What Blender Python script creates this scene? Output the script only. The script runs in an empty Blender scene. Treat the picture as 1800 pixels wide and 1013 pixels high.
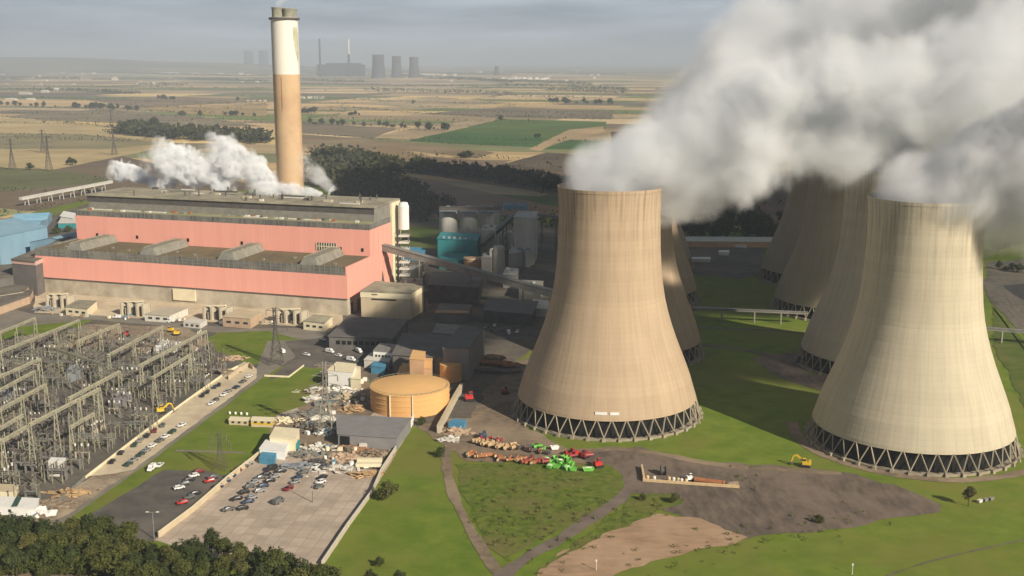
import bpy, math, random
from mathutils import Vector, Matrix, noise as mnoise

rnd = random.Random(7)
scene = bpy.context.scene
COL = scene.collection
PI = math.pi

# ------------------------------------------------------------------ camera
CAM_H = 175.0
PITCH = math.radians(11.3)
FPX = 2000.0                      # focal length in photo pixels (photo is 1800 wide)
cam_d = bpy.data.cameras.new('camera')
cam_d.sensor_width = 36.0
cam_d.lens = 40.0
cam_d.clip_start = 1.0
cam_d.clip_end = 200000.0
cam = bpy.data.objects.new('camera', cam_d)
cam.location = (0, 0, CAM_H)
cam.rotation_euler = (PI / 2 - PITCH, 0, 0)
COL.objects.link(cam)
scene.camera = cam
cp, sp = math.cos(PITCH), math.sin(PITCH)


def G(px, py, z=0.0):
    """point of the survey plan: where the sight line through a photo point meets height z"""
    dx = (px - 900.0) / FPX
    dy = -(py - 506.5) / FPX
    d = Vector((dx, cp + dy * sp, -sp + dy * cp))
    t = (z - CAM_H) / d.z
    return Vector((d.x * t, d.y * t, z))


def depth(v):
    return v.y * cp + (CAM_H - v.z) * sp


def mpp(v):
    """metres per photo pixel at a point"""
    return depth(v) / FPX


ORD = ['zeroth', 'first', 'second', 'third', 'fourth', 'fifth', 'sixth', 'seventh', 'eighth', 'ninth', 'tenth', 'eleventh',
       'twelfth', 'thirteenth', 'fourteenth', 'fifteenth', 'sixteenth', 'seventeenth', 'eighteenth', 'nineteenth', 'twentieth']
for t_, b_ in (('twenty', 20), ('thirty', 30), ('forty', 40), ('fifty', 50)):
    if b_ > 20:
        ORD.append({30: 'thirtieth', 40: 'fortieth', 50: 'fiftieth'}[b_])
    for k_ in range(1, 10):
        ORD.append(t_ + '-' + ORD[k_])


# ------------------------------------------------------------------ mesh helper
class MB:
    def __init__(self):
        self.v = []
        self.f = []
        self.c = None

    def add(self, vs, fs):
        o = len(self.v)
        self.v.extend([tuple(p) for p in vs])
        self.f.extend([tuple(i + o for i in f) for f in fs])

    def box(self, c, s, rz=0.0, taper=1.0):
        x, y, z = s[0] / 2, s[1] / 2, s[2] / 2
        ca, sa = math.cos(rz), math.sin(rz)
        vs = []
        for dz, k in ((-z, 1.0), (z, taper)):
            for dx, dy in ((-x, -y), (x, -y), (x, y), (-x, y)):
                dx *= k
                dy *= k
                vs.append((c[0] + dx * ca - dy * sa, c[1] + dx * sa + dy * ca, c[2] + dz))
        self.add(vs, [(3, 2, 1, 0), (4, 5, 6, 7), (0, 1, 5, 4), (1, 2, 6, 5), (2, 3, 7, 6), (3, 0, 4, 7)])
        return self

    def prism(self, poly, z0, z1, top=True, bottom=False):
        n = len(poly)
        vs = [(p[0], p[1], z0) for p in poly] + [(p[0], p[1], z1) for p in poly]
        fs = [(i, (i + 1) % n, n + (i + 1) % n, n + i) for i in range(n)]
        if top:
            fs.append(tuple(range(n, 2 * n)))
        if bottom:
            fs.append(tuple(reversed(range(n))))
        self.add(vs, fs)
        return self

    def poly(self, pts):
        self.add(pts, [tuple(range(len(pts)))])
        return self

    def tube(self, a, b, r, n=6, r2=None, caps=True):
        a, b = Vector(a), Vector(b)
        d = b - a
        if d.length < 1e-6:
            return self
        d.normalize()
        up = Vector((0, 0, 1)) if abs(d.z) < .95 else Vector((1, 0, 0))
        s = d.cross(up).normalized()
        t = s.cross(d)
        r2 = r if r2 is None else r2
        vs = []
        for p, rr in ((a, r), (b, r2)):
            for i in range(n):
                q = 2 * PI * i / n
                vs.append(p + s * (rr * math.cos(q)) + t * (rr * math.sin(q)))
        fs = [(i, (i + 1) % n, n + (i + 1) % n, n + i) for i in range(n)]
        if caps:
            fs += [tuple(reversed(range(n))), tuple(range(n, 2 * n))]
        self.add(vs, fs)
        return self

    def bar(self, a, b, w, h=None):
        """square bar"""
        h = w if h is None else h
        a, b = Vector(a), Vector(b)
        d = b - a
        if d.length < 1e-6:
            return self
        d.normalize()
        up = Vector((0, 0, 1)) if abs(d.z) < .95 else Vector((0, 1, 0))
        s = d.cross(up).normalized() * (w / 2)
        t = s.normalized().cross(d) * (h / 2)
        vs = []
        for p in (a, b):
            vs += [p - s - t, p + s - t, p + s + t, p - s + t]
        self.add(vs, [(3, 2, 1, 0), (4, 5, 6, 7), (0, 1, 5, 4), (1, 2, 6, 5), (2, 3, 7, 6), (3, 0, 4, 7)])
        return self

    def lathe(self, c, prof, n=32, cap=False):
        vs, fs = [], []
        m = len(prof)
        for i in range(n):
            q = 2 * PI * i / n
            for r, z in prof:
                vs.append((c[0] + r * math.cos(q), c[1] + r * math.sin(q), c[2] + z))
        for i in range(n):
            j = (i + 1) % n
            for k in range(m - 1):
                fs.append((i * m + k, j * m + k, j * m + k + 1, i * m + k + 1))
        if cap:
            fs.append(tuple(i * m + m - 1 for i in range(n)))
        self.add(vs, fs)
        return self

    def lump(self, c, s, seed=0, seg=10, ring=6, amp=.25, flat=False):
        """irregular rounded lump"""
        vs, fs = [], []
        for j in range(ring + 1):
            th = PI * j / ring * (.5 if flat else 1)
            for i in range(seg):
                ph = 2 * PI * i / seg
                d = Vector((math.sin(th) * math.cos(ph), math.sin(th) * math.sin(ph), math.cos(th)))
                k = 1 + amp * mnoise.noise(d * 1.7 + Vector((seed * 3.1, seed * 1.7, 0)))
                vs.append((c[0] + d.x * s[0] * k, c[1] + d.y * s[1] * k, c[2] + d.z * s[2] * k))
        for j in range(ring):
            for i in range(seg):
                k = (i + 1) % seg
                fs.append((j * seg + i, (j + 1) * seg + i, (j + 1) * seg + k, j * seg + k))
        self.add(vs, fs)
        return self

    def build(self, name, mat, parent=None, smooth=False):
        off = Vector((0, 0, 0))
        q = parent
        while q is not None:
            off += q.location
            q = q.parent
        me = bpy.data.meshes.new(name)
        me.from_pydata([(p[0] - off.x, p[1] - off.y, p[2] - off.z) for p in self.v], [], self.f)
        if isinstance(mat, str):
            mat = M[mat]
        me.materials.append(mat)
        if smooth:
            me.shade_smooth()
        me.update()
        o = bpy.data.objects.new(name, me)
        COL.objects.link(o)
        if parent is not None:
            o.parent = parent
        return o


def tag(o, label=None, cat=None, group=None, kind=None):
    if label:
        o['label'] = label
    if cat:
        o['category'] = cat
    if group:
        o['group'] = group
    if kind:
        o['kind'] = kind
    return o


def thing(name, label, cat, loc=(0, 0, 0), group=None, rz=0.0):
    o = bpy.data.objects.new(name, None)
    o.empty_display_size = 1.0
    COL.objects.link(o)
    o.location = Vector(loc)
    o.rotation_euler = (0, 0, rz)
    return tag(o, label, cat, group)


TREE = {}


def dup(root, loc, rz=0.0, label=None, group=None, scale=None):
    """copy a thing with copies of its parts and sub-parts"""
    if root.name not in TREE:
        TREE[root.name] = [(ch, list(ch.children)) for ch in root.children]
    r = root.copy()
    COL.objects.link(r)
    r.location = Vector(loc)
    r.rotation_euler = (0, 0, rz)
    if scale is not None:
        r.scale = scale if hasattr(scale, '__len__') else (scale,) * 3
    if label:
        r['label'] = label
    if group:
        r['group'] = group
    for ch, gs in TREE[root.name]:
        c = ch.copy()
        COL.objects.link(c)
        c.parent = r
        for g in gs:
            d = g.copy()
            COL.objects.link(d)
            d.parent = c
    return r


# ------------------------------------------------------------------ materials
M = {}


def nodes_of(name):
    m = bpy.data.materials.new(name)
    m.use_nodes = True
    nt = m.node_tree
    b = nt.nodes['Principled BSDF']
    return m, nt, b


def mat(name, c1, c2=None, scale=.2, rough=.85, bump=0.0, detail=5.0, stretch=(1, 1, 1), spec=.25, metal=0.0, c3=None, scale3=.01, lo=.35, hi=.65, coord='pos'):
    """diffuse surface whose own colour wanders between c1 and c2 (and c3 over large patches)"""
    m, nt, b = nodes_of(name)
    N, L = nt.nodes, nt.links
    b.inputs['Roughness'].default_value = rough
    b.inputs['Specular IOR Level'].default_value = spec
    b.inputs['Metallic'].default_value = metal
    if c2 is None:
        c2 = tuple(x * .8 for x in c1)
    if coord == 'pos':
        g = N.new('ShaderNodeNewGeometry')
        src = g.outputs['Position']
    else:
        g = N.new('ShaderNodeTexCoord')
        src = g.outputs['Object']
    mp = N.new('ShaderNodeMapping')
    mp.inputs['Scale'].default_value = tuple(scale * s for s in stretch)
    L.new(src, mp.inputs['Vector'])
    n = N.new('ShaderNodeTexNoise')
    n.inputs['Scale'].default_value = 1.0
    n.inputs['Detail'].default_value = detail
    n.inputs['Roughness'].default_value = .6
    L.new(mp.outputs[0], n.inputs['Vector'])
    r = N.new('ShaderNodeMapRange')
    r.inputs['From Min'].default_value = lo
    r.inputs['From Max'].default_value = hi
    L.new(n.outputs['Fac'], r.inputs['Value'])
    mx = N.new('ShaderNodeMix')
    mx.data_type = 'RGBA'
    mx.inputs['A'].default_value = (*c1, 1)
    mx.inputs['B'].default_value = (*c2, 1)
    L.new(r.outputs[0], mx.inputs['Factor'])
    out = mx.outputs['Result']
    if c3 is not None:
        n3 = N.new('ShaderNodeTexNoise')
        n3.inputs['Scale'].default_value = scale3
        n3.inputs['Detail'].default_value = 6.0
        n3.inputs['Roughness'].default_value = .65
        L.new(src, n3.inputs['Vector'])
        r3 = N.new('ShaderNodeMapRange')
        r3.inputs['From Min'].default_value = .45
        r3.inputs['From Max'].default_value = .66
        L.new(n3.outputs['Fac'], r3.inputs['Value'])
        m3 = N.new('ShaderNodeMix')
        m3.data_type = 'RGBA'
        m3.inputs['B'].default_value = (*c3, 1)
        L.new(out, m3.inputs['A'])
        L.new(r3.outputs[0], m3.inputs['Factor'])
        out = m3.outputs['Result']
    L.new(out, b.inputs['Base Color'])
    if bump:
        bp = N.new('ShaderNodeBump')
        bp.inputs['Strength'].default_value = bump
        bp.inputs['Distance'].default_value = .5
        L.new(n.outputs['Fac'], bp.inputs['Height'])
        L.new(bp.outputs[0], b.inputs['Normal'])
    M[name] = m
    return m


# ground
mat('grass', (.100, .158, .017), (.158, .208, .029), .09, .95, .4, 10, c3=(.17, .175, .040), scale3=.014, spec=.1)
mat('grass_dark', (.065, .10, .018), (.10, .13, .025), .08, .95, .3, 8, c3=(.13, .13, .04), scale3=.02, spec=.1)
mat('weeds', (.065, .108, .013), (.150, .180, .032), .30, .95, .8, 10, c3=(.155, .14, .05), scale3=.04, spec=.1)
mat('tarmac', (.085, .078, .07), (.12, .11, .098), .12, .9, .1, 7, c3=(.16, .14, .12), scale3=.03)
mat('tarmac_brown', (.14, .11, .09), (.19, .155, .125), .15, .9, .1, 7, c3=(.11, .09, .075), scale3=.03)
mat('yard', (.075, .07, .062), (.13, .115, .095), .18, .95, .2, 8, c3=(.17, .14, .10), scale3=.02)
mat('gravel', (.11, .10, .085), (.17, .15, .12), .25, .95, .3, 8, c3=(.085, .08, .072), scale3=.03)
mat('cinder', (.082, .066, .055), (.165, .128, .102), .16, .95, .5, 10, c3=(.20, .155, .12), scale3=.018, stretch=(1.6, .5, 1))
mat('sand', (.39, .26, .16), (.25, .165, .105), .16, .95, .3, 8, c3=(.42, .29, .19), scale3=.03, stretch=(.6, 2.0, 1))
mat('dirt', (.24, .18, .12), (.135, .105, .075), .22, .95, .5, 10, c3=(.30, .23, .16), scale3=.03)
mat('rubble', (.33, .26, .18), (.16, .12, .09), .5, .95, .4, 8, c3=(.42, .34, .24), scale3=.05)
mat('pale_verge', (.62, .53, .38), (.52, .44, .31), .15, .95, .1, 8, c3=(.45, .37, .26), scale3=.05)
mat('road', (.20, .18, .15), (.25, .225, .185), .1, .9, .05, 7, c3=(.17, .15, .125), scale3=.03)
# building
def clad_mat(name, c1, c2, dirt):
    m, nt, b = nodes_of(name)
    N, L = nt.nodes, nt.links
    b.inputs['Roughness'].default_value = .55
    b.inputs['Specular IOR Level'].default_value = .3
    g = N.new('ShaderNodeNewGeometry')
    mp = N.new('ShaderNodeMapping')
    mp.vector_type = 'TEXTURE'
    mp.inputs['Rotation'].default_value = (0, 0, math.radians(-18.5))
    L.new(g.outputs['Position'], mp.inputs['Vector'])
    br = N.new('ShaderNodeTexNoise')
    br.inputs['Scale'].default_value = 1.0
    br.inputs['Detail'].default_value = 5
    m1 = N.new('ShaderNodeMapping')
    m1.inputs['Scale'].default_value = (.9, .9, .035)
    L.new(mp.outputs[0], m1.inputs['Vector'])
    L.new(m1.outputs[0], br.inputs['Vector'])
    sx = N.new('ShaderNodeSeparateXYZ')
    L.new(mp.outputs[0], sx.inputs[0])
    ad = N.new('ShaderNodeMath')
    L.new(sx.outputs['X'], ad.inputs[0])
    L.new(sx.outputs['Y'], ad.inputs[1])
    dv = N.new('ShaderNodeMath')
    dv.operation = 'DIVIDE'
    L.new(ad.outputs[0], dv.inputs[0])
    dv.inputs[1].default_value = 4.2
    fl = N.new('ShaderNodeMath')
    fl.operation = 'FLOOR'
    L.new(dv.outputs[0], fl.inputs[0])
    wn = N.new('ShaderNodeTexWhiteNoise')
    wn.noise_dimensions = '1D'
    L.new(fl.outputs[0], wn.inputs['W'])
    fr = N.new('ShaderNodeMath')
    fr.operation = 'FRACT'
    L.new(dv.outputs[0], fr.inputs[0])
    gt = N.new('ShaderNodeMath')
    gt.operation = 'LESS_THAN'
    gt.inputs[1].default_value = .09
    L.new(fr.outputs[0], gt.inputs[0])
    mx = N.new('ShaderNodeMix')
    mx.data_type = 'RGBA'
    mx.inputs['A'].default_value = (*c1, 1)
    mx.inputs['B'].default_value = (*c2, 1)
    L.new(wn.outputs['Value'], mx.inputs['Factor'])
    r = N.new('ShaderNodeMapRange')
    r.inputs['From Min'].default_value = .5
    r.inputs['From Max'].default_value = .8
    r.inputs['To Max'].default_value = .22
    L.new(br.outputs['Fac'], r.inputs['Value'])
    ma = N.new('ShaderNodeMath')
    ma.operation = 'MULTIPLY_ADD'
    ma.inputs[1].default_value = .09
    L.new(gt.outputs[0], ma.inputs[0])
    L.new(r.outputs[0], ma.inputs[2])
    m2 = N.new('ShaderNodeMix')
    m2.data_type = 'RGBA'
    m2.inputs['B'].default_value = (*dirt, 1)
    L.new(mx.outputs['Result'], m2.inputs['A'])
    L.new(ma.outputs[0], m2.inputs['Factor'])
    L.new(m2.outputs['Result'], b.inputs['Base Color'])
    M[name] = m


clad_mat('pink_cladding', (.84, .395, .315), (.80, .365, .295), (.50, .26, .20))
mat('pale_pink', (.62, .42, .36), (.55, .37, .31), .1, .7)
mat('concrete', (.54, .475, .375), (.41, .365, .29), .09, .9, .1, 8, stretch=(1, 1, .25), c3=(.31, .265, .195), scale3=.05)
mat('concrete_pale', (.50, .45, .35), (.42, .37, .28), .2, .9, .05, 7)
mat('cream', (.78, .70, .50), (.70, .62, .43), .2, .7, 0, 6)
mat('cream_wall', (.55, .46, .32), (.48, .40, .27), .15, .85, 0, 6, stretch=(1, 1, .3))
mat('louvre', (.17, .17, .155), (.085, .085, .08), .5, .6, .3, 6, stretch=(1.2, 1.2, .25), c3=(.24, .235, .20), scale3=.06)
mat('roof_moss', (.165, .135, .085), (.115, .10, .06), .15, .95, .2, 8, c3=(.20, .155, .085), scale3=.05)
mat('roof_felt', (.16, .145, .12), (.11, .10, .085), .1, .95, .1, 8, c3=(.21, .19, .15), scale3=.04)
mat('roof_pale', (.32, .29, .22), (.20, .18, .14), .15, .95, .1, 8, c3=(.40, .37, .26), scale3=.05)
mat('moss_strip', (.24, .235, .10), (.30, .285, .16), .2, .95, .2, 8, c3=(.36, .34, .25), scale3=.08)
mat('steel_grey', (.26, .25, .215), (.19, .185, .16), .2, .7, .05, 6)
mat('steel_dark', (.075, .07, .066), (.11, .10, .092), .2, .7)
mat('steel_olive', (.34, .33, .22), (.20, .195, .135), .4, .6, 0, 5)
mat('gantry_steel', (.42, .40, .29), (.30, .285, .205), .3, .6, 0, 5)
mat('steel_galv', (.24, .24, .215), (.15, .15, .135), .5, .5, 0, 5)
mat('porcelain', (.10, .08, .072), (.19, .165, .15), 1.5, .4, 0, 3)
mat('blue_shed', (.19, .32, .42), (.24, .37, .47), .08, .6, 0, 5, stretch=(1, 1, .3))
mat('blue_roof', (.19, .42, .60), (.25, .48, .64), .1, .55, 0, 5, c3=(.30, .50, .62), scale3=.05)
mat('slate_blue', (.20, .225, .255), (.26, .28, .30), .2, .7)
mat('teal', (.03, .22, .25), (.045, .27, .29), .1, .6, 0, 5)
mat('bright_blue', (.06, .22, .36), (.09, .28, .42), .3, .6)
mat('white_paint', (.80, .79, .75), (.72, .71, .67), .3, .6, 0, 5)
mat('off_white', (.66, .64, .58), (.54, .52, .46), .3, .7, 0, 6)
mat('silo_grey', (.52, .51, .46), (.42, .42, .38), .12, .8, 0, 6, stretch=(1, 1, .2))
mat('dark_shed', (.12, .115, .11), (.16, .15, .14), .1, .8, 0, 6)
mat('grey_shed', (.20, .195, .20), (.25, .24, .24), .15, .8, 0, 6)
mat('coal', (.028, .028, .032), (.05, .048, .05), .1, .95, .2, 7)
mat('black_gap', (.008, .008, .0075), (.016, .015, .014), .3, .9)
mat('dark_glass', (.03, .035, .04), (.045, .05, .055), .5, .15, spec=.5)
mat('orange_tank', (.70, .40, .16), (.66, .375, .15), .1, .7, 0, 6, stretch=(1, 1, .25), c3=(.65, .37, .15), scale3=.06)
mat('orange_roof', (.72, .44, .18), (.68, .41, .17), .12, .8, 0, 6, c3=(.67, .41, .18), scale3=.08)
mat('orange_wall', (.60, .38, .22), (.53, .33, .19), .15, .8, 0, 6)
mat('brick', (.36, .20, .12), (.28, .155, .095), .3, .9, .1, 7)
mat('brick_pale', (.50, .37, .26), (.42, .30, .21), .3, .9, .1, 7)
mat('timber', (.50, .35, .19), (.36, .235, .125), .5, .9, .1, 6)
mat('log_end', (.62, .47, .28), (.52, .38, .22), .6, .9)
mat('rust', (.38, .16, .075), (.27, .11, .05), .4, .85, .1, 6)
mat('red_paint', (.50, .035, .03), (.42, .03, .026), .5, .5)
mat('dark_red', (.20, .02, .025), (.26, .03, .03), .5, .4, spec=.5)
mat('green_paint', (.13, .42, .06), (.18, .50, .09), .5, .6)
mat('yellow_paint', (.68, .44, .04), (.58, .37, .03), .5, .55)
mat('tyre', (.022, .021, .02), (.03, .028, .027), .8, .9)
mat('car_white', (.78, .78, .76), (.74, .74, .72), .3, .35, spec=.5)
mat('car_silver', (.36, .37, .38), (.32, .33, .34), .3, .35, spec=.5, metal=.3)
mat('car_black', (.018, .018, .02), (.025, .025, .028), .3, .3, spec=.5)
mat('car_blue', (.025, .05, .10), (.035, .06, .12), .3, .35, spec=.5)
mat('car_green', (.03, .07, .055), (.035, .08, .06), .3, .35, spec=.5)
mat('car_grey', (.10, .11, .11), (.13, .135, .135), .3, .35, spec=.5)
mat('bark', (.09, .07, .05), (.06, .045, .035), .8, .95)
mat('far_haze', (.055, .06, .075), (.075, .08, .09), .01, .9)  # dark bluish tone paints distance haze onto the far station
mat('far_wall', (.62, .57, .50), (.50, .44, .38), .02, .9)
mat('red_tile', (.33, .15, .09), (.26, .12, .075), .05, .9)


def leaf_mat(name, c1, c2, c3):
    m, nt, b = nodes_of(name)
    N, L = nt.nodes, nt.links
    b.inputs['Roughness'].default_value = .8
    b.inputs['Specular IOR Level'].default_value = .15
    g = N.new('ShaderNodeNewGeometry')
    n = N.new('ShaderNodeTexNoise')
    n.inputs['Scale'].default_value = .35
    n.inputs['Detail'].default_value = 4
    L.new(g.outputs['Position'], n.inputs['Vector'])
    mr = N.new('ShaderNodeMapRange')
    mr.inputs['From Min'].default_value = .3
    mr.inputs['From Max'].default_value = .7
    L.new(n.outputs['Fac'], mr.inputs['Value'])
    mx = N.new('ShaderNodeMix')
    mx.data_type = 'RGBA'
    mx.inputs['A'].default_value = (*c1, 1)
    mx.inputs['B'].default_value = (*c2, 1)
    L.new(mr.outputs[0], mx.inputs['Factor'])
    oi = N.new('ShaderNodeObjectInfo')
    m2 = N.new('ShaderNodeMix')
    m2.data_type = 'RGBA'
    m2.inputs['B'].default_value = (*c3, 1)
    mul = N.new('ShaderNodeMath')
    mul.operation = 'MULTIPLY'
    mul.inputs[1].default_value = .6
    L.new(oi.outputs['Random'], mul.inputs[0])
    L.new(mul.outputs[0], m2.inputs['Factor'])
    L.new(mx.outputs['Result'], m2.inputs['A'])
    L.new(m2.outputs['Result'], b.inputs['Base Color'])
    M[name] = m


leaf_mat('leaf', (.030, .048, .012), (.075, .09, .022), (.105, .10, .028))
leaf_mat('leaf_olive', (.045, .055, .016), (.095, .10, .03), (.13, .115, .035))
leaf_mat('leaf_dark', (.022, .038, .012), (.05, .066, .02), (.06, .07, .025))
leaf_mat('weed_leaf', (.06, .09, .016), (.125, .145, .034), (.13, .12, .04))
leaf_mat('leaf_far', (.032, .042, .018), (.06, .07, .028), (.05, .05, .022))


def tower_mat(name, c1, c2, stain):
    """board-marked concrete shell: lift lines, vertical joints, long streaks"""
    m, nt, b = nodes_of(name)
    N, L = nt.nodes, nt.links
    b.inputs['Roughness'].default_value = .9
    b.inputs['Specular IOR Level'].default_value = .15
    tc = N.new('ShaderNodeTexCoord')
    sx = N.new('ShaderNodeSeparateXYZ')
    L.new(tc.outputs['Object'], sx.inputs[0])

    def math_(op, a, bb=None, cc=None):
        n = N.new('ShaderNodeMath')
        n.operation = op
        for i, v in enumerate((a, bb, cc)):
            if v is None:
                continue
            if isinstance(v, (int, float)):
                n.inputs[i].default_value = v
            else:
                L.new(v, n.inputs[i])
        return n.outputs[0]
    ang = math_('ARCTAN2', sx.outputs['Y'], sx.outputs['X'])
    zz = sx.outputs['Z']

    def lines(src, period, width):
        f = math_('FRACT', math_('DIVIDE', src, period))
        d = math_('ABSOLUTE', math_('SUBTRACT', f, .5))
        r = N.new('ShaderNodeMapRange')
        r.inputs['From Min'].default_value = .5 - width
        r.inputs['From Max'].default_value = .5
        L.new(d, r.inputs['Value'])
        return r.outputs[0]
    hl = lines(zz, 2.4, .16)
    vl = lines(ang, 2 * PI / 84, .10)
    ln = math_('MAXIMUM', hl, vl)
    cb = N.new('ShaderNodeCombineXYZ')
    L.new(math_('MULTIPLY', math_('COSINE', ang), 18.0), cb.inputs['X'])
    L.new(math_('MULTIPLY', math_('SINE', ang), 18.0), cb.inputs['Y'])
    L.new(math_('MULTIPLY', zz, .035), cb.inputs['Z'])
    n1 = N.new('ShaderNodeTexNoise')
    n1.inputs['Scale'].default_value = 1.0
    n1.inputs['Detail'].default_value = 6
    L.new(cb.outputs[0], n1.inputs['Vector'])
    n2 = N.new('ShaderNodeTexNoise')
    n2.inputs['Scale'].default_value = .05
    n2.inputs['Detail'].default_value = 6
    L.new(tc.outputs['Object'], n2.inputs['Vector'])
    # each lift of concrete has its own tone
    fl = math_('FLOOR', math_('DIVIDE', zz, 4.8))
    wn = N.new('ShaderNodeTexWhiteNoise')
    wn.noise_dimensions = '1D'
    L.new(fl, wn.inputs['W'])
    r1 = N.new('ShaderNodeMapRange')
    r1.inputs['From Min'].default_value = .35
    r1.inputs['From Max'].default_value = .65
    L.new(n1.outputs['Fac'], r1.inputs['Value'])
    fac = math_('ADD', math_('MULTIPLY', r1.outputs[0], .35), math_('MULTIPLY', n2.outputs['Fac'], .65))
    mx = N.new('ShaderNodeMix')
    mx.data_type = 'RGBA'
    mx.inputs['A'].default_value = (*c1, 1)
    mx.inputs['B'].default_value = (*c2, 1)
    L.new(fac, mx.inputs['Factor'])
    m2 = N.new('ShaderNodeMix')
    m2.data_type = 'RGBA'
    m2.inputs['B'].default_value = (*stain, 1)
    L.new(mx.outputs['Result'], m2.inputs['A'])
    br = math_('MULTIPLY', ln, math_('ADD', math_('MULTIPLY', n2.outputs['Fac'], .13), .0))
    rt = N.new('ShaderNodeMapRange')
    rt.inputs['From Min'].default_value = 78
    rt.inputs['From Max'].default_value = 114
    L.new(zz, rt.inputs['Value'])
    r4 = N.new('ShaderNodeMapRange')
    r4.inputs['From Min'].default_value = .45
    r4.inputs['From Max'].default_value = .75
    L.new(n1.outputs['Fac'], r4.inputs['Value'])
    streak = math_('MULTIPLY', r4.outputs[0], math_('ADD', math_('MULTIPLY', rt.outputs[0], .65), .18))
    band = math_('MULTIPLY', wn.outputs['Value'], math_('MULTIPLY', n2.outputs['Fac'], .22))
    fsum = math_('MINIMUM', math_('ADD', math_('ADD', br, band), streak), .9)
    L.new(fsum, m2.inputs['Factor'])
    L.new(m2.outputs['Result'], b.inputs['Base Color'])
    bp = N.new('ShaderNodeBump')
    bp.inputs['Strength'].default_value = .12
    bp.inputs['Distance'].default_value = .2
    bp.invert = True
    L.new(ln, bp.inputs['Height'])
    L.new(bp.outputs[0], b.inputs['Normal'])
    M[name] = m


tower_mat('tower_tan', (.47, .36, .25), (.39, .295, .20), (.21, .16, .11))
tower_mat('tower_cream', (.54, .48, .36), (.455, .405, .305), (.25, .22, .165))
tower_mat('tower_shaded', (.38, .32, .225), (.32, .27, .19), (.22, .18, .13))  # darker copy paints the rear towers' shade into their concrete


def slab_mat(name, c1, c2, c3, angle, bw, bh):
    m, nt, b = nodes_of(name)
    N, L = nt.nodes, nt.links
    b.inputs['Roughness'].default_value = .9
    g = N.new('ShaderNodeNewGeometry')
    mp = N.new('ShaderNodeMapping')
    mp.inputs['Rotation'].default_value = (0, 0, angle)
    L.new(g.outputs['Position'], mp.inputs['Vector'])
    br = N.new('ShaderNodeTexBrick')
    br.offset = .0
    br.inputs['Scale'].default_value = 1.0
    br.inputs['Brick Width'].default_value = bw
    br.inputs['Row Height'].default_value = bh
    br.inputs['Mortar Size'].default_value = .16
    br.inputs['Mortar Smooth'].default_value = .6
    br.inputs['Color1'].default_value = (*c1, 1)
    br.inputs['Color2'].default_value = (*c2, 1)
    br.inputs['Mortar'].default_value = (*c3, 1)
    L.new(mp.outputs[0], br.inputs['Vector'])
    n = N.new('ShaderNodeTexNoise')
    n.inputs['Scale'].default_value = .07
    n.inputs['Detail'].default_value = 8
    n.inputs['Roughness'].default_value = .65
    L.new(g.outputs['Position'], n.inputs['Vector'])
    r = N.new('ShaderNodeMapRange')
    r.inputs['From Min'].default_value = .42
    r.inputs['From Max'].default_value = .68
    L.new(n.outputs['Fac'], r.inputs['Value'])
    ml = N.new('ShaderNodeMath')
    ml.operation = 'MULTIPLY'
    ml.inputs[1].default_value = .7
    L.new(r.outputs[0], ml.inputs[0])
    mx = N.new('ShaderNodeMix')
    mx.data_type = 'RGBA'
    mx.inputs['B'].default_value = (.27, .215, .165, 1)
    L.new(br.outputs['Color'], mx.inputs['A'])
    L.new(ml.outputs[0], mx.inputs['Factor'])
    L.new(mx.outputs['Result'], b.inputs['Base Color'])
    M[name] = m


_rd = G(458, 663) - G(190, 862)
slab_mat('slabs', (.51, .42, .335), (.42, .34, .27), (.30, .24, .19), -math.atan2(_rd.y, _rd.x), 7.5, 5.0)
mat('leg_concrete', (.33, .29, .215), (.25, .215, .16), .3, .9, .05, 6)
mat('flue_grey', (.27, .27, .21), (.20, .20, .16), .3, .9, .05, 6)

# ------------------------------------------------------------------ light and sky
SUN_AZ = math.radians(138)      # clockwise from +Y, the sun is behind the camera to the right
SUN_EL = math.radians(29)
sun_vec = Vector((math.sin(SUN_AZ) * math.cos(SUN_EL), math.cos(SUN_AZ) * math.cos(SUN_EL), math.sin(SUN_EL)))
sd = bpy.data.lights.new('sun', 'SUN')
sd.energy = 5.0
sd.angle = math.radians(.5)
sd.color = (1.0, .89, .73)
so = bpy.data.objects.new('sun', sd)
so.rotation_euler = sun_vec.to_track_quat('Z', 'Y').to_euler()
so.location = sun_vec * 900
COL.objects.link(so)

w = bpy.data.worlds.new('World')
scene.world = w
w.use_nodes = True
N, L = w.node_tree.nodes, w.node_tree.links
bg = N['Background']
bg.inputs['Strength'].default_value = .1
sky = N.new('ShaderNodeTexSky')
sky.sky_type = 'NISHITA'
sky.sun_disc = False
sky.sun_elevation = SUN_EL
sky.sun_rotation = SUN_AZ
sky.dust_density = 2.0
tcw = N.new('ShaderNodeTexCoord')
mpw = N.new('ShaderNodeMapping')
mpw.inputs['Scale'].default_value = (3.2, 3.2, 26.0)
L.new(tcw.outputs['Generated'], mpw.inputs['Vector'])
nzw = N.new('ShaderNodeTexNoise')
nzw.inputs['Scale'].default_value = 2.0
nzw.inputs['Detail'].default_value = 7
nzw.inputs['Roughness'].default_value = .52
L.new(mpw.outputs[0], nzw.inputs['Vector'])
crw = N.new('ShaderNodeValToRGB')
e = crw.color_ramp.elements
e[0].position = .36
e[0].color = (1.6, 1.95, 2.5, 1)
e[1].position = .68
e[1].color = (2.95, 3.4, 4.0, 1)
L.new(nzw.outputs['Fac'], crw.inputs['Fac'])
mxw = N.new('ShaderNodeMix')
mxw.data_type = 'RGBA'
mxw.inputs['Factor'].default_value = .88
L.new(sky.outputs[0], mxw.inputs['A'])
L.new(crw.outputs[0], mxw.inputs['B'])
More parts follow.
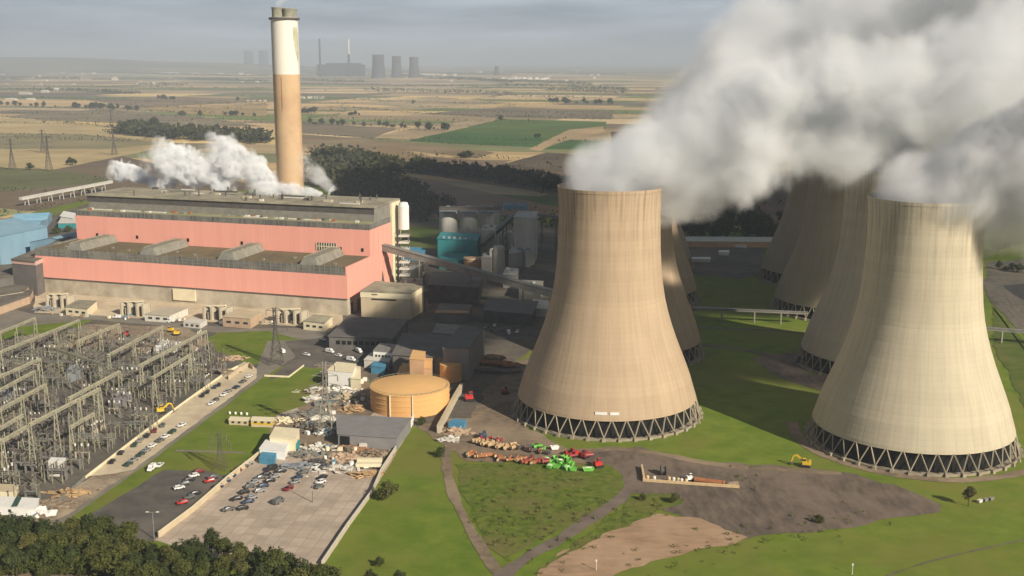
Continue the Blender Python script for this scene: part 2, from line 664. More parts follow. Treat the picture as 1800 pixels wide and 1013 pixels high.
# the cloud deck is brightest low over the plain and heavy overhead
sxw = N.new('ShaderNodeSeparateXYZ')
L.new(tcw.outputs['Generated'], sxw.inputs[0])
elw = N.new('ShaderNodeMapRange')
elw.inputs['From Min'].default_value = 0.0
elw.inputs['From Max'].default_value = .38
elw.inputs['To Min'].default_value = 1.42
elw.inputs['To Max'].default_value = .36
L.new(sxw.outputs['Z'], elw.inputs['Value'])
vsw = N.new('ShaderNodeVectorMath')
vsw.operation = 'SCALE'
L.new(mxw.outputs['Result'], vsw.inputs[0])
L.new(elw.outputs[0], vsw.inputs['Scale'])
L.new(vsw.outputs[0], bg.inputs['Color'])

# ------------------------------------------------------------------ ground
LAYER = [0.0]


def edge_jit(pts, amp, seg, seed):
    """subdivide the outline and let it wander like a worn edge"""
    out = []
    n = len(pts)
    for i in range(n):
        a, b = pts[i], pts[(i + 1) % n]
        d = b - a
        k = max(1, min(160, int(d.length / seg)))
        nrm = Vector((-d.y, d.x, 0)).normalized() if d.length > 0 else Vector((0, 0, 0))
        for j in range(k):
            p = a + d * (j / k)
            o = mnoise.fractal(Vector((p.x * .08, p.y * .08, seed * 7.7)), .7, 2.0, 6) if amp else 0
            out.append(p + nrm * (o * amp))
    return out


def sheet(name, px, m, amp=1.2, seg=2.0, kind='structure', world=False, step=.006, label=None):
    LAYER[0] += step
    z = LAYER[0]
    pts = [Vector((p[0], p[1], 0)) if world else G(p[0], p[1]) for p in px]
    pts = edge_jit(pts, amp, seg, len(bpy.data.objects))
    o = MB().poly([(p.x, p.y, z) for p in pts]).build(name, m)
    o['kind'] = kind
    if label:
        o['label'] = label
    return o


def path_poly(px, width):
    """outline of a strip of width (m) along photo points"""
    c = [G(*p) for p in px]
    # smooth
    for _ in range(2):
        q = [c[0]]
        for i in range(len(c) - 1):
            q += [c[i] * .75 + c[i + 1] * .25, c[i] * .25 + c[i + 1] * .75]
        q.append(c[-1])
        c = q
    l, r = [], []
    for i, p in enumerate(c):
        d = (c[min(i + 1, len(c) - 1)] - c[max(i - 1, 0)])
        n = Vector((-d.y, d.x, 0)).normalized() * (width / 2)
        l.append(p + n)
        r.append(p - n)
    return [(p.x, p.y) for p in l + r[::-1]]


def strip(name, px, width, m, amp=.8):
    return sheet(name, path_poly(px, width), m, amp, 1.5, world=True)


# base terrain: rings out to the horizon
gm, nt, b_ = nodes_of('farmland')
N, L = nt.nodes, nt.links
b_.inputs['Roughness'].default_value = .95
b_.inputs['Specular IOR Level'].default_value = .1
ge = N.new('ShaderNodeNewGeometry')
mp = N.new('ShaderNodeMapping')
mp.inputs['Rotation'].default_value = (0, 0, .3)
mp.inputs['Scale'].default_value = (.0009, .0028, .001)
L.new(ge.outputs['Position'], mp.inputs['Vector'])
vo = N.new('ShaderNodeTexVoronoi')
vo.inputs['Scale'].default_value = 1.0
L.new(mp.outputs[0], vo.inputs['Vector'])
sp_ = N.new('ShaderNodeSeparateColor')
L.new(vo.outputs['Color'], sp_.inputs[0])
cr = N.new('ShaderNodeValToRGB')
el = cr.color_ramp.elements
el[0].position, el[0].color = 0, (.10, .11, .05, 1)
el[1].position, el[1].color = 1, (.36, .26, .14, 1)
for p_, c_ in ((.3, (.16, .14, .08, 1)), (.5, (.09, .11, .045, 1)), (.7, (.24, .185, .11, 1))):
    q_ = el.new(p_)
    q_.color = c_
L.new(sp_.outputs[0], cr.inputs[0])
L.new(cr.outputs[0], b_.inputs['Base Color'])
M['farmland'] = gm
rings = [0, 400, 900, 2000, 4000, 8000, 14000, 22000, 34000, 50000, 80000]
mb = MB()
SEG = 64
vs = [(0, 0, -.9)]
for r in rings[1:]:
    for i in range(SEG):
        q = 2 * PI * i / SEG
        vs.append((r * math.cos(q), r * math.sin(q), -.9))
fs = [(0, 1 + i, 1 + (i + 1) % SEG) for i in range(SEG)]
for k in range(len(rings) - 2):
    o_ = 1 + k * SEG
    fs += [(o_ + i, o_ + SEG + i, o_ + SEG + (i + 1) % SEG, o_ + (i + 1) % SEG) for i in range(SEG)]
mb.add(vs, fs)
o = mb.build('ground', 'farmland')
o['kind'] = 'structure'

# far hills on the left skyline
mb = MB()
vs, fs = [], []
n = 60
for i in range(n + 1):
    t = i / n
    x = -15500 + 15500 * t
    h = 330 * (math.sin(PI * min(1, t * 1.02 + .02)) ** 1.3) * (1 - t) ** .55 + 24 * mnoise.noise(Vector((t * 9, 3, 0)))
    if t < .42:
        h = max(h, 215 - 60 * abs(t - .3))
    h = max(h, 0) * min(1, (1 - t) * 5)
    for j, (dy, k) in enumerate(((-4200, 0), (-2600, .35), (-1000, .85), (0, 1), (1500, .8), (4200, 0))):
        vs.append((x, 21000 + dy - 900 * math.sin(t * 4), h * k - 2))
for i in range(n):
    for j in range(5):
        a = i * 6 + j
        fs.append((a, a + 6, a + 7, a + 1))
mb.add(vs, fs)
o = mb.build('hills', 'farmland', smooth=True)
o['kind'] = 'structure'

# patchwork of fields: one sheet, every field its own crop colour
fm, nt, b_ = nodes_of('field_crops')
N, L = nt.nodes, nt.links
b_.inputs['Roughness'].default_value = .95
b_.inputs['Specular IOR Level'].default_value = .1
at = N.new('ShaderNodeAttribute')
at.attribute_name = 'crop'
ge = N.new('ShaderNodeNewGeometry')
mp = N.new('ShaderNodeMapping')
mp.inputs['Rotation'].default_value = (0, 0, .32)
mp.inputs['Scale'].default_value = (.0035, .016, .01)
L.new(ge.outputs['Position'], mp.inputs['Vector'])
nz = N.new('ShaderNodeTexNoise')
nz.inputs['Scale'].default_value = 1.0
nz.inputs['Detail'].default_value = 9
nz.inputs['Roughness'].default_value = .62
L.new(mp.outputs[0], nz.inputs['Vector'])
mr = N.new('ShaderNodeMapRange')
mr.inputs['From Min'].default_value = .3
mr.inputs['From Max'].default_value = .7
mr.inputs['To Min'].default_value = .72
mr.inputs['To Max'].default_value = 1.25
L.new(nz.outputs['Fac'], mr.inputs['Value'])
vm = N.new('ShaderNodeVectorMath')
vm.operation = 'SCALE'
L.new(at.outputs['Color'], vm.inputs[0])
L.new(mr.outputs[0], vm.inputs['Scale'])
L.new(vm.outputs[0], b_.inputs['Base Color'])
M['field_crops'] = fm

CROPS = [(.46, .34, .15), (.13, .16, .05), (.42, .30, .15), (.36, .26, .14), (.40, .29, .15), (.34, .25, .135), (.20, .15, .095), (.23, .18, .105), (.145, .15, .075), (.28, .215, .125), (.17, .14, .09),
         (.105, .13, .05), (.13, .105, .075), (.31, .24, .15), (.44, .34, .20), (.19, .185, .09)]
fr = random.Random(23)
mb = MB()
cols = []
ang_f = math.radians(-17)
uF = Vector((math.cos(ang_f), math.sin(ang_f), 0))
vF = Vector((-math.sin(ang_f), math.cos(ang_f), 0))
FIELD_EDGES = []
y = 820.0
while y < 16000:
    hgt = fr.uniform(70, 210) * (1 + y / 7000)
    x = -.75 * y - 900
    while x < .75 * y + 900:
        wd = fr.uniform(170, 700) * (1 + y / 9000)
        sk0, sk1 = fr.uniform(-30, 30), fr.uniform(-30, 30)
        c = CROPS[min(len(CROPS) - 1, int(fr.random() * len(CROPS)))]
        k = fr.uniform(1.15, 1.7)

        def P(xx, yy):
            w_ = 26 * mnoise.noise(Vector((xx * .002, yy * .002, 1))) * 3
            p = uF * xx + vF * (yy + w_)
            return (p.x, p.y, -.6)
        sub = 3
        bot = [P(x + wd * i / sub, y) for i in range(sub + 1)]
        top = [P(x + wd * i / sub, y + hgt) for i in range(sub + 1)]
        mb.poly(bot + top[::-1])
        cols.append((c[0] * k, c[1] * k, c[2] * k))
        FIELD_EDGES.append((bot[0], bot[-1]))
        if fr.random() < .5:
            FIELD_EDGES.append((bot[0], top[0]))
        x += wd
    y += hgt
o = mb.build('fields', 'field_crops')
o['kind'] = 'structure'
ca = o.data.color_attributes.new('crop', 'FLOAT_COLOR', 'CORNER')
li = 0
for p in o.data.polygons:
    for _ in p.loop_indices:
        ca.data[li].color = (*cols[p.index], 1)
        li += 1

FIELDZ = [-.55]


def field(px, c):
    FIELDZ[0] += .02
    key = 'crop_%d' % int(sum(c) * 1000)
    if key not in M:
        mat(key, c, tuple(v * .75 for v in c), .006, .95, 0, 9, stretch=(1, 3.0, 1), spec=.1, c3=tuple(v * 1.2 for v in c), scale3=.004)
    pts = edge_jit([G(*p) for p in px], 3.0, 40, len(px))
    o = MB().poly([(p.x, p.y, FIELDZ[0]) for p in pts]).build('field', M[key])
    o['kind'] = 'structure'


# the fields one can tell apart beyond the power station
field([(-80, 236), (160, 262), (330, 300), (470, 330), (470, 400), (-80, 360)], (.17, .13, .09))
field([(-80, 208), (60, 207), (310, 240), (300, 256), (160, 285), (-80, 330)], (.46, .36, .19))
field([(-80, 232), (150, 236), (300, 252), (180, 262), (-80, 262)], (.27, .235, .13))
field([(-80, 290), (120, 300), (200, 318), (-80, 345)], (.13, .135, .06))
field([(535, 252), (700, 262), (860, 300), (560, 292)], (.27, .20, .115))
field([(560, 292), (700, 305), (985, 365), (985, 430), (700, 400), (560, 330)], (.27, .185, .115))
field([(700, 300), (1000, 345), (1000, 300), (880, 285), (760, 275)], (.20, .15, .10))
field([(880, 290), (960, 268), (1055, 272), (1060, 300), (960, 302)], (.12, .098, .07))
field([(716, 248), (884, 209), (1066, 214), (1064, 226), (944, 259)], (.10, .155, .045))
field([(716, 248), (790, 231), (960, 240), (944, 259)], (.065, .135, .045))
field([(930, 262), (1000, 228), (1062, 222), (1062, 232), (975, 252), (950, 266)], (.42, .31, .18))
field([(955, 262), (1000, 246), (1062, 248), (1060, 262)], (.07, .13, .045))
field([(655, 241), (740, 222), (880, 207), (860, 214), (720, 246)], (.40, .31, .19))
field([(530, 215), (700, 226), (655, 243), (530, 234)], (.21, .17, .115))
field([(530, 236), (660, 245), (712, 250), (870, 268), (840, 278), (690, 262), (530, 250)], (.24, .185, .11))
field([(740, 200), (900, 188), (1080, 196), (1075, 210), (890, 206)], (.20, .165, .11))
field([(620, 182), (760, 170), (900, 181), (740, 190)], (.42, .33, .20))
field([(240, 190), (470, 182), (470, 205), (330, 200)], (.40, .29, .145))
field([(150, 175), (330, 170), (470, 178), (240, 190)], (.25, .19, .115))
field([(0, 205), (180, 192), (350, 205), (460, 222), (330, 222), (100, 212)], (.23, .19, .125))
field([(990, 300), (1300, 300), (1500, 330), (1500, 420), (1180, 380), (990, 360)], (.17, .115, .08))
field([(1740, 400), (1900, 395), (1900, 520), (1740, 520)], (.075, .105, .035))

# the site
sheet('site_grass', [(-400, 1200), (-250, 560), (-60, 400), (180, 345), (560, 330), (760, 385), (960, 380), (1180, 395), (1400, 410), (1760, 420), (2050, 480), (2400, 1200)], 'grass', 3, 12)
sheet('yard_apron', [(-300, 640), (-150, 470), (0, 410), (180, 350), (690, 352), (780, 395), (990, 395), (985, 560), (905, 640), (880, 690), (845, 745), (790, 772), (735, 752), (700, 742), (640, 650), (545, 640), (420, 650), (330, 740), (150, 850), (-200, 1000)], 'yard', 2, 6)
sheet('dark_grass', [(690, 395), (770, 398), (780, 440), (700, 440)], 'grass_dark')
sheet('substation_ground', [(-260, 640), (-60, 600), (30, 585), (170, 575), (330, 578), (380, 600), (442, 640), (300, 735), (165, 835), (90, 905), (-200, 990)], 'gravel', 1, 5)
sheet('gravel_patch', [(30, 590), (160, 570), (330, 576), (372, 600), (330, 625), (200, 612), (60, 612)], 'rubble', 2, 4)
sheet('lawn', [(-60, 606), (15, 580), (95, 556), (165, 561), (140, 575), (62, 588)], 'grass', 1)
sheet('lawn', [(365, 596), (388, 583), (455, 580), (535, 594), (520, 612), (480, 640), (432, 640), (375, 612)], 'grass', 1.4)
sheet('road', [(-300, 575), (-60, 528), (60, 552), (200, 556), (420, 578), (590, 575), (575, 590), (540, 600), (470, 582), (380, 585), (330, 577), (160, 562), (40, 574), (-260, 640)], 'road', .8)
sheet('road', [(470, 600), (560, 596), (540, 612), (494, 645), (462, 664), (258, 816), (112, 918), (80, 940), (-30, 1020), (-60, 1000), (130, 860), (450, 650)], 'road', .5)
sheet('parking_strip', [(395, 655), (430, 636), (452, 650), (452, 664), (234, 826), (180, 836), (150, 838), (300, 728)], 'pale_verge', .8)
sheet('verge', [(160, 838), (234, 828), (120, 905), (70, 925), (40, 925)], 'rubble', 1.0)
sheet('forecourt', [(60, 505), (150, 512), (330, 528), (560, 545), (605, 552), (600, 570), (584, 578), (480, 571), (300, 564), (170, 555), (60, 550)], 'pale_verge', 1.2)
sheet('car_park', [(500, 600), (600, 592), (720, 600), (720, 650), (560, 650), (470, 668), (520, 628)], 'tarmac', .6)
sheet('car_park', [(288, 826), (368, 829), (396, 838), (452, 802), (280, 945), (220, 975), (120, 975), (100, 948), (162, 903)], 'tarmac', .5)
sheet('concrete_yard', [(452, 802), (482, 776), (470, 745), (500, 720), (590, 690), (700, 735), (728, 742), (658, 862), (570, 992), (440, 1000), (270, 950)], 'slabs', .4)
sheet('yard_dirt', [(478, 752), (520, 735), (600, 745), (700, 770), (690, 800), (660, 830), (560, 800), (470, 790)], 'dirt', 2, 3)
sheet('yard_dirt', [(560, 640), (640, 640), (660, 700), (650, 740), (590, 745), (520, 735), (540, 690)], 'dirt', 2, 3)
sheet('lawn', [(292, 821), (330, 795), (400, 746), (455, 751), (474, 752), (470, 788), (448, 803), (394, 836), (366, 828)], 'grass', .8)
sheet('lawn', [(405, 728), (458, 690), (530, 646), (568, 648), (560, 690), (535, 712), (490, 728), (480, 735)], 'grass', 1.0)
sheet('footpath', [(310, 791), (430, 795), (430, 798), (308, 794)], 'road', .1)
sheet('service_yard', [(735, 752), (775, 735), (830, 735), (850, 690), (900, 640), (960, 620), (920, 700), (925, 752), (1000, 790), (1130, 785), (1060, 815), (960, 815), (820, 812), (790, 790)], 'dirt', 2.0, 4)
sheet('cinder_ground', [(1000, 800), (1125, 786), (1230, 812), (1420, 822), (1500, 834), (1600, 866), (1652, 888), (1650, 900), (1500, 925), (1370, 942), (1290, 951), (1235, 925), (1150, 890), (1110, 870), (1090, 835)], 'cinder', 3, 4)
sheet('sandy_patch', [(1150, 905), (1230, 912), (1270, 935), (1315, 945), (1230, 965), (1090, 1003), (1010, 1060), (900, 1060), (960, 990), (1060, 940)], 'sand', 3, 4)
sheet('weedy_ground', [(800, 818), (930, 812), (1062, 816), (1096, 838), (1096, 862), (1040, 905), (960, 946), (884, 984), (850, 950), (826, 900), (806, 850)], 'weeds', 2.5, 4)
sheet('weedy_ground', [(940, 1000), (1010, 958), (1080, 905), (1110, 868), (1180, 868), (1205, 884), (1150, 902), (1060, 940), (960, 1000)], 'weeds', 2.5, 4)
strip('track', [(870, 735), (826, 752), (790, 778), (783, 806), (790, 850), (806, 893), (826, 930), (850, 970), (880, 1013), (930, 1080)], 4.2, 'dirt')
strip('track', [(878, 1020), (905, 990), (970, 958), (1050, 905), (1098, 872), (1118, 842), (1130, 815)], 6.0, 'tarmac_brown', 1.2)
strip('track', [(1000, 792), (1130, 790), (1260, 820), (1400, 827), (1480, 833)], 4.0, 'dirt', 1.2)
strip('track', [(1392, 742), (1405, 775), (1450, 803), (1545, 832), (1680, 848), (1790, 836), (1900, 800)], 5.5, 'dirt', 1.0)
strip('track', [(1205, 603), (1290, 612), (1370, 628), (1400, 655), (1440, 672)], 5.0, 'tarmac_brown', 1.2)
sheet('cinder_ground', [(1320, 630), (1400, 620), (1420, 660), (1470, 660), (1460, 690), (1400, 675), (1350, 655)], 'cinder', 2, 4)
sheet('car_park', [(1190, 425), (1340, 425), (1350, 480), (1300, 492), (1190, 480)], 'yard', 1.5)
strip('road', [(1190, 545), (1290, 545), (1420, 556)], 5.0, 'tarmac', .6)
strip('road', [(1190, 574), (1330, 580), (1420, 586)], 4.0, 'tarmac', .6)
sheet('yard_apron', [(1735, 462), (1900, 448), (1960, 640), (1850, 610), (1790, 560), (1736, 520)], 'yard', 2)
sheet('coal_yard', [(1752, 503), (1830, 498), (1960, 512), (1960, 536), (1800, 528)], 'coal', 1)
sheet('dark_grass', [(1745, 540), (1800, 600), (1960, 720), (1960, 830), (1800, 715), (1748, 610)], 'grass_dark', 2)
sheet('railway_ballast', [(1725, 490), (1745, 490), (1900, 610), (1900, 690), (1810, 600), (1740, 530)], 'gravel', 1)
for d_ in (0, 12, 24):
    strip('railway_track', [(1728 + d_, 505), (1760 + d_, 535), (1830 + d_, 605)], 1.6, 'cinder', .1)
strip('track', [(1560, 1013), (1640, 985), (1800, 950), (1950, 912)], 1.0, 'yard', .4)

# ------------------------------------------------------------------ cooling towers
T_H = 115.0
PROF = [(45.0, 9.0), (44.7, 10.5), (43.6, 14), (41.8, 20), (39.6, 26), (37.2, 32), (34.4, 39), (31.9, 46), (29.8, 53), (28.1, 60), (26.8, 68),
        (26.0, 76), (25.4, 84), (25.1, 92), (25.0, 100), (25.15, 107), (25.5, 112), (25.65, 113.4), (25.8, 113.5), (25.85, 115.0), (25.5, 115.0),
        (24.9, 112), (24.3, 100), (24.6, 88), (25.5, 74), (27.4, 60), (31.0, 46), (36.2, 32), (42.4, 15), (44.3, 9.0), (45.0, 9.0)]
PROFS = []
for i in range(len(PROF) - 1):
    PROFS.append(PROF[i])
PROFS.append(PROF[-1])


def make_tower(loc, label, mname):
    t = thing('cooling_tower', label, 'cooling tower', loc, 'concrete cooling towers with steaming tops')
    c = loc
    MB().lathe(c, PROFS, 120).build('shell', mname, t, smooth=False)
    # legs stand on a low basin wall; each V is one casting on its own block
    basin = MB().lathe(c, [(47.6, -.6), (47.6, 1.1), (46.9, 1.1), (46.9, .3), (20, .3)], 96)
    basin.build('basin', 'leg_concrete', t)
    MB().lathe(c, [(43.3, .3), (43.0, 10.2), (40.0, 10.8), (2, 10.8)], 64).build('dark_fill', 'black_gap', t)  # near-black cylinder paints the dark interior seen between the legs
    nl = 40
    lg = None
    for k in range(nl):
        q = 2 * PI * k / nl + .05
        if lg is None:
            b = MB()
            r0, r1 = 46.9, 44.7
            foot = Vector((r0 * math.cos(q), r0 * math.sin(q), 1.2))
            for s in (-1, 1):
                qq = q + s * PI / nl * .93
                b.bar(Vector(c) + foot + Vector((0, 0, .2)), Vector(c) + Vector((r1 * math.cos(qq), r1 * math.sin(qq), 9.3)), .5, .5)
            b.box((c[0] + 47.6 * math.cos(q), c[1] + 47.6 * math.sin(q), .75), (2.6, 1.7, 1.5), q, .8)
            lg = b.build('leg', 'leg_concrete', t)
        else:
            o = lg.copy()
            COL.objects.link(o)
            o.parent = t
            o.rotation_euler = (0, 0, q - .05)
    return t


def tower_copy(src, loc, label, mname):
    t = dup(src, loc, rnd.uniform(-.08, .08), label)
    for ch in t.children:
        if ch.name.startswith('shell'):
            ch.data = ch.data.copy()
            ch.data.materials[0] = M[mname]
    return t


def W(x, y):
    return Vector((x, y, 0))


TL1, TL2, TL3, TL4 = W(48, 556), W(70, 678), W(93, 838), W(110, 975)
TR1, TR2, TR3, TR4 = W(187, 510), W(216, 648), W(234, 797), W(250, 915)
tw = make_tower(TL1, 'tan cooling tower nearest the orange tank with two white plates near its foot', 'tower_tan')
towers = [tw]
for loc, lab, mn in ((TL2, 'cooling tower directly behind the tan front tower, only its sunlit edge and legs showing', 'tower_tan'),
                     (TL3, 'third cooling tower in line behind the tan front tower, a thin strip showing', 'tower_tan'),
                     (TL4, 'farthest cooling tower in the line behind the tan front tower, mostly hidden by steam', 'tower_tan'),
                     (TR1, 'pale cream cooling tower closest to the dark cinder ground, its whole ring of legs showing', 'tower_cream'),
                     (TR2, 'half shaded cooling tower overlapping directly behind the pale cream one', 'tower_cream'),
                     (TR3, 'dark shaded cooling tower, third in the row behind the pale cream one', 'tower_shaded'),
                     (TR4, 'dark shaded cooling tower, farthest in the row behind the pale cream one', 'tower_shaded')):
    towers.append(tower_copy(tw, loc, lab, mn))
# plates near the foot of the tan tower
for px0, px1, py in ((1032, 1052, 723.5), (1057, 1072, 724.5)):
    r_, z_ = 42.9, 18.0
    q0 = math.atan2(-1, 0) + (px0 - 1064) * .286 / 45.0 * 1.0
    q1 = math.atan2(-1, 0) + (px1 - 1064) * .286 / 45.0 * 1.0
    b = MB()
    pts = []
    zz = 12.6
    rr = 44.35
    A = [Vector((TL1.x + rr * math.cos(q), TL1.y + rr * math.sin(q), zz)) for q in (q0, (q0 + q1) / 2, q1)]
    for i in range(2):
        b.bar(A[i], A[i + 1], .25, 1.3)
    b.build('wall_plate', 'white_paint', tw)

# ------------------------------------------------------------------ main building
O0 = G(608, 470, 34.5)
O0.z = 0
uB = Vector((math.cos(math.radians(-18.5)), math.sin(math.radians(-18.5)), 0))
vB = Vector((.25, .968, 0)).normalized()


def BP(a, b, z=0.0):
    p = O0 + uB * a + vB * b
    return Vector((p.x, p.y, z))


def bq(a0, a1, b0, b1):
    return [BP(a0, b0), BP(a1, b0), BP(a1, b1), BP(a0, b1)]


def bbox(mb, a0, a1, b0, b1, z0, z1, bottom=False):
    return mb.prism(bq(a0, a1, b0, b1), z0, z1, bottom=bottom)


AL = -264.0
th = thing('turbine_hall', 'long pink clad turbine hall with concrete base and four ridge vents on its roof', 'power station', BP(-130, 20))
bbox(MB(), AL, 0, .8, 53, 0, 12.2).build('concrete_base', 'concrete', th)
pc = bbox(MB(), AL - .5, .5, 0, 53, 12.0, 28.4, True).build('cladding', 'pink_cladding', th)
b = MB()
b.prism([BP(-.6, -.0), BP(.5, -.0), BP(.5, 53), BP(-.6, 53)], 28.4, 34.6)
b.build('end_cladding', 'pink_cladding', th)
b = MB()
b.prism([BP(AL, .3), BP(-.65, .3), BP(-.65, 1.0), BP(AL, 1.0)], 28.4, 34.4)
b.prism([BP(AL, 1.02), BP(AL + 1, 1.02), BP(AL + 1, 53), BP(AL, 53)], 28.4, 34.2)
lv = b.build('louvre_strip', 'louvre', th)
b = MB()
for k in range(61):
    a = AL + 2 + k * 4.3
    b.prism([BP(a, .0), BP(a + .3, .0), BP(a + .3, .28), BP(a, .28)], 28.5, 34.8 + (1.2 if k % 3 == 0 else 0))
for z in (30.2, 32.2):
    b.prism([BP(AL, .1), BP(-.7, .1), BP(-.7, .26), BP(AL, .26)], z, z + .35)
b.build('louvre_frame', 'steel_grey', lv)
bbox(MB(), AL + 1.02, -.62, 1.02, 53, 28.4, 33.2).build('roof', 'roof_moss', th)
for a in (-31, -98, -165, -231):
    b = MB()
    w0, w1, h = 7.5, 4.2, 5.4
    y0, y1 = 4, 51.5
    V = [BP(a - w0, y0, 33.2), BP(a + w0, y0, 33.2), BP(a + w1, y0 + 2.0, 33.2 + h), BP(a - w1, y0 + 2.0, 33.2 + h),
         BP(a - w0, y1, 33.2), BP(a + w0, y1, 33.2), BP(a + w1, y1, 33.2 + h), BP(a - w1, y1, 33.2 + h)]
    b.add(V, [(0, 1, 2, 3), (5, 4, 7, 6), (1, 5, 6, 2), (2, 6, 7, 3), (3, 7, 4, 0)])
    rv = b.build('ridge_vent', 'steel_grey', th)
    b = MB()
    for k in range(7):
        t = k / 6
        yy = y0 + 2 + (y1 - y0 - 3) * t
        for s in (-1, 1):
            b.bar(BP(a + s * (w0 + .1), yy, 33.4), BP(a + s * (w1 + .15), yy, 33.25 + h), .3)
    b.bar(BP(a - w1, y0 + 2, 33.4 + h), BP(a - w1, y1, 33.4 + h), .5)
    b.bar(BP(a + w1, y0 + 2, 33.4 + h), BP(a + w1, y1, 33.4 + h), .5)
    b.build('rib', 'steel_olive', rv)
b = MB()
for k in range(13):
    a = -14 - k * 19.5
    b = MB().prism([BP(a - 1, 12 + (k * 7) % 20), BP(a + 1, 12 + (k * 7) % 20), BP(a + 1, 14 + (k * 7) % 20), BP(a - 1, 14 + (k * 7) % 20)], 33.2, 34.5)
    b.build('roof_hatch', 'steel_grey', th)
# walkway dark line under the cladding
b = MB()
b.prism([BP(AL, -.05), BP(.2, -.05), BP(.2, .8), BP(AL, .8)], 11.4, 11.98, True, True)
b.build('drip_ledge', 'steel_dark', th)
b = MB()
b.prism([BP(-142, -.3), BP(-123, -.3), BP(-123, .78), BP(-142, .78)], 2.0, 10.5, True, True)
b.build('roller_door', 'cream', th)
# concrete on the short side below the cladding
b = MB()
for k in range(4):
    bb = 6 + k * 13
    b.prism([BP(0, bb), BP(.5, bb), BP(.5, bb + 4), BP(0, bb + 4)], 0, 8)
b.build('side_door', 'steel_dark', th)

bh = thing('boiler_house', 'tall pink boiler house with a grey upper storey and steaming roof', 'power station', BP(-130, 80))
bbox(MB(), AL, -3, 53.05, 98, 0, 52.6).build('cladding', 'pink_cladding', bh)
b = MB()
bbox(b, AL + .3, -3.2, 53.3, 98, 52.62, 56.6)
gb = b.build('parapet', 'louvre', bh)
b = MB()
for k in range(66):
    a = AL + 2 + k * 3.98
    b.prism([BP(a, 53.05), BP(a + .25, 53.05), BP(a + .25, 53.28), BP(a, 53.28)], 52.7, 57.2)
for k in range(11):
    bb = 54 + k * 4
    b.prism([BP(-3.15, bb), BP(-2.95, bb), BP(-2.95, bb + .25), BP(-3.15, bb + .25)], 52.7, 57.2)
b.build('parapet_rib', 'steel_grey', gb)
bbox(MB(), AL + 1, -4, 54.5, 66, 56.62, 57.0).build('terrace', 'moss_strip', bh)
bbox(MB(), AL + 4, -4.5, 66, 119, 52.62, 67.4).build('upper_storey', 'steel_grey', bh)
b = MB()
bbox(b, AL + 2, -3.4, 64.6, 120.4, 67.42, 68.4, True)
b.build('roof', 'roof_pale', bh)
bbox(MB(), AL + 3, -4.2, 65.9, 66.4, 62.5, 67.3).build('clerestory', 'steel_dark', bh)
bbox(MB(), -4.4, -2.9, 100, 119, 0, 67.2).build('end_stair', 'cream', bh)
bbox(MB(), AL + 10, -4.6, 98.02, 119, 0, 52.5).build('rear_annex', 'steel_grey', bh)
b = MB()
for k in range(4):
    b.prism([BP(-2.95, 60 + k * 10), BP(-2.6, 60 + k * 10), BP(-2.6, 61 + k * 10), BP(-2.95, 61 + k * 10)], 4, 52)
b.build('cladding_rib', 'pink_cladding', bh)
for a in (-10, -28, -112, -160, -207, -245):
    b = MB()
    b.prism([BP(a, 52.7), BP(a + 1.8, 52.7), BP(a + 1.8, 53.05), BP(a, 53.05)], 36.5, 39)
    b.build('vent', 'black_gap', bh)
b = MB()
b.prism([BP(-47, 52.6), BP(-30, 52.6), BP(-30, 53.05), BP(-47, 53.05)], 36, 41.5)
wn = b.build('opening', 'dark_glass', bh)
b = MB()
for k in range(9):
    b.prism([BP(-47 + k * 2.05, 52.4), BP(-46.4 + k * 2.05, 52.4), BP(-46.4 + k * 2.05, 52.6), BP(-47 + k * 2.05, 52.6)], 36, 41.5)
b.prism([BP(-47, 52.3), BP(-30, 52.3), BP(-30, 52.55), BP(-47, 52.55)], 38.6, 39.1)
b.build('mullion', 'cream', wn)
# roof clutter on the boiler house
rr = random.Random(5)
for k in range(46):
    a = rr.uniform(AL + 10, -12)
    bb = rr.uniform(68, 117)
    kind = rr.random()
    p = BP(a, bb, 68.4)
    if kind < .35:
        b = MB().tube(p, p + Vector((0, 0, rr.uniform(2.5, 5))), rr.uniform(.5, .9), 8)
        o = b.build('roof_pipe', 'steel_dark', bh)
    elif kind < .75:
        o = MB().box((p.x, p.y, p.z + .8), (rr.uniform(2, 7), rr.uniform(2, 4), 1.6), math.radians(-18.5)).build('roof_unit', rr.choice(['steel_grey', 'off_white', 'steel_dark', 'concrete_pale']), bh)
    else:
        o = MB().bar(p + Vector((0, 0, .6)), p + uB * rr.uniform(8, 24) + Vector((0, 0, .6)), .9).build('roof_duct', rr.choice(['off_white', 'steel_galv', 'steel_dark']), bh)
for a, l_ in ((-250, 16), (-222, 20), (-205, 22), (-112, 20), (-85, 18), (-60, 14)):
    MB().bar(BP(a, 60, 57.3), BP(a + l_, 60, 57.3), 3.2, .5).build('terrace_deck', 'off_white', bh)
for k in range(24):
    a = rr.uniform(AL + 8, -10)
    p = BP(a, rr.uniform(56.5, 63), 57.0)
    MB().box((p.x, p.y, p.z + .7), (rr.uniform(1.5, 4), 2, 1.4), math.radians(-18.5)).build('terrace_unit', rr.choice(['steel_grey', 'steel_dark', 'rust', 'off_white']), bh)

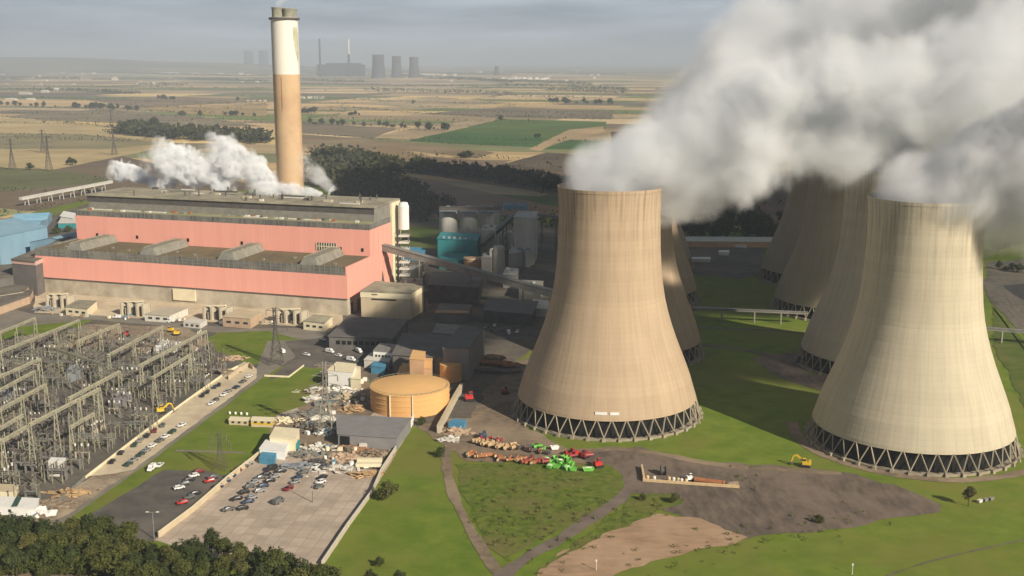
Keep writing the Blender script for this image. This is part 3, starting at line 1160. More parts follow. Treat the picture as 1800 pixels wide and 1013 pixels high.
# stair tower and white plant at the end of the boiler house
st = thing('stair_tower', 'white cylinder topped stair tower at the end of the boiler house', 'tower', G(693, 432))
c = BP(4, 108)
MB().lathe((c.x, c.y, 0), [(4.2, 46), (4.2, 64), (3.2, 67), (.1, 67.5)], 24).build('tank', 'white_paint', st)
b = MB()
for k in range(8):
    b.prism([(c.x - 4, c.y - 4), (c.x + 4, c.y - 4), (c.x + 4, c.y + 4), (c.x - 4, c.y + 4)], 4 + k * 5.2, 5.4 + k * 5.2, True, True)
b.build('landing', 'off_white', st)
b = MB()
for sx_ in (-1, 1):
    for sy_ in (-1, 1):
        b.bar((c.x + 3.6 * sx_, c.y + 3.6 * sy_, 0), (c.x + 3.6 * sx_, c.y + 3.6 * sy_, 46), .7)
b.build('column', 'steel_dark', st)

# ------------------------------------------------------------------ chimney
cb = G(503, 345, 60)
cb = Vector((cb.x + 3, cb.y + 6, 0))
dch = depth(Vector((cb.x, cb.y, 100)))
Rc = 47 * dch / FPX / 2
ztop = CAM_H + (cb.y) * math.tan(math.atan((506.5 - 31) / FPX) - PITCH)
ch = thing('chimney', 'huge tan chimney with a white upper third and four dark flues, behind the boiler house', 'chimney', cb)
zw = CAM_H + cb.y * math.tan(math.atan((506.5 - 131) / FPX) - PITCH)
mat('chimney_tan', (.56, .40, .24), (.51, .355, .21), .05, .85, 0, 6, stretch=(1, 1, .12), c3=(.44, .30, .18), scale3=.03)
mat('chimney_white', (.74, .71, .63), (.68, .65, .57), .05, .7, 0, 6, stretch=(1, 1, .12))
MB().lathe(cb, [(Rc * 1.0, 0), (Rc * .985, zw)], 64).build('shaft', 'chimney_tan', ch, smooth=True)
wb = MB().lathe(cb, [(Rc * .99, zw), (Rc * .985, ztop - 1.2), (Rc * 1.045, ztop - 1.1), (Rc * 1.045, ztop), (Rc * .2, ztop + .1)], 64).build('painted_band', 'chimney_white', ch)
b = MB()
for s in (-1, 1):
    pass
b.lathe(cb, [(Rc * 1.06, ztop - 1.8), (Rc * 1.12, ztop - 1.8), (Rc * 1.12, ztop - .2), (Rc * 1.06, ztop - .2)], 48)
b.build('gallery', 'steel_dark', ch)
for k, (dx, dy) in enumerate(((-.42, -.3), (.42, -.36), (-.4, .45), (.45, .42))):
    zt = ztop + 8.2 - (1.0 if k % 2 else 0)
    MB().lathe((cb.x + dx * Rc, cb.y + dy * Rc, 0), [(Rc * .40, ztop), (Rc * .40, zt - 1.4), (Rc * .43, zt - 1.4), (Rc * .43, zt), (Rc * .36, zt), (Rc * .36, zt - 6)], 28).build('flue', 'flue_grey', ch)
MB().bar(cb + Vector((-2.2, -Rc * .985, zw - 30)), cb + Vector((-2.2, -Rc * .98, zw - 2)), .32, .3).build('ladder', 'rust', ch)
# soot stain down the white paint, a thin patch hugging the shaft
b = MB()
vs, fs = [], []
q0 = math.radians(-30)
nn = 26
for i in range(nn + 1):
    t = i / nn
    z = ztop - 8 - t * (ztop - zw) * .82
    ww = (.36 * math.sin(PI * min(1, t * 1.15 + .12)) ** .6) * (1 - .55 * t) + .05 * mnoise.noise(Vector((t * 8, 2, 0)))
    mid = q0 + .34 * t + .06 * mnoise.noise(Vector((t * 5, 7, 0)))
    for j in range(7):
        q = mid + (j / 6 - .5) * 2 * max(.02, ww)
        vs.append((cb.x + Rc * .9965 * math.cos(q), cb.y + Rc * .9965 * math.sin(q), z))
for i in range(nn):
    for j in range(6):
        a = i * 7 + j
        fs.append((a, a + 7, a + 8, a + 1))
mat('soot', (.50, .49, .36), (.40, .39, .28), .15, .9)
b.add(vs, fs)
b.build('soot_stain', 'soot', wb, smooth=True)

# ------------------------------------------------------------------ other buildings
def quad_px(pts, z):
    return [G(x, y, z) for x, y in pts]


def centre(ps):
    return sum((Vector((p[0], p[1], 0)) for p in ps), Vector((0, 0, 0))) / len(ps)


def inset(ps, k):
    c = centre(ps)
    return [c + (Vector((p[0], p[1], 0)) - c) * k for p in ps]


def flat_building(name, label, cat, roof_px, h, wall, roof, trim=None, parapet=.5, group=None, over=1.03):
    ps = quad_px(roof_px, h)
    c = centre(ps)
    t = thing(name, label, cat, c, group)
    MB().prism(ps, -.2, h - parapet).build('wall', wall, t)
    if trim:
        MB().prism(inset(ps, 1.012), h - parapet - 2.4, h - parapet + .02, True, True).build('fascia', trim, t)
    MB().prism(inset(ps, over), h - parapet + .03, h, True, True).build('roof', roof, t)
    return t, ps


def gable_building(name, label, cat, foot, h, rise, wall, roof, group=None, along=0, over=.6):
    """foot: four world points in order; the ridge runs parallel to side 0-1 when along = 0"""
    ps = [Vector((p[0], p[1], 0)) for p in foot]
    if along:
        ps = ps[1:] + ps[:1]
    c = centre(ps)
    t = thing(name, label, cat, c, group)
    a, b_, c_, d = ps
    m0 = (d + a) / 2
    m1 = (b_ + c_) / 2
    mb = MB()
    U = Vector((0, 0, 1))
    mb.add([a, b_, c_, d, a + U * h, b_ + U * h, c_ + U * h, d + U * h, m0 + U * (h + rise), m1 + U * (h + rise)],
           [(0, 1, 5, 4), (1, 2, 6, 9, 5), (2, 3, 7, 6), (3, 0, 4, 8, 7)])
    mb.build('wall', wall, t)
    ax = (m1 - m0).normalized() * over
    r0, r1 = m0 - ax + U * (h + rise + .15), m1 + ax + U * (h + rise + .15)
    e = []
    for p, q, s in ((a, b_, 1), (d, c_, -1)):
        out = (p - m0).normalized() * over
        lo = U * (h + .15 - rise * over / max(.1, (p - m0).length))
        e.append((p - ax + out + lo, q + ax + out + lo))
    mb = MB()
    T = U * -.2
    for (p, q) in e:
        V = [p, q, r1, r0, p + T, q + T, r1 + T, r0 + T]
        mb.add(V, [(0, 1, 2, 3), (7, 6, 5, 4), (0, 4, 5, 1), (1, 5, 6, 2), (2, 6, 7, 3), (3, 7, 4, 0)])
    mb.build('roof', roof, t)
    return t


def rect(c, l, w_, rz):
    ca, sa = math.cos(rz), math.sin(rz)
    return [Vector((c[0] + x * ca - y * sa, c[1] + x * sa + y * ca, 0)) for x, y in ((-l / 2, -w_ / 2), (l / 2, -w_ / 2), (l / 2, w_ / 2), (-l / 2, w_ / 2))]


# cream annex
t, ps = flat_building('annex_building', 'cream annex with a bright fascia at the corner of the turbine hall', 'building', [(634, 511), (721, 515), (745, 501), (661, 494)], 18.8, 'cream_wall', 'roof_pale', None, .8)
q = inset(ps, 1.015)
MB().prism(q, 14.2, 17.9, True, True).build('fascia', 'cream', t)
A, B_ = ps[0], ps[1]
b = MB()
d_ = (B_ - A).normalized()
n_ = Vector((d_.y, -d_.x, 0))
b.bar(A.lerp(B_, .22) + n_ * .1 - Vector((0, 0, 5.6)), A.lerp(B_, .72) + n_ * .1 - Vector((0, 0, 5.6)), .4, 1.0)
b.build('window', 'dark_glass', t)
b = MB()
b.bar(A.lerp(B_, .23) + n_ * .5 - Vector((0, 0, 2.2)), A.lerp(B_, .34) + n_ * .5 - Vector((0, 0, 2.2)), .3, .5)
b.build('vent', 'steel_dark', t)

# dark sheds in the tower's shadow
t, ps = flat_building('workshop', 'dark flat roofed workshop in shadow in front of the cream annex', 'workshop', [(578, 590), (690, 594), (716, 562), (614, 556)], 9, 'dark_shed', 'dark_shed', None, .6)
b = MB()
A, B_ = ps[0], ps[1]
for k in range(9):
    t0 = .12 + k * .09
    b.bar(A.lerp(B_, t0) + Vector((0, -.3, -4)), A.lerp(B_, t0 + .055) + Vector((0, -.3, -4)), .4, 2.2)
b.build('window', 'black_gap', t)
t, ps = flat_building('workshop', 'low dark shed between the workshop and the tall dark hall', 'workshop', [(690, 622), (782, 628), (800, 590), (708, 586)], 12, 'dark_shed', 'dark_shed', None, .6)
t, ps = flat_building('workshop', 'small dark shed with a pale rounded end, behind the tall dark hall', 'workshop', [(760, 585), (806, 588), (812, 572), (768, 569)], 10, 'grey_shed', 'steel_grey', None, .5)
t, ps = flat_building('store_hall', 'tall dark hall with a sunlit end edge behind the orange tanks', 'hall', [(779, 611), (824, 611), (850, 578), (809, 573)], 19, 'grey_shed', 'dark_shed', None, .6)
b = MB()
b.bar(ps[2] - Vector((0, 0, 1)) , Vector((ps[2].x, ps[2].y, 0)), .9)
b.build('sunlit_edge', 'cream', t)  # cream bar paints sunlight along the hall's end corner
t, ps = flat_building('shed', 'low shed with a sunlit yellow roof edge under the dark conveyor', 'shed', [(766, 547), (824, 548), (830, 536), (774, 533)], 8, 'dark_shed', 'dark_shed', None, .5)
b = MB()
b.bar(ps[0] + Vector((-.3, -.6, -.2)), ps[1] + Vector((.3, -.6, -.2)), .8, 1.6)
b.build('sunlit_roof_edge', 'orange_wall', t)  # orange bar paints the sunlight on the roof's front edge

# pale and cream site offices
t, ps = flat_building('office_block', 'white office block with a grey roof between car park and dark sheds', 'office', [(656, 616), (694, 619), (702, 606), (668, 603)], 9, 'white_paint', 'steel_galv', None, .5)
b = MB()
for k in range(6):
    b.bar(ps[0].lerp(ps[1], .1 + k * .15) + Vector((0, -.2, -3)), ps[0].lerp(ps[1], .18 + k * .15) + Vector((0, -.2, -3)), .3, 1.3)
b.build('window', 'dark_glass', t)
t, ps = flat_building('office_block', 'low white shed in front of the white office block', 'shed', [(640, 632), (684, 636), (690, 624), (652, 620)], 5, 'off_white', 'off_white', None, .4)
t, ps = flat_building('office_block', 'cream stepped office block with flat roof beside the grass bank', 'office', [(576, 650), (620, 654), (626, 640), (592, 636)], 10, 'white_paint', 'cream', None, .5)
t, ps = flat_building('office_block', 'lower cream wing beside the cream stepped office block', 'office', [(616, 664), (634, 666), (634, 645), (626, 644)], 7, 'cream', 'cream', None, .5)
t, ps = flat_building('container', 'bright blue container beside the low white shed', 'container', [(652, 643), (676, 646), (680, 637), (660, 634)], 4.5, 'bright_blue', 'bright_blue', None, .3)
t, ps = flat_building('grey_shed', 'long grey shed with a dark open bay next to the big orange tank', 'shed', [(594, 762), (697, 769), (722, 735), (592, 729)], 6.2, 'grey_shed', 'grey_shed', None, .4)
b = MB()
b.bar(ps[0].lerp(ps[1], .04) + Vector((0, -.15, -3.4)), ps[0].lerp(ps[1], .2) + Vector((0, -.15, -3.4)), .5, 4.6)
b.build('dark_bay', 'black_gap', t)  # black panel paints the shade inside the open bay

# orange tanks
def tank(label, c, R, h, wallm, roofm, dome, name='storage_tank', n=64, group=None):
    t = thing(name, label, 'tank', c, group)
    MB().lathe(c, [(R, -.3), (R, h)], n).build('wall', wallm, t, smooth=True)
    MB().lathe(c, [(R * 1.012, h - .25), (R * 1.012, h + .1), (R * .6, h + dome * .62), (R * .3, h + dome * .9), (.05, h + dome)], n).build('roof', roofm, t)
    return t


c = G(721, 714)
t = tank('large round orange tank with a shallow roof and white ladders', c, 20.3, 11.2, 'orange_tank', 'orange_roof', 2.3)
b = MB()
for k in range(48):
    q = 2 * PI * k / 48
    p = c + Vector((20.1 * math.cos(q), 20.1 * math.sin(q), 11.2))
    q2 = 2 * PI * (k + 1) / 48
    p2 = c + Vector((20.1 * math.cos(q2), 20.1 * math.sin(q2), 11.2))
    b.bar(p, p + Vector((0, 0, 1.1)), .12)
    b.bar(p + Vector((0, 0, 1.1)), p2 + Vector((0, 0, 1.1)), .12)
b.build('handrail', 'steel_olive', t)
b = MB()
for z in (2.8, 5.6, 8.4, 10.6):
    b.lathe(c, [(20.3, z), (20.5, z + .05), (20.5, z + .25), (20.3, z + .3)], 64)
b.build('stiffener', 'orange_tank', t)
for q in (-1.98, -1.42):
    b = MB()
    p = c + Vector((20.8 * math.cos(q), 20.8 * math.sin(q), 0))
    b.bar(p, p + Vector((0, 0, 11.6)), .55, .4)
    b.build('ladder', 'cream', t)
t = tank('small round orange tank behind the large orange tank', G(793, 668), 6.2, 9.5, 'orange_tank', 'orange_roof', 1.0, n=40)
b = MB()
c2 = G(793, 668)
b.lathe(c2, [(6.2, 3), (6.35, 3.05), (6.35, 3.25), (6.2, 3.3)], 40)
b.lathe(c2, [(6.2, 6.2), (6.35, 6.25), (6.35, 6.45), (6.2, 6.5)], 40)
b.build('stiffener', 'orange_tank', t)
t = thing('orange_building', 'stepped orange building behind the large orange tank', 'building', G(733, 660))
for nm, px_, h in (('tower_block', [(720, 630), (745, 632), (748, 618), (726, 615)], 17), ('middle_block', [(716, 645), (757, 647), (760, 630), (722, 628)], 11.5),
                   ('low_block', [(698, 656), (718, 657), (722, 645), (704, 643)], 6), ('step_block', [(703, 648), (719, 649), (722, 640), (708, 638)], 9)):
    ps = quad_px(px_, h)
    o = MB().prism(ps, 0, h - .4).build(nm, 'orange_wall', t)
    MB().prism(inset(ps, 1.03), h - .38, h, True, True).build('roof', 'orange_roof', o)

# retaining walls
def wall(name, label, px, h, thick, m, cap=None, z0=0):
    pts = [G(*p) for p in px]
    t = thing(name, label, 'wall', pts[0])
    b = MB()
    for a, c_ in zip(pts, pts[1:]):
        b.bar(Vector((a.x, a.y, z0 + h / 2)), Vector((c_.x, c_.y, z0 + h / 2)), thick, h)
    b.build('wall_panel', m, t)
    if cap:
        b = MB()
        for a, c_ in zip(pts, pts[1:]):
            b.bar(Vector((a.x, a.y, z0 + h + .08)), Vector((c_.x, c_.y, z0 + h + .08)), thick * 1.25, .14)
        b.build('coping', cap, t)
    return t


wall('boundary_wall', 'pale coped wall dividing the dark car park from the concrete yard', [(279, 946), (340, 900), (400, 847), (452, 806), (482, 780)], 2.4, .5, 'cream_wall', 'cream')
wall('boundary_wall', 'tall white wall end beside the long grey shed', [(727, 744), (712, 768), (703, 780)], 4.5, .4, 'white_paint')
wall('boundary_wall', 'pale boundary wall along the edge of the front lawn', [(703, 781), (670, 832), (655, 868), (610, 930), (566, 996)], 2.0, .4, 'concrete_pale', 'off_white')
wall('retaining_wall', 'tan retaining wall curving past the large orange tank', [(812, 686), (800, 706), (785, 735), (771, 762)], 3.6, 1.6, 'concrete_pale', 'cream_wall')
wall('parapet_wall', 'dark edged low wall beside the parking strip', [(150, 842), (245, 768), (330, 705), (400, 655), (418, 646)], 1.1, .3, 'cream', 'cream')
wall('boundary_wall', 'grey fence wall along the bottom of the substation', [(40, 925), (110, 878), (150, 842)], 1.6, .3, 'steel_galv')
wall('parapet_wall', 'low cream wall around the bay at the top of the parking strip', [(402, 668), (420, 655), (438, 644), (445, 650)], 2.6, .3, 'cream_wall')
wall('parapet_wall', 'pale kerb wall round the small lay-by beside the upper lawn', [(465, 662), (508, 664), (534, 644)], 1.0, .4, 'cream')

# left: low sheds, brick blocks and the blue halls
t, ps = flat_building('low_shed', 'long low shed with brown flat roof in front of the brick yard', 'shed', [(-60, 528), (40, 512), (54, 499), (-60, 503)], 7, 'brick_pale', 'roof_felt', 'concrete_pale', .5)
t, ps = flat_building('low_shed', 'grey topped brick shed beside the corner of the turbine hall', 'shed', [(-40, 552), (52, 520), (58, 508), (0, 520)], 6, 'brick_pale', 'roof_felt', None, .5)
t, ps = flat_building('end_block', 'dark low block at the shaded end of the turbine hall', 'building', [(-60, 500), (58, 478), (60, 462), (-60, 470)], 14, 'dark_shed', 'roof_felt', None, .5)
t, ps = flat_building('end_block', 'pale pink canopy block at the end of the turbine hall', 'building', [(20, 455), (62, 459), (150, 420), (120, 416)], 27, 'dark_shed', 'roof_felt', None, .3)
MB().prism(inset(ps, 1.008), 23.5, 26.65, True, True).build('fascia', 'pale_pink', t)
t = gable_building('blue_hall', 'big blue-grey hall at the edge of the photo beside the long conveyor', 'hall', rect((-456, 985), 70, 60, -.3), 30, 7, 'blue_shed', 'blue_shed', along=1)
t = gable_building('blue_hall', 'lower blue-grey hall with dark slatted windows beside the pink building', 'hall', rect((-385, 985), 46, 52, -.3), 22, 5, 'blue_shed', 'blue_shed', along=1)
b = MB()
for k in range(3):
    p0 = G(72, 366 + k * 4.4, 12 - k * 2.2)
    p1 = G(114, 362 + k * 4.4, 12 - k * 2.2)
    b.bar(p0, p1, .5, 1.5)
t2 = t
f0 = rect((-385, 985), 46.8, 52.8, -.3)
b = MB()
for k in range(3):
    b.bar(f0[0].lerp(f0[1], .25) + Vector((0, 0, 7 + k * 3.4)), f0[0].lerp(f0[1], .5) + Vector((0, 0, 7 + k * 3.4)), .4, 1.7)
    b.bar(f0[0].lerp(f0[1], .58) + Vector((0, 0, 7 + k * 3.4)), f0[0].lerp(f0[1], .88) + Vector((0, 0, 7 + k * 3.4)), .4, 1.7)
b.build('window', 'dark_glass', t)
t = gable_building('long_shed', 'long low shed with a bright sky-blue roof below the blue halls', 'shed', [G(-60, 432), G(58, 420), G(86, 396), G(-20, 402)], 7, 3.5, 'blue_shed', 'blue_roof')
t = gable_building('long_shed', 'short sky-blue roofed shed stepped above the long blue shed', 'shed', [G(22, 402), G(84, 398), G(92, 388), G(34, 390)], 9, 3, 'blue_shed', 'blue_roof')
t, ps = flat_building('kiosk', 'small white topped store beside the blue halls', 'store', [(105, 380), (128, 384), (134, 375), (112, 371)], 7, 'off_white', 'white_paint', None, .4)
t, ps = flat_building('kiosk', 'small green-blue store at the foot of the pink wall', 'store', [(102, 392), (134, 392), (134, 382), (108, 382)], 6, 'teal', 'off_white', None, .4)


# conveyors
def conveyor(name, label, a, b2, wd, ht, m, posts, lean=0, roofm='steel_galv'):
    t = thing(name, label, 'conveyor', (a.x, a.y, 0))
    MB().bar(a, b2, wd, ht).build('gallery', m, t)
    MB().bar(a + Vector((0, 0, ht * .5 + .2)), b2 + Vector((0, 0, ht * .5 + .2)), wd * 1.15, .35).build('roof', roofm, t)
    for f in posts:
        p = a.lerp(b2, f)
        d_ = (b2 - a)
        s = Vector((-d_.y, d_.x, 0)).normalized()
        b = MB()
        for k in (-1, 1):
            b.bar(Vector((p.x, p.y, 0)) + s * k * wd * .7, p + s * k * wd * .45 - Vector((0, 0, ht * .4)), .8)
        for z in range(4, int(p.z), 7):
            b.bar(Vector((p.x, p.y, z)) + s * wd * .6, Vector((p.x, p.y, z + 5)) - s * wd * .55, .4)
        b.build('trestle', m, t)
    return t


a = BP(-2, 60, 38)
a = G(659, 431, 37)
e_ = TL1 + Vector((-30, 22, 0))
e_ = G(985, 520, 10)
t = conveyor('coal_conveyor', 'dark inclined conveyor running from the pink wall down behind the tan tower', a, e_, 5.5, 4.5, 'steel_grey', (.26, .52, .8))
b = MB()
p0 = a.lerp(e_, .015)
b.bar(p0 - Vector((0, 0, 2)), Vector((p0.x + 6, p0.y - 8, 2)), 1.6)
b.build('raking_strut', 'steel_dark', t)
conveyor('long_conveyor', 'long pale covered conveyor beyond the blue halls', G(36, 350, 9), G(196, 320, 12), 4.5, 3.2, 'silo_grey', (.06, .18, .3, .42, .54, .66, .78, .9), 0, 'off_white')
conveyor('coal_conveyor', 'short dark conveyor climbing to the grey bunker', G(845, 432, 12), G(905, 378, 34), 4.0, 3.5, 'steel_dark', (.35, .7))
conveyor('pipe_bridge', 'thin lattice bridge leading from the grey bunker behind the tan tower', G(944, 378, 32), G(1000, 384, 32), 2.2, 2.2, 'steel_grey', (.15, .6))
conveyor('pipe_bridge', 'low pipe bridge over the grass between the two tower rows', G(1190, 541, 8), G(1420, 551, 8), 3.0, 1.2, 'steel_grey', (.1, .35, .6, .8))
conveyor('pipe_bridge', 'pipe bridge over the tracks beside the pale cream tower', G(1730, 578, 8), G(1860, 588, 8), 3.5, 1.4, 'steel_grey', (.25, .6, .8))

# silos and bunkers beyond the turbine hall
for k, (px, lab) in enumerate(((788.5, 'grey silo furthest from the bunker, above the teal building'), (824.5, 'middle one of three grey silos above the teal building'), (861, 'grey silo beside the dark sloping conveyor'))):
    c = G(px, 432)
    R = 15.6 * mpp(c)
    t = thing('silo', lab, 'silo', c, 'grey concrete silos')
    MB().lathe(c, [(R, -.2), (R, 33)], 36).build('shell', 'silo_grey', t, smooth=True)
    MB().lathe(c, [(R * 1.03, 32.6), (R * 1.03, 33.6), (R * .3, 34.6), (.05, 34.7)], 36).build('roof', 'slate_blue', t)
    b = MB()
    b.box((c.x, c.y, 36.6), (4, 4, 4), .2)
    b.build('roof_house', 'slate_blue', t)
t = thing('silo_gallery', 'slate roofed gallery running across the three grey silo tops', 'gallery', G(825, 428))
MB().bar(G(772, 367, 38) , G(880, 367, 38), 5, 3).build('gallery_wall', 'steel_dark', t)
MB().bar(G(772, 367, 38) + Vector((0, 0, 1.7)), G(880, 367, 38) + Vector((0, 0, 1.7)), 6, .4).build('roof', 'steel_dark', t)
t, ps = flat_building('teal_building', 'teal clad building in front of the grey silos', 'building', [(769, 419), (838, 423), (844, 411), (776, 408)], 19, 'teal', 'teal', None, .5)
b = MB()
for k in range(6):
    p = ps[0].lerp(ps[1], .15 + k * .14) + Vector((0, 4, .2))
    b.box((p.x, p.y, 19.8), (2.2, 2, 1.8), .2)
b.build('roof_unit', 'slate_blue', t)
t, ps = flat_building('teal_building', 'lower teal wing in front of the teal building', 'building', [(772, 455), (818, 457), (824, 446), (780, 444)], 9, 'teal', 'teal', None, .4)
t, ps = flat_building('bunker', 'large square grey bunker beside the three silos', 'bunker', [(903, 381), (940, 384), (945, 372), (912, 370)], 40, 'silo_grey', 'silo_grey', None, .6)
t, ps = flat_building('bunker', 'low grey wing at the foot of the square bunker', 'bunker', [(894, 446), (938, 440), (944, 430), (900, 434)], 13, 'silo_grey', 'silo_grey', None, .5)
t = thing('steel_frame', 'blue steel frame on top of the conveyor beside the grey bunker', 'steel frame', G(908, 430))
b = MB()
c = G(908, 372, 40)
for i in range(4):
    for j in range(2):
        p = c + Vector((-12 + i * 7, j * 6, 0))
        b.bar(p, p + Vector((0, 0, 7)), .8)
    b.bar(c + Vector((-12 + i * 7, 0, 7)), c + Vector((-12 + i * 7, 6, 7)), .8)
b.bar(c + Vector((-12, 0, 7)), c + Vector((9, 0, 7)), 1.2)
b.bar(c + Vector((-12, 6, 3)), c + Vector((9, 6, 3)), 2.4)
b.build('frame', 'bright_blue', t)
for px, pyb, pw, h, lab, m_ in ((877, 487, 21, 24, 'tall white vessel below the grey bunker', 'silo_grey'), (895.5, 440, 11, 17, 'slim white column between bunker and vessel', 'off_white'), (863.5, 484, 13, 13, 'short pale vessel with an arched pipe', 'silo_grey')):
    c = G(px, pyb)
    R = pw / 2 * mpp(c)
    t = thing('process_vessel', lab, 'vessel', c)
    MB().lathe(c, [(R, 0), (R, h), (R * .8, h + R * .4), (.05, h + R * .55)], 24).build('shell', m_, t, smooth=False)
    b = MB()
    b.tube(c + Vector((-R * 1.4, -1, 0)), c + Vector((-R * 1.4, -1, h * .95)), R * .22, 8)
    b.tube(c + Vector((-R * 1.4, -1, h * .95)), c + Vector((0, -1, h * 1.02)), R * .22, 8)
    b.build('pipe', m_, t)
for roof_px, h, m_, lab in (([(846, 452), (864, 453), (867, 445), (850, 444)], 18, 'silo_grey', 'grey plant block between the teal building and the tall white vessel'), ([(884, 482), (908, 484), (912, 472), (890, 470)], 11, 'silo_grey', 'low pale plant block at the foot of the tall white vessel'),
                            ([(846, 404), (872, 405), (876, 396), (852, 395)], 24, 'silo_grey', 'pale block under the short dark conveyor behind the teal building'), ([(912, 505), (950, 508), (955, 494), (918, 492)], 9, 'steel_grey', 'grey-brown store under the lower end of the long dark conveyor'),
                            ([(700, 500), (742, 503), (748, 490), (708, 488)], 8, 'steel_grey', 'dark cluttered plant roof beside the cream annex')):
    t, ps = flat_building('plant_block', lab, 'building', roof_px, h, m_, m_, None, .5)
    for f in (.25, .6):
        p = ps[0].lerp(ps[2], f)
        MB().box((p.x, p.y, h + .9), (2.4, 2.2, 1.8), .2).build('roof_unit', 'slate_blue', t)
for px, py, pw, h, lab in ((914, 468, 11, 15, 'small pale silo nearest the tall white vessel'), (927, 469, 11, 15, 'small pale silo nearest the tan tower')):
    c = G(px, py)
    R = pw / 2 * mpp(c)
    t = thing('silo', lab, 'silo', c)
    MB().lathe(c, [(R, 0), (R, h)], 24).build('shell', 'silo_grey', t, smooth=True)
    MB().lathe(c, [(R * 1.04, h - .2), (R * 1.04, h + .3), (.05, h + 1.6)], 24).build('roof', 'slate_blue', t)
c = G(831, 480)
t = tank('plain tan tank with a pale rim standing below the dark conveyor', c, 15.5 * mpp(c), 13, 'orange_wall', 'orange_wall', .8, n=32)
MB().lathe(c, [(15.7 * mpp(c), 12.4), (15.9 * mpp(c), 12.4), (15.9 * mpp(c), 13.2), (15.2 * mpp(c), 13.2)], 32).build('rim', 'cream', t)
t, ps = flat_building('shed', 'small bright blue store near the white plant block', 'store', [(710, 446), (746, 448), (748, 436), (714, 434)], 6, 'bright_blue', 'bright_blue', None, .4)
t, ps = flat_building('plant_block', 'white plant block at the foot of the stair tower', 'building', [(684, 443), (708, 446), (710, 434), (692, 432)], 15, 'white_paint', 'white_paint', None, .4)
t, ps = flat_building('plant_block', 'pale sloping canopy beside the cluttered yard', 'canopy', [(706, 480), (742, 467), (746, 462), (712, 472)], 9, 'steel_grey', 'off_white', None, .4)
t, ps = flat_building('store_shed', 'pale sheet roofed shed beside the tan tower', 'shed', [(930, 541), (962, 543), (966, 527), (938, 526)], 6, 'off_white', 'off_white', None, .4)
t, ps = flat_building('dark_plant', 'dark brown plant building under the long dark conveyor', 'building', [(752, 500), (840, 505), (850, 480), (760, 478)], 14, 'steel_dark', 'dark_shed', None, .4)
t, ps = flat_building('dark_plant', 'low dark plant building near the foot of the tan tower', 'building', [(850, 545), (935, 552), (945, 530), (860, 524)], 8, 'steel_dark', 'dark_shed', None, .4)
conveyor('pipe_bridge', 'thin pale pipe bridge crossing the dark plant yard', G(748, 512, 7), G(804, 505, 8), 1.4, 1.2, 'silo_grey', (.5,))
t = thing('lattice_post', 'tall dark frame post under the long dark conveyor', 'post', G(746, 546))
b = MB()
p = G(746, 546)
b.bar(p, p + Vector((0, 0, 28)), 1.5)
b.build('post', 'steel_dark', t)

# long low sheds in the far yard between the tower rows
t, ps = flat_building('long_shed', 'long pale roofed shed in front of the dark wood between the tower rows', 'shed', [(1195, 424), (1365, 425), (1368, 417), (1198, 416)], 6, 'orange_wall', 'off_white', None, .5)
for k, (px, py, w_, lab) in enumerate(((1272, 443, 9, 'small white hut in the far yard between the tower rows'), (1232, 455, 16, 'pale low van shed in the far yard'), (1302, 430, 10, 'white box hut close to the long pale shed'))):
    p = G(px, py)
    t, ps = flat_building('hut', lab, 'hut', [(px - w_, py), (px + w_, py + 1), (px + w_ + 1, py - 3), (px - w_ + 1, py - 3)], 3, 'white_paint', 'white_paint', None, .3)

# concrete stuff along the front of the turbine hall: transformer bays and huts
bay_px = [(100, 542), (232, 556), (378, 564), (508, 570)]
for k, (px, py) in enumerate(bay_px):
    c = G(px, py)
    t = thing('transformer_bay', '%s concrete transformer bay from the far end of the turbine hall front' % ORD[k + 1], 'transformer', c, 'transformer bays in front of the turbine hall')
    rz = math.radians(-18.5)
    ca, sa = math.cos(rz), math.sin(rz)

    def LP(x, y, z=0):
        return Vector((c.x + x * ca - y * sa, c.y + x * sa + y * ca, z))
    b = MB()
    for x in (-9, -3, 4, 9):
        b.box(LP(x, 4, 4.5), (1.3, 8, 9), rz)
    b.box(LP(0, 9, 4), (20, 1, 8), rz)
    b.build('blast_wall', 'concrete_pale', t)
    b = MB()
    b.box(LP(.5, 5, 2.6), (5.5, 5, 5.2), rz)
    b.build('tank', 'steel_dark', t)
    b = MB()
    for j in range(3):
        b.tube(LP(-1 + j * 1.4, 5, 5.2), LP(-1.5 + j * 1.9, 5, 8), .35, 6)
    b.build('bushing', 'porcelain', t)
    b = MB()
    for j in range(6):
        b.box(LP(-6 + j * .0 + (j % 3) * 1.2, 2 + (j // 3) * 3, 3.0), (.5, 2.4, 5), rz)
    b.build('radiator', 'concrete', t)
    b = MB()
    b.bar(LP(-8, 3, 9.3), LP(6, 5, 10.2), 2.4, .6)
    b.build('duct', 'cream', t)
for roof_px, h, wl, rf, lab in (([(115, 539), (153, 543), (170, 529), (137, 527)], 6, 'cream', 'roof_pale', 'small cream brick hut with dark windows beside the first transformer bay'),
                                ([(254, 552), (298, 555), (330, 541), (294, 539)], 5, 'off_white', 'concrete_pale', 'low white concrete block beside the second transformer bay'),
                                ([(391, 556), (440, 560), (460, 548), (414, 545)], 7, 'brick_pale', 'cream_wall', 'tan brick block with red stores in front of it'),
                                ([(533, 564), (570, 568), (584, 556), (552, 553)], 6, 'cream', 'roof_pale', 'cream hut next to the dark workshop'),
                                ([(322, 566), (352, 569), (364, 562), (336, 560)], 3.5, 'off_white', 'off_white', 'low white store between the second and third transformer bays')):
    t, ps = flat_building('hut', lab, 'hut', roof_px, h, wl, rf, None, .35)
    b = MB()
    for k in range(3):
        b.bar(ps[0].lerp(ps[1], .15 + k * .3) + Vector((0, -.12, -h * .5)), ps[0].lerp(ps[1], .3 + k * .3) + Vector((0, -.12, -h * .5)), .3, 1.3)
    b.build('window', 'dark_glass', t)
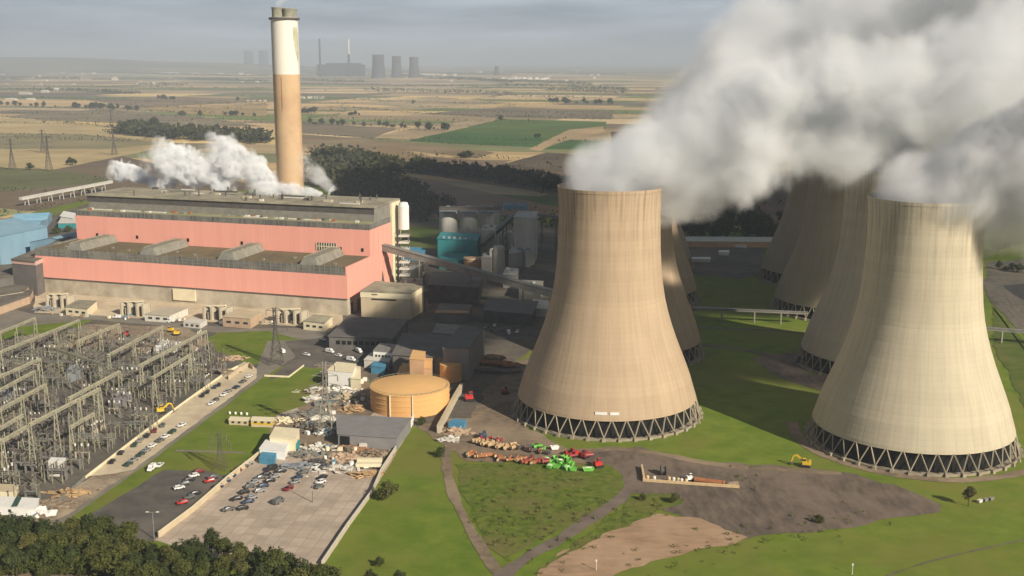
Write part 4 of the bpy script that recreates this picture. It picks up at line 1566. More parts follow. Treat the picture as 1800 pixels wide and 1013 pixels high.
# cabins at the lower left corner
t, ps = flat_building('site_cabin', 'white cabin with a green roof stripe just above the front wood', 'cabin', [(-20, 889), (62, 893), (68, 876), (-8, 872)], 3.6, 'white_paint', 'white_paint', None, .3)
MB().bar(ps[0].lerp(ps[1], .55) + Vector((0, 0, .15)), ps[3].lerp(ps[2], .55) + Vector((0, 0, .15)), 2.2, .15).build('roof_stripe', 'car_green', t)
b = MB()
for f in (.2, .45):
    p = ps[0].lerp(ps[1], f) + Vector((0, -.1, -1.6))
    b.box(p, (1.0, .3, 1.0))
b.build('window', 'dark_glass', t)
t, ps = flat_building('site_cabin', 'cream topped cabin behind the white cabin with the green stripe', 'cabin', [(-20, 862), (24, 864), (32, 852), (-12, 850)], 3.4, 'cream', 'cream_wall', None, .3)
t, ps = flat_building('site_cabin', 'white switch cabin at the bottom edge of the substation', 'cabin', [(84, 812), (112, 813), (116, 805), (90, 804)], 6.5, 'off_white', 'white_paint', None, .3)
t, ps = flat_building('site_cabin', 'bright white store at the back of the substation', 'store', [(270, 611), (310, 613), (318, 601), (284, 598)], 4.5, 'white_paint', 'white_paint', None, .3)
for x0, x1, lab, tr_ in ((402, 438, 'low cream cabin on the lawn edge below the white bollards', None), (441, 480, 'cream cabin with a yellow band beside the low cream cabin', 'yellow_paint')):
    t, ps = flat_building('site_cabin', lab, 'cabin', [(x0, 738), (x1, 739.5), (x1 + 2, 733.5), (x0 + 3, 732)], 3.6 if tr_ else 2.6, 'cream_wall', 'cream', None, .3)
    if tr_:
        MB().prism(inset(ps, 1.02), 1.2, 2.3, True, True).build('band', tr_, t)
    b = MB()
    for k in range(3):
        b.bar(ps[0].lerp(ps[1], .15 + k * .3) + Vector((0, -.12, -1.1)), ps[0].lerp(ps[1], .27 + k * .3) + Vector((0, -.12, -1.1)), .3, .9)
    b.build('window', 'dark_glass', t)
t, ps = flat_building('site_cabin', 'stacked white and cream cabin beside the lower lawn', 'cabin', [(474, 768), (518, 772), (526, 754), (484, 750)], 6.5, 'cream', 'cream', None, .4)
t, ps = flat_building('site_cabin', 'lower white cabin in front of the stacked cream cabin', 'cabin', [(456, 788), (500, 792), (508, 776), (468, 772)], 4.5, 'white_paint', 'white_paint', None, .4)
t, ps = flat_building('container', 'blue container with rubbish spilling from it beside the white cabin', 'container', [(455, 804), (482, 808), (486, 796), (462, 793)], 3.0, 'bright_blue', 'bright_blue', None, .3)
t, ps = flat_building('container', 'small blue box beside the stacked cream cabin', 'container', [(510, 781), (524, 782), (527, 773), (514, 772)], 3.0, 'teal', 'teal', None, .3)
t, ps = flat_building('container', 'blue container lying beside the tan retaining wall', 'container', [(788, 744), (816, 746), (820, 738), (796, 736)], 2.8, 'bright_blue', 'bright_blue', None, .3)

# ------------------------------------------------------------------ substation
SX = (G(362, 590) - G(245, 672)).normalized()          # gantry beam direction
SY = Vector((-SX.y, SX.x, 0))
RZS = math.atan2(SX.y, SX.x)


def gantry(px_a, px_b, h, legs, label, th=1.0):
    """portal gantry: lattice beam between two photo points at height h, A-frame legs at fractions of its length"""
    A, B = G(px_a[0], px_a[1], h), G(px_b[0], px_b[1], h)
    d = (B - A).normalized()
    s = Vector((-d.y, d.x, 0))
    t = thing('gantry', label, 'gantry', Vector((A.x, A.y, 0)).lerp(Vector((B.x, B.y, 0)), .5), 'steel gantries over the substation')
    b = MB()
    ln = (B - A).length
    n = max(3, int(ln / 3.2))
    hw = th / 2
    for si in (-1, 1):
        b.bar(A + s * hw * si, B + s * hw * si, .34, .45)
        b.bar(A + s * hw * si - Vector((0, 0, th)), B + s * hw * si - Vector((0, 0, th)), .3)
        for k in range(n):
            p, q = A.lerp(B, k / n), A.lerp(B, (k + 1) / n)
            u, v = (p, q) if k % 2 else (q, p)
            b.bar(u + s * hw * si, v + s * hw * si - Vector((0, 0, th)), .16)
    for k in range(n + 1):
        p = A.lerp(B, k / n)
        b.bar(p + s * hw, p - s * hw, .14)
    # top plate gives the pale sunlit top line
    b.build('beam', 'gantry_steel', t)
    for f in legs:
        p = A.lerp(B, f)
        b = MB()
        for si in (-1, 1):
            b.bar(Vector((p.x, p.y, 0)) + s * si * (hw + h * .055), p + s * si * hw, .33)
        m = int(h / 2.6)
        for k in range(m):
            z0, z1 = h * k / m, h * (k + 1) / m
            w0 = hw + h * .055 * (1 - k / m)
            w1 = hw + h * .055 * (1 - (k + 1) / m)
            si = 1 if k % 2 else -1
            b.bar(Vector((p.x, p.y, z0)) + s * si * w0, Vector((p.x, p.y, z1)) - s * si * w1, .18)
        b.build('leg', 'gantry_steel', t)
    # hanging insulator strings
    for k in range(1, n, 2):
        p = A.lerp(B, k / n) - Vector((0, 0, th))
        b = MB().tube(p, p - Vector((0, 0, 2.4)), .17, 5)
        b.build('insulator', 'porcelain', t)
    return t


GANTRIES = [
    ((-70, 612), (61, 558.6), 15, (0.5, .72, 1.0), 'farthest steel gantry on the photo edge side, crossing the small lawn'),
    ((-40, 634), (139, 562), 15, (.2, .5, .74, 1.0), 'second farthest long steel gantry, ending over the small lawn'),
    ((134, 600), (209, 569), 13, (.05, .55, 1.0), 'short steel gantry over the sunlit rubble patch'),
    ((189, 624), (286, 573), 16, (.02, .45, .97), 'steel gantry next to the yellow machine at the back of the substation'),
    ((245, 642), (362, 581), 19, (.02, .32, .75, 1.0), 'tall steel gantry that ends at the bright white store'),
    ((268, 663), (335, 622), 17, (.03, .48, .97), 'steel gantry nearest the upper end of the parking strip'),
    ((-20, 669), (70, 630), 17, (.1, .55, 1.0), 'steel gantry in the middle of the substation, left of the dark transformer'),
    ((-30, 735), (80, 675), 18, (.25, .6, 1.0), 'steel gantry above the low loops of pipe work'),
    ((52, 745), (175, 682), 21, (.0, .34, .68, 1.0), 'tallest near steel gantry with four lattice legs'),
    ((-60, 810), (52, 745.5), 20, (.1, .55), 'nearest steel gantry, running out of the photo'),
    ((123, 750), (165, 726), 15, (.02, .98), 'short two-legged steel gantry near the parking strip wall'),
    ((95, 612), (180, 640), 13, (.1, .5, .95), 'steel gantry set crosswise among the switchgear'),
    ((-30, 700), (60, 652), 16, (.2, .6, 1.0), 'steel gantry half hidden behind the middle rows of switchgear'),
    ((120, 700), (210, 652), 16, (.02, .5, 1.0), 'steel gantry standing over the dark brown transformer'),
    ((-40, 775), (40, 728), 16, (.3, .9), 'low steel gantry between the two nearest tall ones'),
]
for g in GANTRIES:
    gantry(*g)


def proto(name, cat, group, label):
    return thing(name, label, cat, (0, 0, 0), group)


SG = 'switchgear standing in rows in the substation'
protos = []
# isolator: three posts and a cross beam on two legs
p = proto('isolator', 'switchgear', 'isolators in the substation', 'grey steel isolator frame with three brown insulators in the crowded substation')
b = MB()
for x in (-3.2, 3.2):
    b.bar((x, 0, 0), (x, 0, 3.4), .38)
    b.bar((x, .9, 0), (x, .9, 3.4), .38)
b.bar((-4, 0, 3.4), (4, 0, 3.4), .35)
b.bar((-4, .9, 3.4), (4, .9, 3.4), .35)
b.build('frame', 'steel_galv', p)
for x in (-3.2, 0, 3.2):
    for y in (0, .9):
        MB().tube((x, y, 3.5), (x, y, 6.0), .22, 6, .15).build('insulator', 'porcelain', p)
for x in (-3.2, 0, 3.2):
    MB().bar((x, -1.6, 6.1), (x, 2.6, 6.1), .18).build('blade', 'steel_olive', p)
protos.append((p, 7.5, 110))
# circuit breaker T
p = proto('circuit_breaker', 'switchgear', 'circuit breakers in the substation', 'T-shaped circuit breaker on a grey stand in the crowded substation')
b = MB()
b.bar((0, 0, 0), (0, 0, 2.6), .7)
b.box((.7, 0, 1.3), (.8, .8, 1.6))
b.build('stand', 'steel_galv', p)
MB().tube((0, 0, 2.6), (0, 0, 5.6), .3, 7, .24).build('column', 'porcelain', p)
MB().tube((-2.1, 0, 5.8), (2.1, 0, 6.1), .27, 7).build('interrupter', 'porcelain', p)
protos.append((p, 6.0, 100))
# post insulator
p = proto('post_insulator', 'switchgear', 'post insulators in the substation', 'single brown insulator post on a steel column in the crowded substation')
MB().bar((0, 0, 0), (0, 0, 3.6), .34).build('column', 'steel_olive', p)
MB().tube((0, 0, 3.6), (0, 0, 6.6), .24, 6, .17).build('insulator', 'porcelain', p)
MB().bar((-.6, 0, 6.7), (.6, 0, 6.7), .2).build('cap', 'steel_galv', p)
protos.append((p, 4.5, 220))
# busbar run
p = proto('busbar', 'switchgear', 'busbars in the substation', 'overhead tube busbar on portal posts in the crowded substation')
for x in (-6, 0, 6):
    b = MB()
    for y in (-2.4, 2.4):
        b.bar((x, y, 0), (x, y, 5.4), .3)
    b.bar((x, -2.7, 5.4), (x, 2.7, 5.4), .3)
    b.build('support', 'steel_olive', p)
for y in (-2.2, 0, 2.2):
    b = MB()
    b.tube((-8, y, 6.9), (8, y, 6.9), .13, 5)
    for x in (-6, 0, 6):
        b.tube((x, y, 5.5), (x, y, 6.9), .16, 5)
    b.build('conductor', 'steel_galv', p)
protos.append((p, 10, 40))
# instrument transformer trio on one plinth
p = proto('current_transformer', 'switchgear', 'instrument transformers in the substation', 'row of three pale topped current transformers on one frame in the crowded substation')
b = MB()
for x in (-2.5, 0, 2.5):
    b.bar((x, 0, 0), (x, 0, 2.4), .5)
b.bar((-3, 0, 2.4), (3, 0, 2.4), .4, .2)
b.build('frame', 'concrete', p)
for x in (-2.5, 0, 2.5):
    o = MB().tube((x, 0, 2.5), (x, 0, 4.6), .3, 7, .2).build('insulator', 'porcelain', p)
    MB().tube((x, 0, 4.6), (x, 0, 5.5), .36, 7).build('head', 'off_white', o)
protos.append((p, 5.5, 48))
for pr in protos:
    pr[0].location = (0, 0, 0)

sub_poly = [(-60, 612), (60, 600), (160, 588), (250, 596), (318, 606), (360, 600), (425, 640), (300, 722), (165, 820), (80, 885), (-60, 905)]


def inside(px, py, poly):
    r = False
    n = len(poly)
    for i in range(n):
        x0, y0 = poly[i]
        x1, y1 = poly[(i + 1) % n]
        if (y0 > py) != (y1 > py) and px < (x1 - x0) * (py - y0) / (y1 - y0) + x0:
            r = not r
    return r


def to_px(v):
    d = v - Vector((0, 0, CAM_H))
    f = d.y * cp - d.z * sp
    u = d.y * sp + d.z * cp
    return 900 + FPX * d.x / f, 506.5 - FPX * u / f


sr = random.Random(11)
spots = []
org = G(150, 720)
for i in range(-40, 55):
    for j in range(-50, 55):
        q = org + SX * (i * 6.0 + sr.uniform(-1.0, 1.0)) + SY * (j * 4.6 + sr.uniform(-1.2, 1.2))
        x, y = to_px(q)
        if inside(x, y, sub_poly) and -25 < x:
            spots.append((y, q))
sr.shuffle(spots)
quota = []
for k, (p, w_, n) in enumerate(protos):
    quota += [k] * n
sr.shuffle(quota)
used_p = set()
for k, (y, q) in zip(quota, spots):
    p = protos[k][0]
    rz = RZS + (PI / 2 if sr.random() < .7 else 0) + sr.uniform(-.04, .04)
    s = sr.uniform(.85, 1.25)
    if k not in used_p:
        used_p.add(k)
        first = (p, q, rz, s)
        protos[k] = (p, protos[k][1], protos[k][2], first)
    else:
        dup(p, q, rz, scale=(s, s, s * sr.uniform(.9, 1.25)))
for pr in protos:
    if len(pr) > 3:
        p, q, rz, s = pr[3]
        p.location = q
        p.rotation_euler = (0, 0, rz)
        p.scale = (s, s, s)

# a few big transformers and kiosks between them
for px, py, l_, w2, h, m_, lab in ((132, 668, 12, 5, 6, 'slate_blue', 'big blue-grey finned transformer in the middle of the substation'),
                                  (214, 712, 12, 6, 5, 'grey_shed', 'big brown-grey transformer with radiator banks near the parking strip'),
                                  (20, 700, 9, 5, 5, 'slate_blue', 'blue-grey transformer under the gantries at the photo edge'),
                                  (100, 770, 8, 4.5, 5, 'steel_dark', 'black transformer behind the two-legged gantry'),
                                  (290, 655, 9, 4, 4.5, 'steel_dark', 'dark purple-grey transformer near the upper end of the substation')):
    c = G(px, py)
    t = thing('transformer', lab, 'transformer', c, None)

    def LP(x, y, z=0):
        return c + SX * x + SY * y + Vector((0, 0, z))
    MB().box(LP(0, 0, h / 2 + .4), (l_, w2 * .6, h), RZS).build('tank', m_, t)
    for s in (-1, 1):
        b = MB()
        for k in range(9):
            b.box(LP(-l_ * .42 + k * l_ * .105, s * w2 * .48, h / 2 + .3), (.35, w2 * .32, h * .86), RZS)
        b.build('radiator', m_, t)
    b = MB().tube(LP(-l_ * .45, 0, h + 2), LP(l_ * .45, 0, h + 2), .9, 10)
    for x in (-.3, .3):
        b.bar(LP(l_ * x, 0, h), LP(l_ * x, 0, h + 2), .3)
    b.build('conservator', m_, t)
    for x in (-.3, 0, .3):
        MB().tube(LP(l_ * x, -w2 * .1, h + .4), LP(l_ * x, -w2 * .28, h + 3.4), .32, 7, .2).build('bushing', 'porcelain', t)
# sagging conductors between the gantries, one bundle per span
def cable(a, b, sag, r=.07, n=8):
    m_ = MB()
    pts = []
    for i in range(n + 1):
        t = i / n
        p = a.lerp(b, t)
        p.z -= sag * 4 * t * (1 - t)
        pts.append(p)
    for i in range(n):
        m_.tube(pts[i], pts[i + 1], r, 4, caps=False)
    return m_


spans = [((20, 585), (70, 612)), ((100, 577), (130, 604)), ((60, 660), (110, 712)), ((150, 610), (215, 612)), ((215, 612), (290, 622)), ((300, 612), (310, 640)),
         ((30, 650), (60, 690)), ((90, 725), (140, 742)), ((20, 700), (70, 735)), ((180, 640), (260, 640))]
for k, (a, b2) in enumerate(spans):
    p0, p1 = G(a[0], a[1], 15), G(b2[0], b2[1], 15)
    m_ = MB()
    for s in (-3, 0, 3):
        q = cable(p0 + SX * s, p1 + SX * s, 2.2)
        m_.add(q.v, q.f)
    tag(m_.build('overhead_conductor', 'steel_galv'), 'sagging triple conductor strung between two substation gantries', 'cable', 'conductors between the gantries')

# ------------------------------------------------------------------ vehicles
def car_proto(kind, body_m, label):
    t = thing('parked_car', label, 'car', (0, 0, 0))
    b = MB()
    if kind == 'hatch':
        prof = [(-1.95, .35), (-2.0, .85), (-1.75, 1.0), (-1.45, 1.42), (.35, 1.46), (1.05, .98), (1.95, .82), (2.02, .4)]
        gl = [(-1.68, 1.0), (-1.45, 1.36), (.33, 1.40), (.98, .98)]
    elif kind == 'saloon':
        prof = [(-2.2, .35), (-2.25, .9), (-1.35, .98), (-.85, 1.40), (.45, 1.42), (1.15, .95), (2.15, .78), (2.22, .4)]
        gl = [(-1.28, .98), (-.83, 1.34), (.43, 1.36), (1.08, .95)]
    else:
        prof = [(-2.6, .4), (-2.6, 2.1), (.9, 2.15), (1.55, 1.25), (2.35, 1.05), (2.45, .4)]
        gl = [(.1, 1.25), (.1, 1.9), (.88, 2.0), (1.45, 1.25)]
    wd = .86
    n = len(prof)
    vs = []
    for s in (-1, 1):
        for x, z in prof:
            k = wd * (1.0 if z < 1.05 else (.80 if kind != 'van' else .95))
            vs.append((x, s * k, z))
    fs = [tuple(range(n)), tuple(reversed(range(n, 2 * n)))]
    for i in range(n):
        j = (i + 1) % n
        fs.append((i, n + i, n + j, j))
    b.add(vs, fs)
    b.build('body', body_m, t)
    b = MB()
    m = len(gl)
    vs = []
    for s in (-1, 1):
        for x, z in gl:
            k = wd * (1.0 if z < 1.05 else (.82 if kind != 'van' else .97)) + .015
            vs.append((x, s * k, z))
    b.add(vs, [tuple(range(m)), tuple(reversed(range(m, 2 * m)))])
    x0, z0 = gl[-1]
    x1, z1 = gl[-2]
    b.add([(x0 + .09, -.7, z0 + .02), (x0 + .09, .7, z0 + .02), (x1 + .09, .62, z1 + .03), (x1 + .09, -.62, z1 + .03)], [(0, 1, 2, 3)])
    if kind != 'van':
        x0, z0 = gl[0]
        x1, z1 = gl[1]
        b.add([(x0 - .09, -.7, z0 + .02), (x0 - .09, .7, z0 + .02), (x1 - .08, .62, z1 + .03), (x1 - .08, -.62, z1 + .03)], [(3, 2, 1, 0)])
    b.build('window', 'dark_glass', t)
    for x in (-1.3, 1.32):
        for s in (-1, 1):
            MB().tube((x, s * .72, .32), (x, s * .88, .32), .33, 12).build('wheel', 'tyre', t)
    return t


CAR_PROTO = {}
CAR_FIRST = set()
cname = {'car_white': 'white', 'car_silver': 'silver', 'car_black': 'black', 'car_blue': 'dark blue', 'car_green': 'dark green', 'car_grey': 'grey', 'red_paint': 'red', 'dark_red': 'dark red'}
kname = {'hatch': 'hatchback', 'saloon': 'saloon', 'van': 'van'}
car_count = {}


def car(px, py, col, kind, rz, where, group):
    """one parked vehicle; its label counts those of the same colour and shape in its row"""
    key = (col, kind)
    k = (where, key)
    car_count[k] = car_count.get(k, 0) + 1
    lab = [where, key, car_count[k]]
    if key not in CAR_PROTO:
        CAR_PROTO[key] = car_proto(kind, col, 'car')
        o = CAR_PROTO[key]
        o.location = G(px, py)
        o.location.z = 1.3
        o.rotation_euler = (0, 0, rz)
        o['group'] = group
    else:
        o = dup(CAR_PROTO[key], G(px, py), rz, group=group)
        o.location.z = 1.3
    o.location.z = LAYER[0] + .02
    o.scale = (1.12, 1.12, 1.15)
    if kind == 'van':
        o['category'] = 'van'
    CARS.append((o, lab))


CARS = []
road_d = (G(458, 663) - G(190, 862)).normalized()
RZR = math.atan2(road_d.y, road_d.x)
cr_ = random.Random(3)


def z3(zx, zy):
    return zx * .2862, 540 + zy * .2862


def z5(zx, zy):
    return zx / 3, 780 + zy / 3


def z4(zx, zy):
    return 440 + zx * .2862, 540 + zy * .2862


def row(pts, where, group, rz, jit=.1):
    for (p, col, kind) in pts:
        car(p[0], p[1], col, kind, rz + cr_.uniform(-jit, jit) + (PI if cr_.random() < .5 else 0), where, group)


A_ = [((690, 958), 'car_black', 'saloon'), ((745, 905), 'car_black', 'hatch'), ((828, 856), 'car_green', 'saloon'), ((862, 828), 'car_silver', 'hatch'), ((905, 800), 'car_black', 'saloon'),
      ((950, 770), 'dark_red', 'hatch'), ((1000, 735), 'car_grey', 'saloon'), ((1245, 552), 'car_black', 'hatch'), ((1275, 530), 'car_black', 'saloon'), ((1320, 500), 'car_blue', 'hatch'), ((1345, 486), 'car_black', 'saloon')]
row([(z3(*p), c, k) for p, c, k in A_], 'along the wall side of the pale parking strip', 'cars on the pale parking strip', RZR + .25)
B__ = [((790, 975), 'car_green', 'hatch'), ((820, 950), 'car_silver', 'saloon'), ((865, 915), 'car_green', 'saloon'), ((900, 890), 'car_silver', 'hatch'), ((935, 862), 'car_white', 'hatch'), ((985, 828), 'car_grey', 'hatch'),
       ((1015, 805), 'car_white', 'saloon'), ((1060, 775), 'car_green', 'hatch'), ((1115, 735), 'car_white', 'hatch'), ((1300, 600), 'car_white', 'saloon'), ((1325, 580), 'car_grey', 'hatch'), ((1375, 548), 'car_white', 'hatch'),
       ((1405, 524), 'car_silver', 'hatch'), ((1455, 500), 'car_blue', 'hatch'), ((1495, 465), 'car_grey', 'saloon'), ((1530, 435), 'car_white', 'hatch')]
row([(z3(*p), c, k) for p, c, k in B__], 'along the road side of the pale parking strip', 'cars on the pale parking strip', RZR - .2)
C_ = [((800, 142), 'car_white', 'van'), ((845, 122), 'car_white', 'saloon')]
row([(z5(*p), c, k) for p, c, k in C_], 'at the kerb between road and dark car park', 'cars on the dark car park', RZR)
D_ = [((1050, 155), 'dark_red', 'hatch'), ((1022, 178), 'car_white', 'hatch'), ((1000, 200), 'car_black', 'hatch'), ((972, 220), 'car_grey', 'hatch'), ((945, 242), 'car_white', 'hatch'), ((1125, 185), 'car_grey', 'saloon'),
      ((1105, 205), 'red_paint', 'hatch'), ((1030, 272), 'car_black', 'saloon'), ((1000, 292), 'car_grey', 'hatch'), ((962, 320), 'red_paint', 'hatch')]
row([(z5(*p), c, k) for p, c, k in D_], 'in the middle of the dark car park', 'cars on the dark car park', RZR - .9)
E_ = [((1250, 150), 'dark_red', 'hatch'), ((1285, 128), 'car_grey', 'saloon'), ((1310, 112), 'car_silver', 'hatch'), ((1215, 180), 'car_blue', 'saloon'), ((1190, 205), 'car_blue', 'hatch'), ((1150, 235), 'car_black', 'hatch')]
row([(z5(*p), c, k) for p, c, k in E_], 'against the dividing wall in the concrete yard', 'cars in the concrete yard', RZR - .9)
F_ = [((1428, 145), 'car_black', 'van'), ((1482, 155), 'car_black', 'saloon'), ((1375, 188), 'car_grey', 'saloon'), ((1340, 212), 'car_silver', 'saloon'), ((1425, 205), 'car_black', 'hatch'), ((1318, 236), 'car_grey', 'hatch'),
      ((1390, 232), 'car_blue', 'hatch'), ((1290, 266), 'car_black', 'hatch'), ((1370, 258), 'car_silver', 'hatch'), ((1248, 300), 'car_black', 'saloon'), ((1332, 292), 'car_silver', 'hatch'), ((1308, 316), 'car_blue', 'saloon'),
      ((1205, 356), 'car_grey', 'saloon'), ((1282, 350), 'car_black', 'hatch'), ((1450, 182), 'car_silver', 'hatch'), ((1400, 172), 'car_black', 'saloon')]
row([(z5(*p), c, k) for p, c, k in F_], 'in the main row of the concrete yard', 'cars in the concrete yard', RZR - .9)
H_ = [((1522, 246), 'dark_red', 'saloon'), ((1472, 316), 'car_grey', 'van'), ((1600, 160), 'car_grey', 'saloon'), ((1572, 188), 'car_blue', 'hatch'), ((1555, 212), 'car_silver', 'hatch'), ((1700, 188), 'car_black', 'saloon'),
      ((1690, 212), 'car_white', 'hatch'), ((1682, 236), 'car_grey', 'hatch'), ((1620, 130), 'car_silver', 'saloon'), ((1665, 130), 'car_white', 'saloon'), ((1710, 128), 'car_grey', 'saloon')]
row([(z5(*p), c, k) for p, c, k in H_], 'scattered on the open side of the concrete yard', 'cars in the concrete yard', RZR - .5, .4)
I_ = [((450, 207), 'car_white', 'saloon'), ((490, 282), 'car_white', 'van'), ((570, 256), 'car_black', 'saloon'), ((545, 245), 'car_silver', 'hatch'), ((668, 280), 'car_white', 'van'), ((620, 332), 'car_white', 'van'), ((345, 300), 'car_white', 'hatch'),
      ((195, 282), 'car_white', 'van'), ((640, 216), 'car_grey', 'saloon'), ((600, 205), 'car_black', 'hatch'), ((710, 212), 'car_silver', 'saloon'), ((540, 305), 'car_white', 'hatch')]
row([(z4(*p), c, k) for p, c, k in I_], 'on the upper car park before the dark sheds', 'cars on the upper car park', RZR + .9, .4)
J_ = [((1450, 132), 'car_silver', 'saloon'), ((1500, 122), 'car_white', 'hatch'), ((1588, 168), 'car_white', 'van'), ((1612, 140), 'dark_red', 'hatch'), ((1480, 150), 'car_black', 'hatch'), ((1540, 150), 'car_grey', 'saloon'), ((1640, 160), 'car_white', 'hatch')]
row([(z4(*p), c, k) for p, c, k in J_], 'behind the tall dark hall near the tan tower', 'cars behind the dark hall', RZR, .4)
K_ = [((299, 567), 'car_white', 'van'), ((393, 572), 'car_white', 'van'), ((408, 571), 'red_paint', 'van'), ((480, 572), 'car_white', 'hatch'), ((205, 560), 'car_white', 'van')]
row(K_, 'on the road in front of the turbine hall', 'vehicles along the turbine hall road', math.radians(-18), .2)
for o, (where, key, n) in CARS:
    tot = car_count[(where, key)]
    nm = '%s %s' % (cname[key[0]], kname[key[1]])
    o['label'] = ('%s parked %s' % (nm, where)) if tot == 1 else ('%s %s parked %s' % (ORD[n], nm, where))

# ------------------------------------------------------------------ stores, plant and loose things
# log and pipe rows beside the tan tower
lr = random.Random(9)


def pipe_row(px0, px1, n, r, ln, m, endm, name, label, cat, group, heading=None, spread=.22):
    a, b2 = G(*px0), G(*px1)
    d = (b2 - a).normalized()
    s = Vector((-d.y, d.x, 0))
    for k in range(n):
        p = a.lerp(b2, k / max(1, n - 1)) + s * lr.uniform(-2.2, 2.2)
        ang = lr.gauss(0, spread)
        dd = (d * math.cos(ang) + s * math.sin(ang)) if heading is None else Vector((math.cos(heading + ang), math.sin(heading + ang), 0))
        rr_ = r * lr.uniform(.75, 1.2)
        l_ = ln * lr.uniform(.7, 1.2)
        p.z = rr_ + .9
        t = thing(name, label, cat, p, group)
        MB().tube(p - dd * l_ / 2, p + dd * l_ / 2, rr_, 10).build('pipe_body', m, t)
        MB().tube(p - dd * (l_ / 2 + .08), p - dd * (l_ / 2 - .3), rr_ * 1.06, 10).build('collar', endm, t)


pipe_row((835, 780), (906, 791), 20, .75, 4.5, 'timber', 'log_end', 'log', 'orange brown log in the upper row beside the tan tower', 'log', 'logs in the upper row by the tan tower', .9, .7)
pipe_row((824, 803), (950, 816), 22, .65, 5.0, 'rust', 'log_end', 'log', 'weathered brown log in the lower row beside the tan tower', 'log', 'logs in the lower row by the tan tower', .5, .9)
pipe_row((842, 640), (905, 648), 16, .9, 6, 'rust', 'rust', 'pipe', 'rusty red pipe stacked behind the orange tanks', 'pipe', 'rusty pipes behind the orange tanks', .1)
pipe_row((850, 632), (880, 636), 7, 1.1, 5, 'brick', 'brick_pale', 'pipe', 'big pink pipe lying on the rusty pipes', 'pipe', 'pink pipes behind the orange tanks', .1)
pipe_row((848, 655), (900, 660), 9, .8, 9, 'steel_dark', 'steel_dark', 'pipe', 'black pipe stored in the shade behind the orange tanks', 'pipe', 'black pipes behind the orange tanks', .05)
pipe_row((1000, 800), (1030, 808), 5, .9, 5, 'dark_red', 'red_paint', 'pipe', 'red pipe section lying beside the green skips', 'pipe', 'red pipes by the tan tower', .4)


pipe_row((905, 789), (962, 799), 9, .8, 4, 'steel_dark', 'rust', 'pipe', 'dark pipe with rusty ends lying between the logs and skips', 'pipe', 'dark pipes between logs and skips', .7, .8)
pipe_row((925, 815), (958, 819), 6, .8, 4, 'dark_red', 'rust', 'pipe', 'red pipe at the end of the lower log row', 'pipe', 'red pipes at the end of the lower log row', .3, .8)
pipe_row((845, 775), (880, 778), 6, .7, 4, 'dark_red', 'log_end', 'pipe', 'dark red pipe beside the dark blue machine', 'pipe', 'dark red pipes by the dark blue machine', .3, .8)


def skip(px, py, m, rz, label, ln=3.6, fill=None, group=None, name='skip'):
    c = G(px, py)
    c.z = LAYER[0] + .03
    t = thing(name, label, name, c, group)
    ca, sa = math.cos(rz), math.sin(rz)

    def P(x, y, z):
        return (c.x + x * ca - y * sa, c.y + x * sa + y * ca, c.z + z)
    b = MB()
    hb, ht, wv, h = ln * .36, ln * .5, 1.0, 1.7
    V = [P(-hb, -wv, .15), P(hb, -wv, .15), P(hb, wv, .15), P(-hb, wv, .15), P(-ht, -wv, h), P(ht, -wv, h), P(ht, wv, h), P(-ht, wv, h),
         P(-ht + .12, -wv + .1, h), P(ht - .12, -wv + .1, h), P(ht - .12, wv - .1, h), P(-ht + .12, wv - .1, h), P(-hb, -wv + .1, .6), P(hb, -wv + .1, .6), P(hb, wv - .1, .6), P(-hb, wv - .1, .6)]
    b.add(V, [(3, 2, 1, 0), (0, 1, 5, 4), (1, 2, 6, 5), (2, 3, 7, 6), (3, 0, 4, 7), (4, 5, 9, 8), (5, 6, 10, 9), (6, 7, 11, 10), (7, 4, 8, 11), (8, 9, 13, 12), (9, 10, 14, 13), (10, 11, 15, 14), (11, 8, 12, 15), (12, 13, 14, 15)])
    b.build('hull', m, t)
    b = MB()
    for x in (-.6, .6):
        for y in (-1, 1):
            b.box(P(x, y * (wv + .06), .8), (.14, .1, 1.3), rz)
    b.build('rib', m, t)
    if fill:
        MB().lump(P(0, 0, 1.15), (ln * .42, .85, .8), int(px), 8, 4, .4, True).build('load', fill, t)
    return t


gk = 0
for k, (x, y) in enumerate(((962, 812), (970, 818), (976, 810), (984, 815), (990, 822), (978, 824), (998, 827), (1004, 820), (1008, 829), (966, 824), (992, 808), (1000, 813))):
    skip(x, y, 'green_paint', lr.uniform(0, 3), 'bright green skip in the jumbled heap of skips beside the tan tower', 3.4, None if k % 3 else 'off_white', 'bright green skips by the tan tower')
skip(1034, 829, 'green_paint', .1, 'large boxy green skip with a pale load at the end of the heap', 5.2, 'off_white')
skip(944, 788, 'green_paint', .4, 'green skip standing apart between the logs and the tan tower', 4.6, 'leaf')
skip(952, 793, 'green_paint', .9, 'green skip next to the white skip near the tan tower', 4.2, 'leaf')
skip(975, 791, 'white_paint', .2, 'white skip between green skips and red machines', 4.0, 'off_white')
skip(960, 812, 'car_grey', .2, 'grey skip at the end of the lower log row', 4.0, 'rubble')


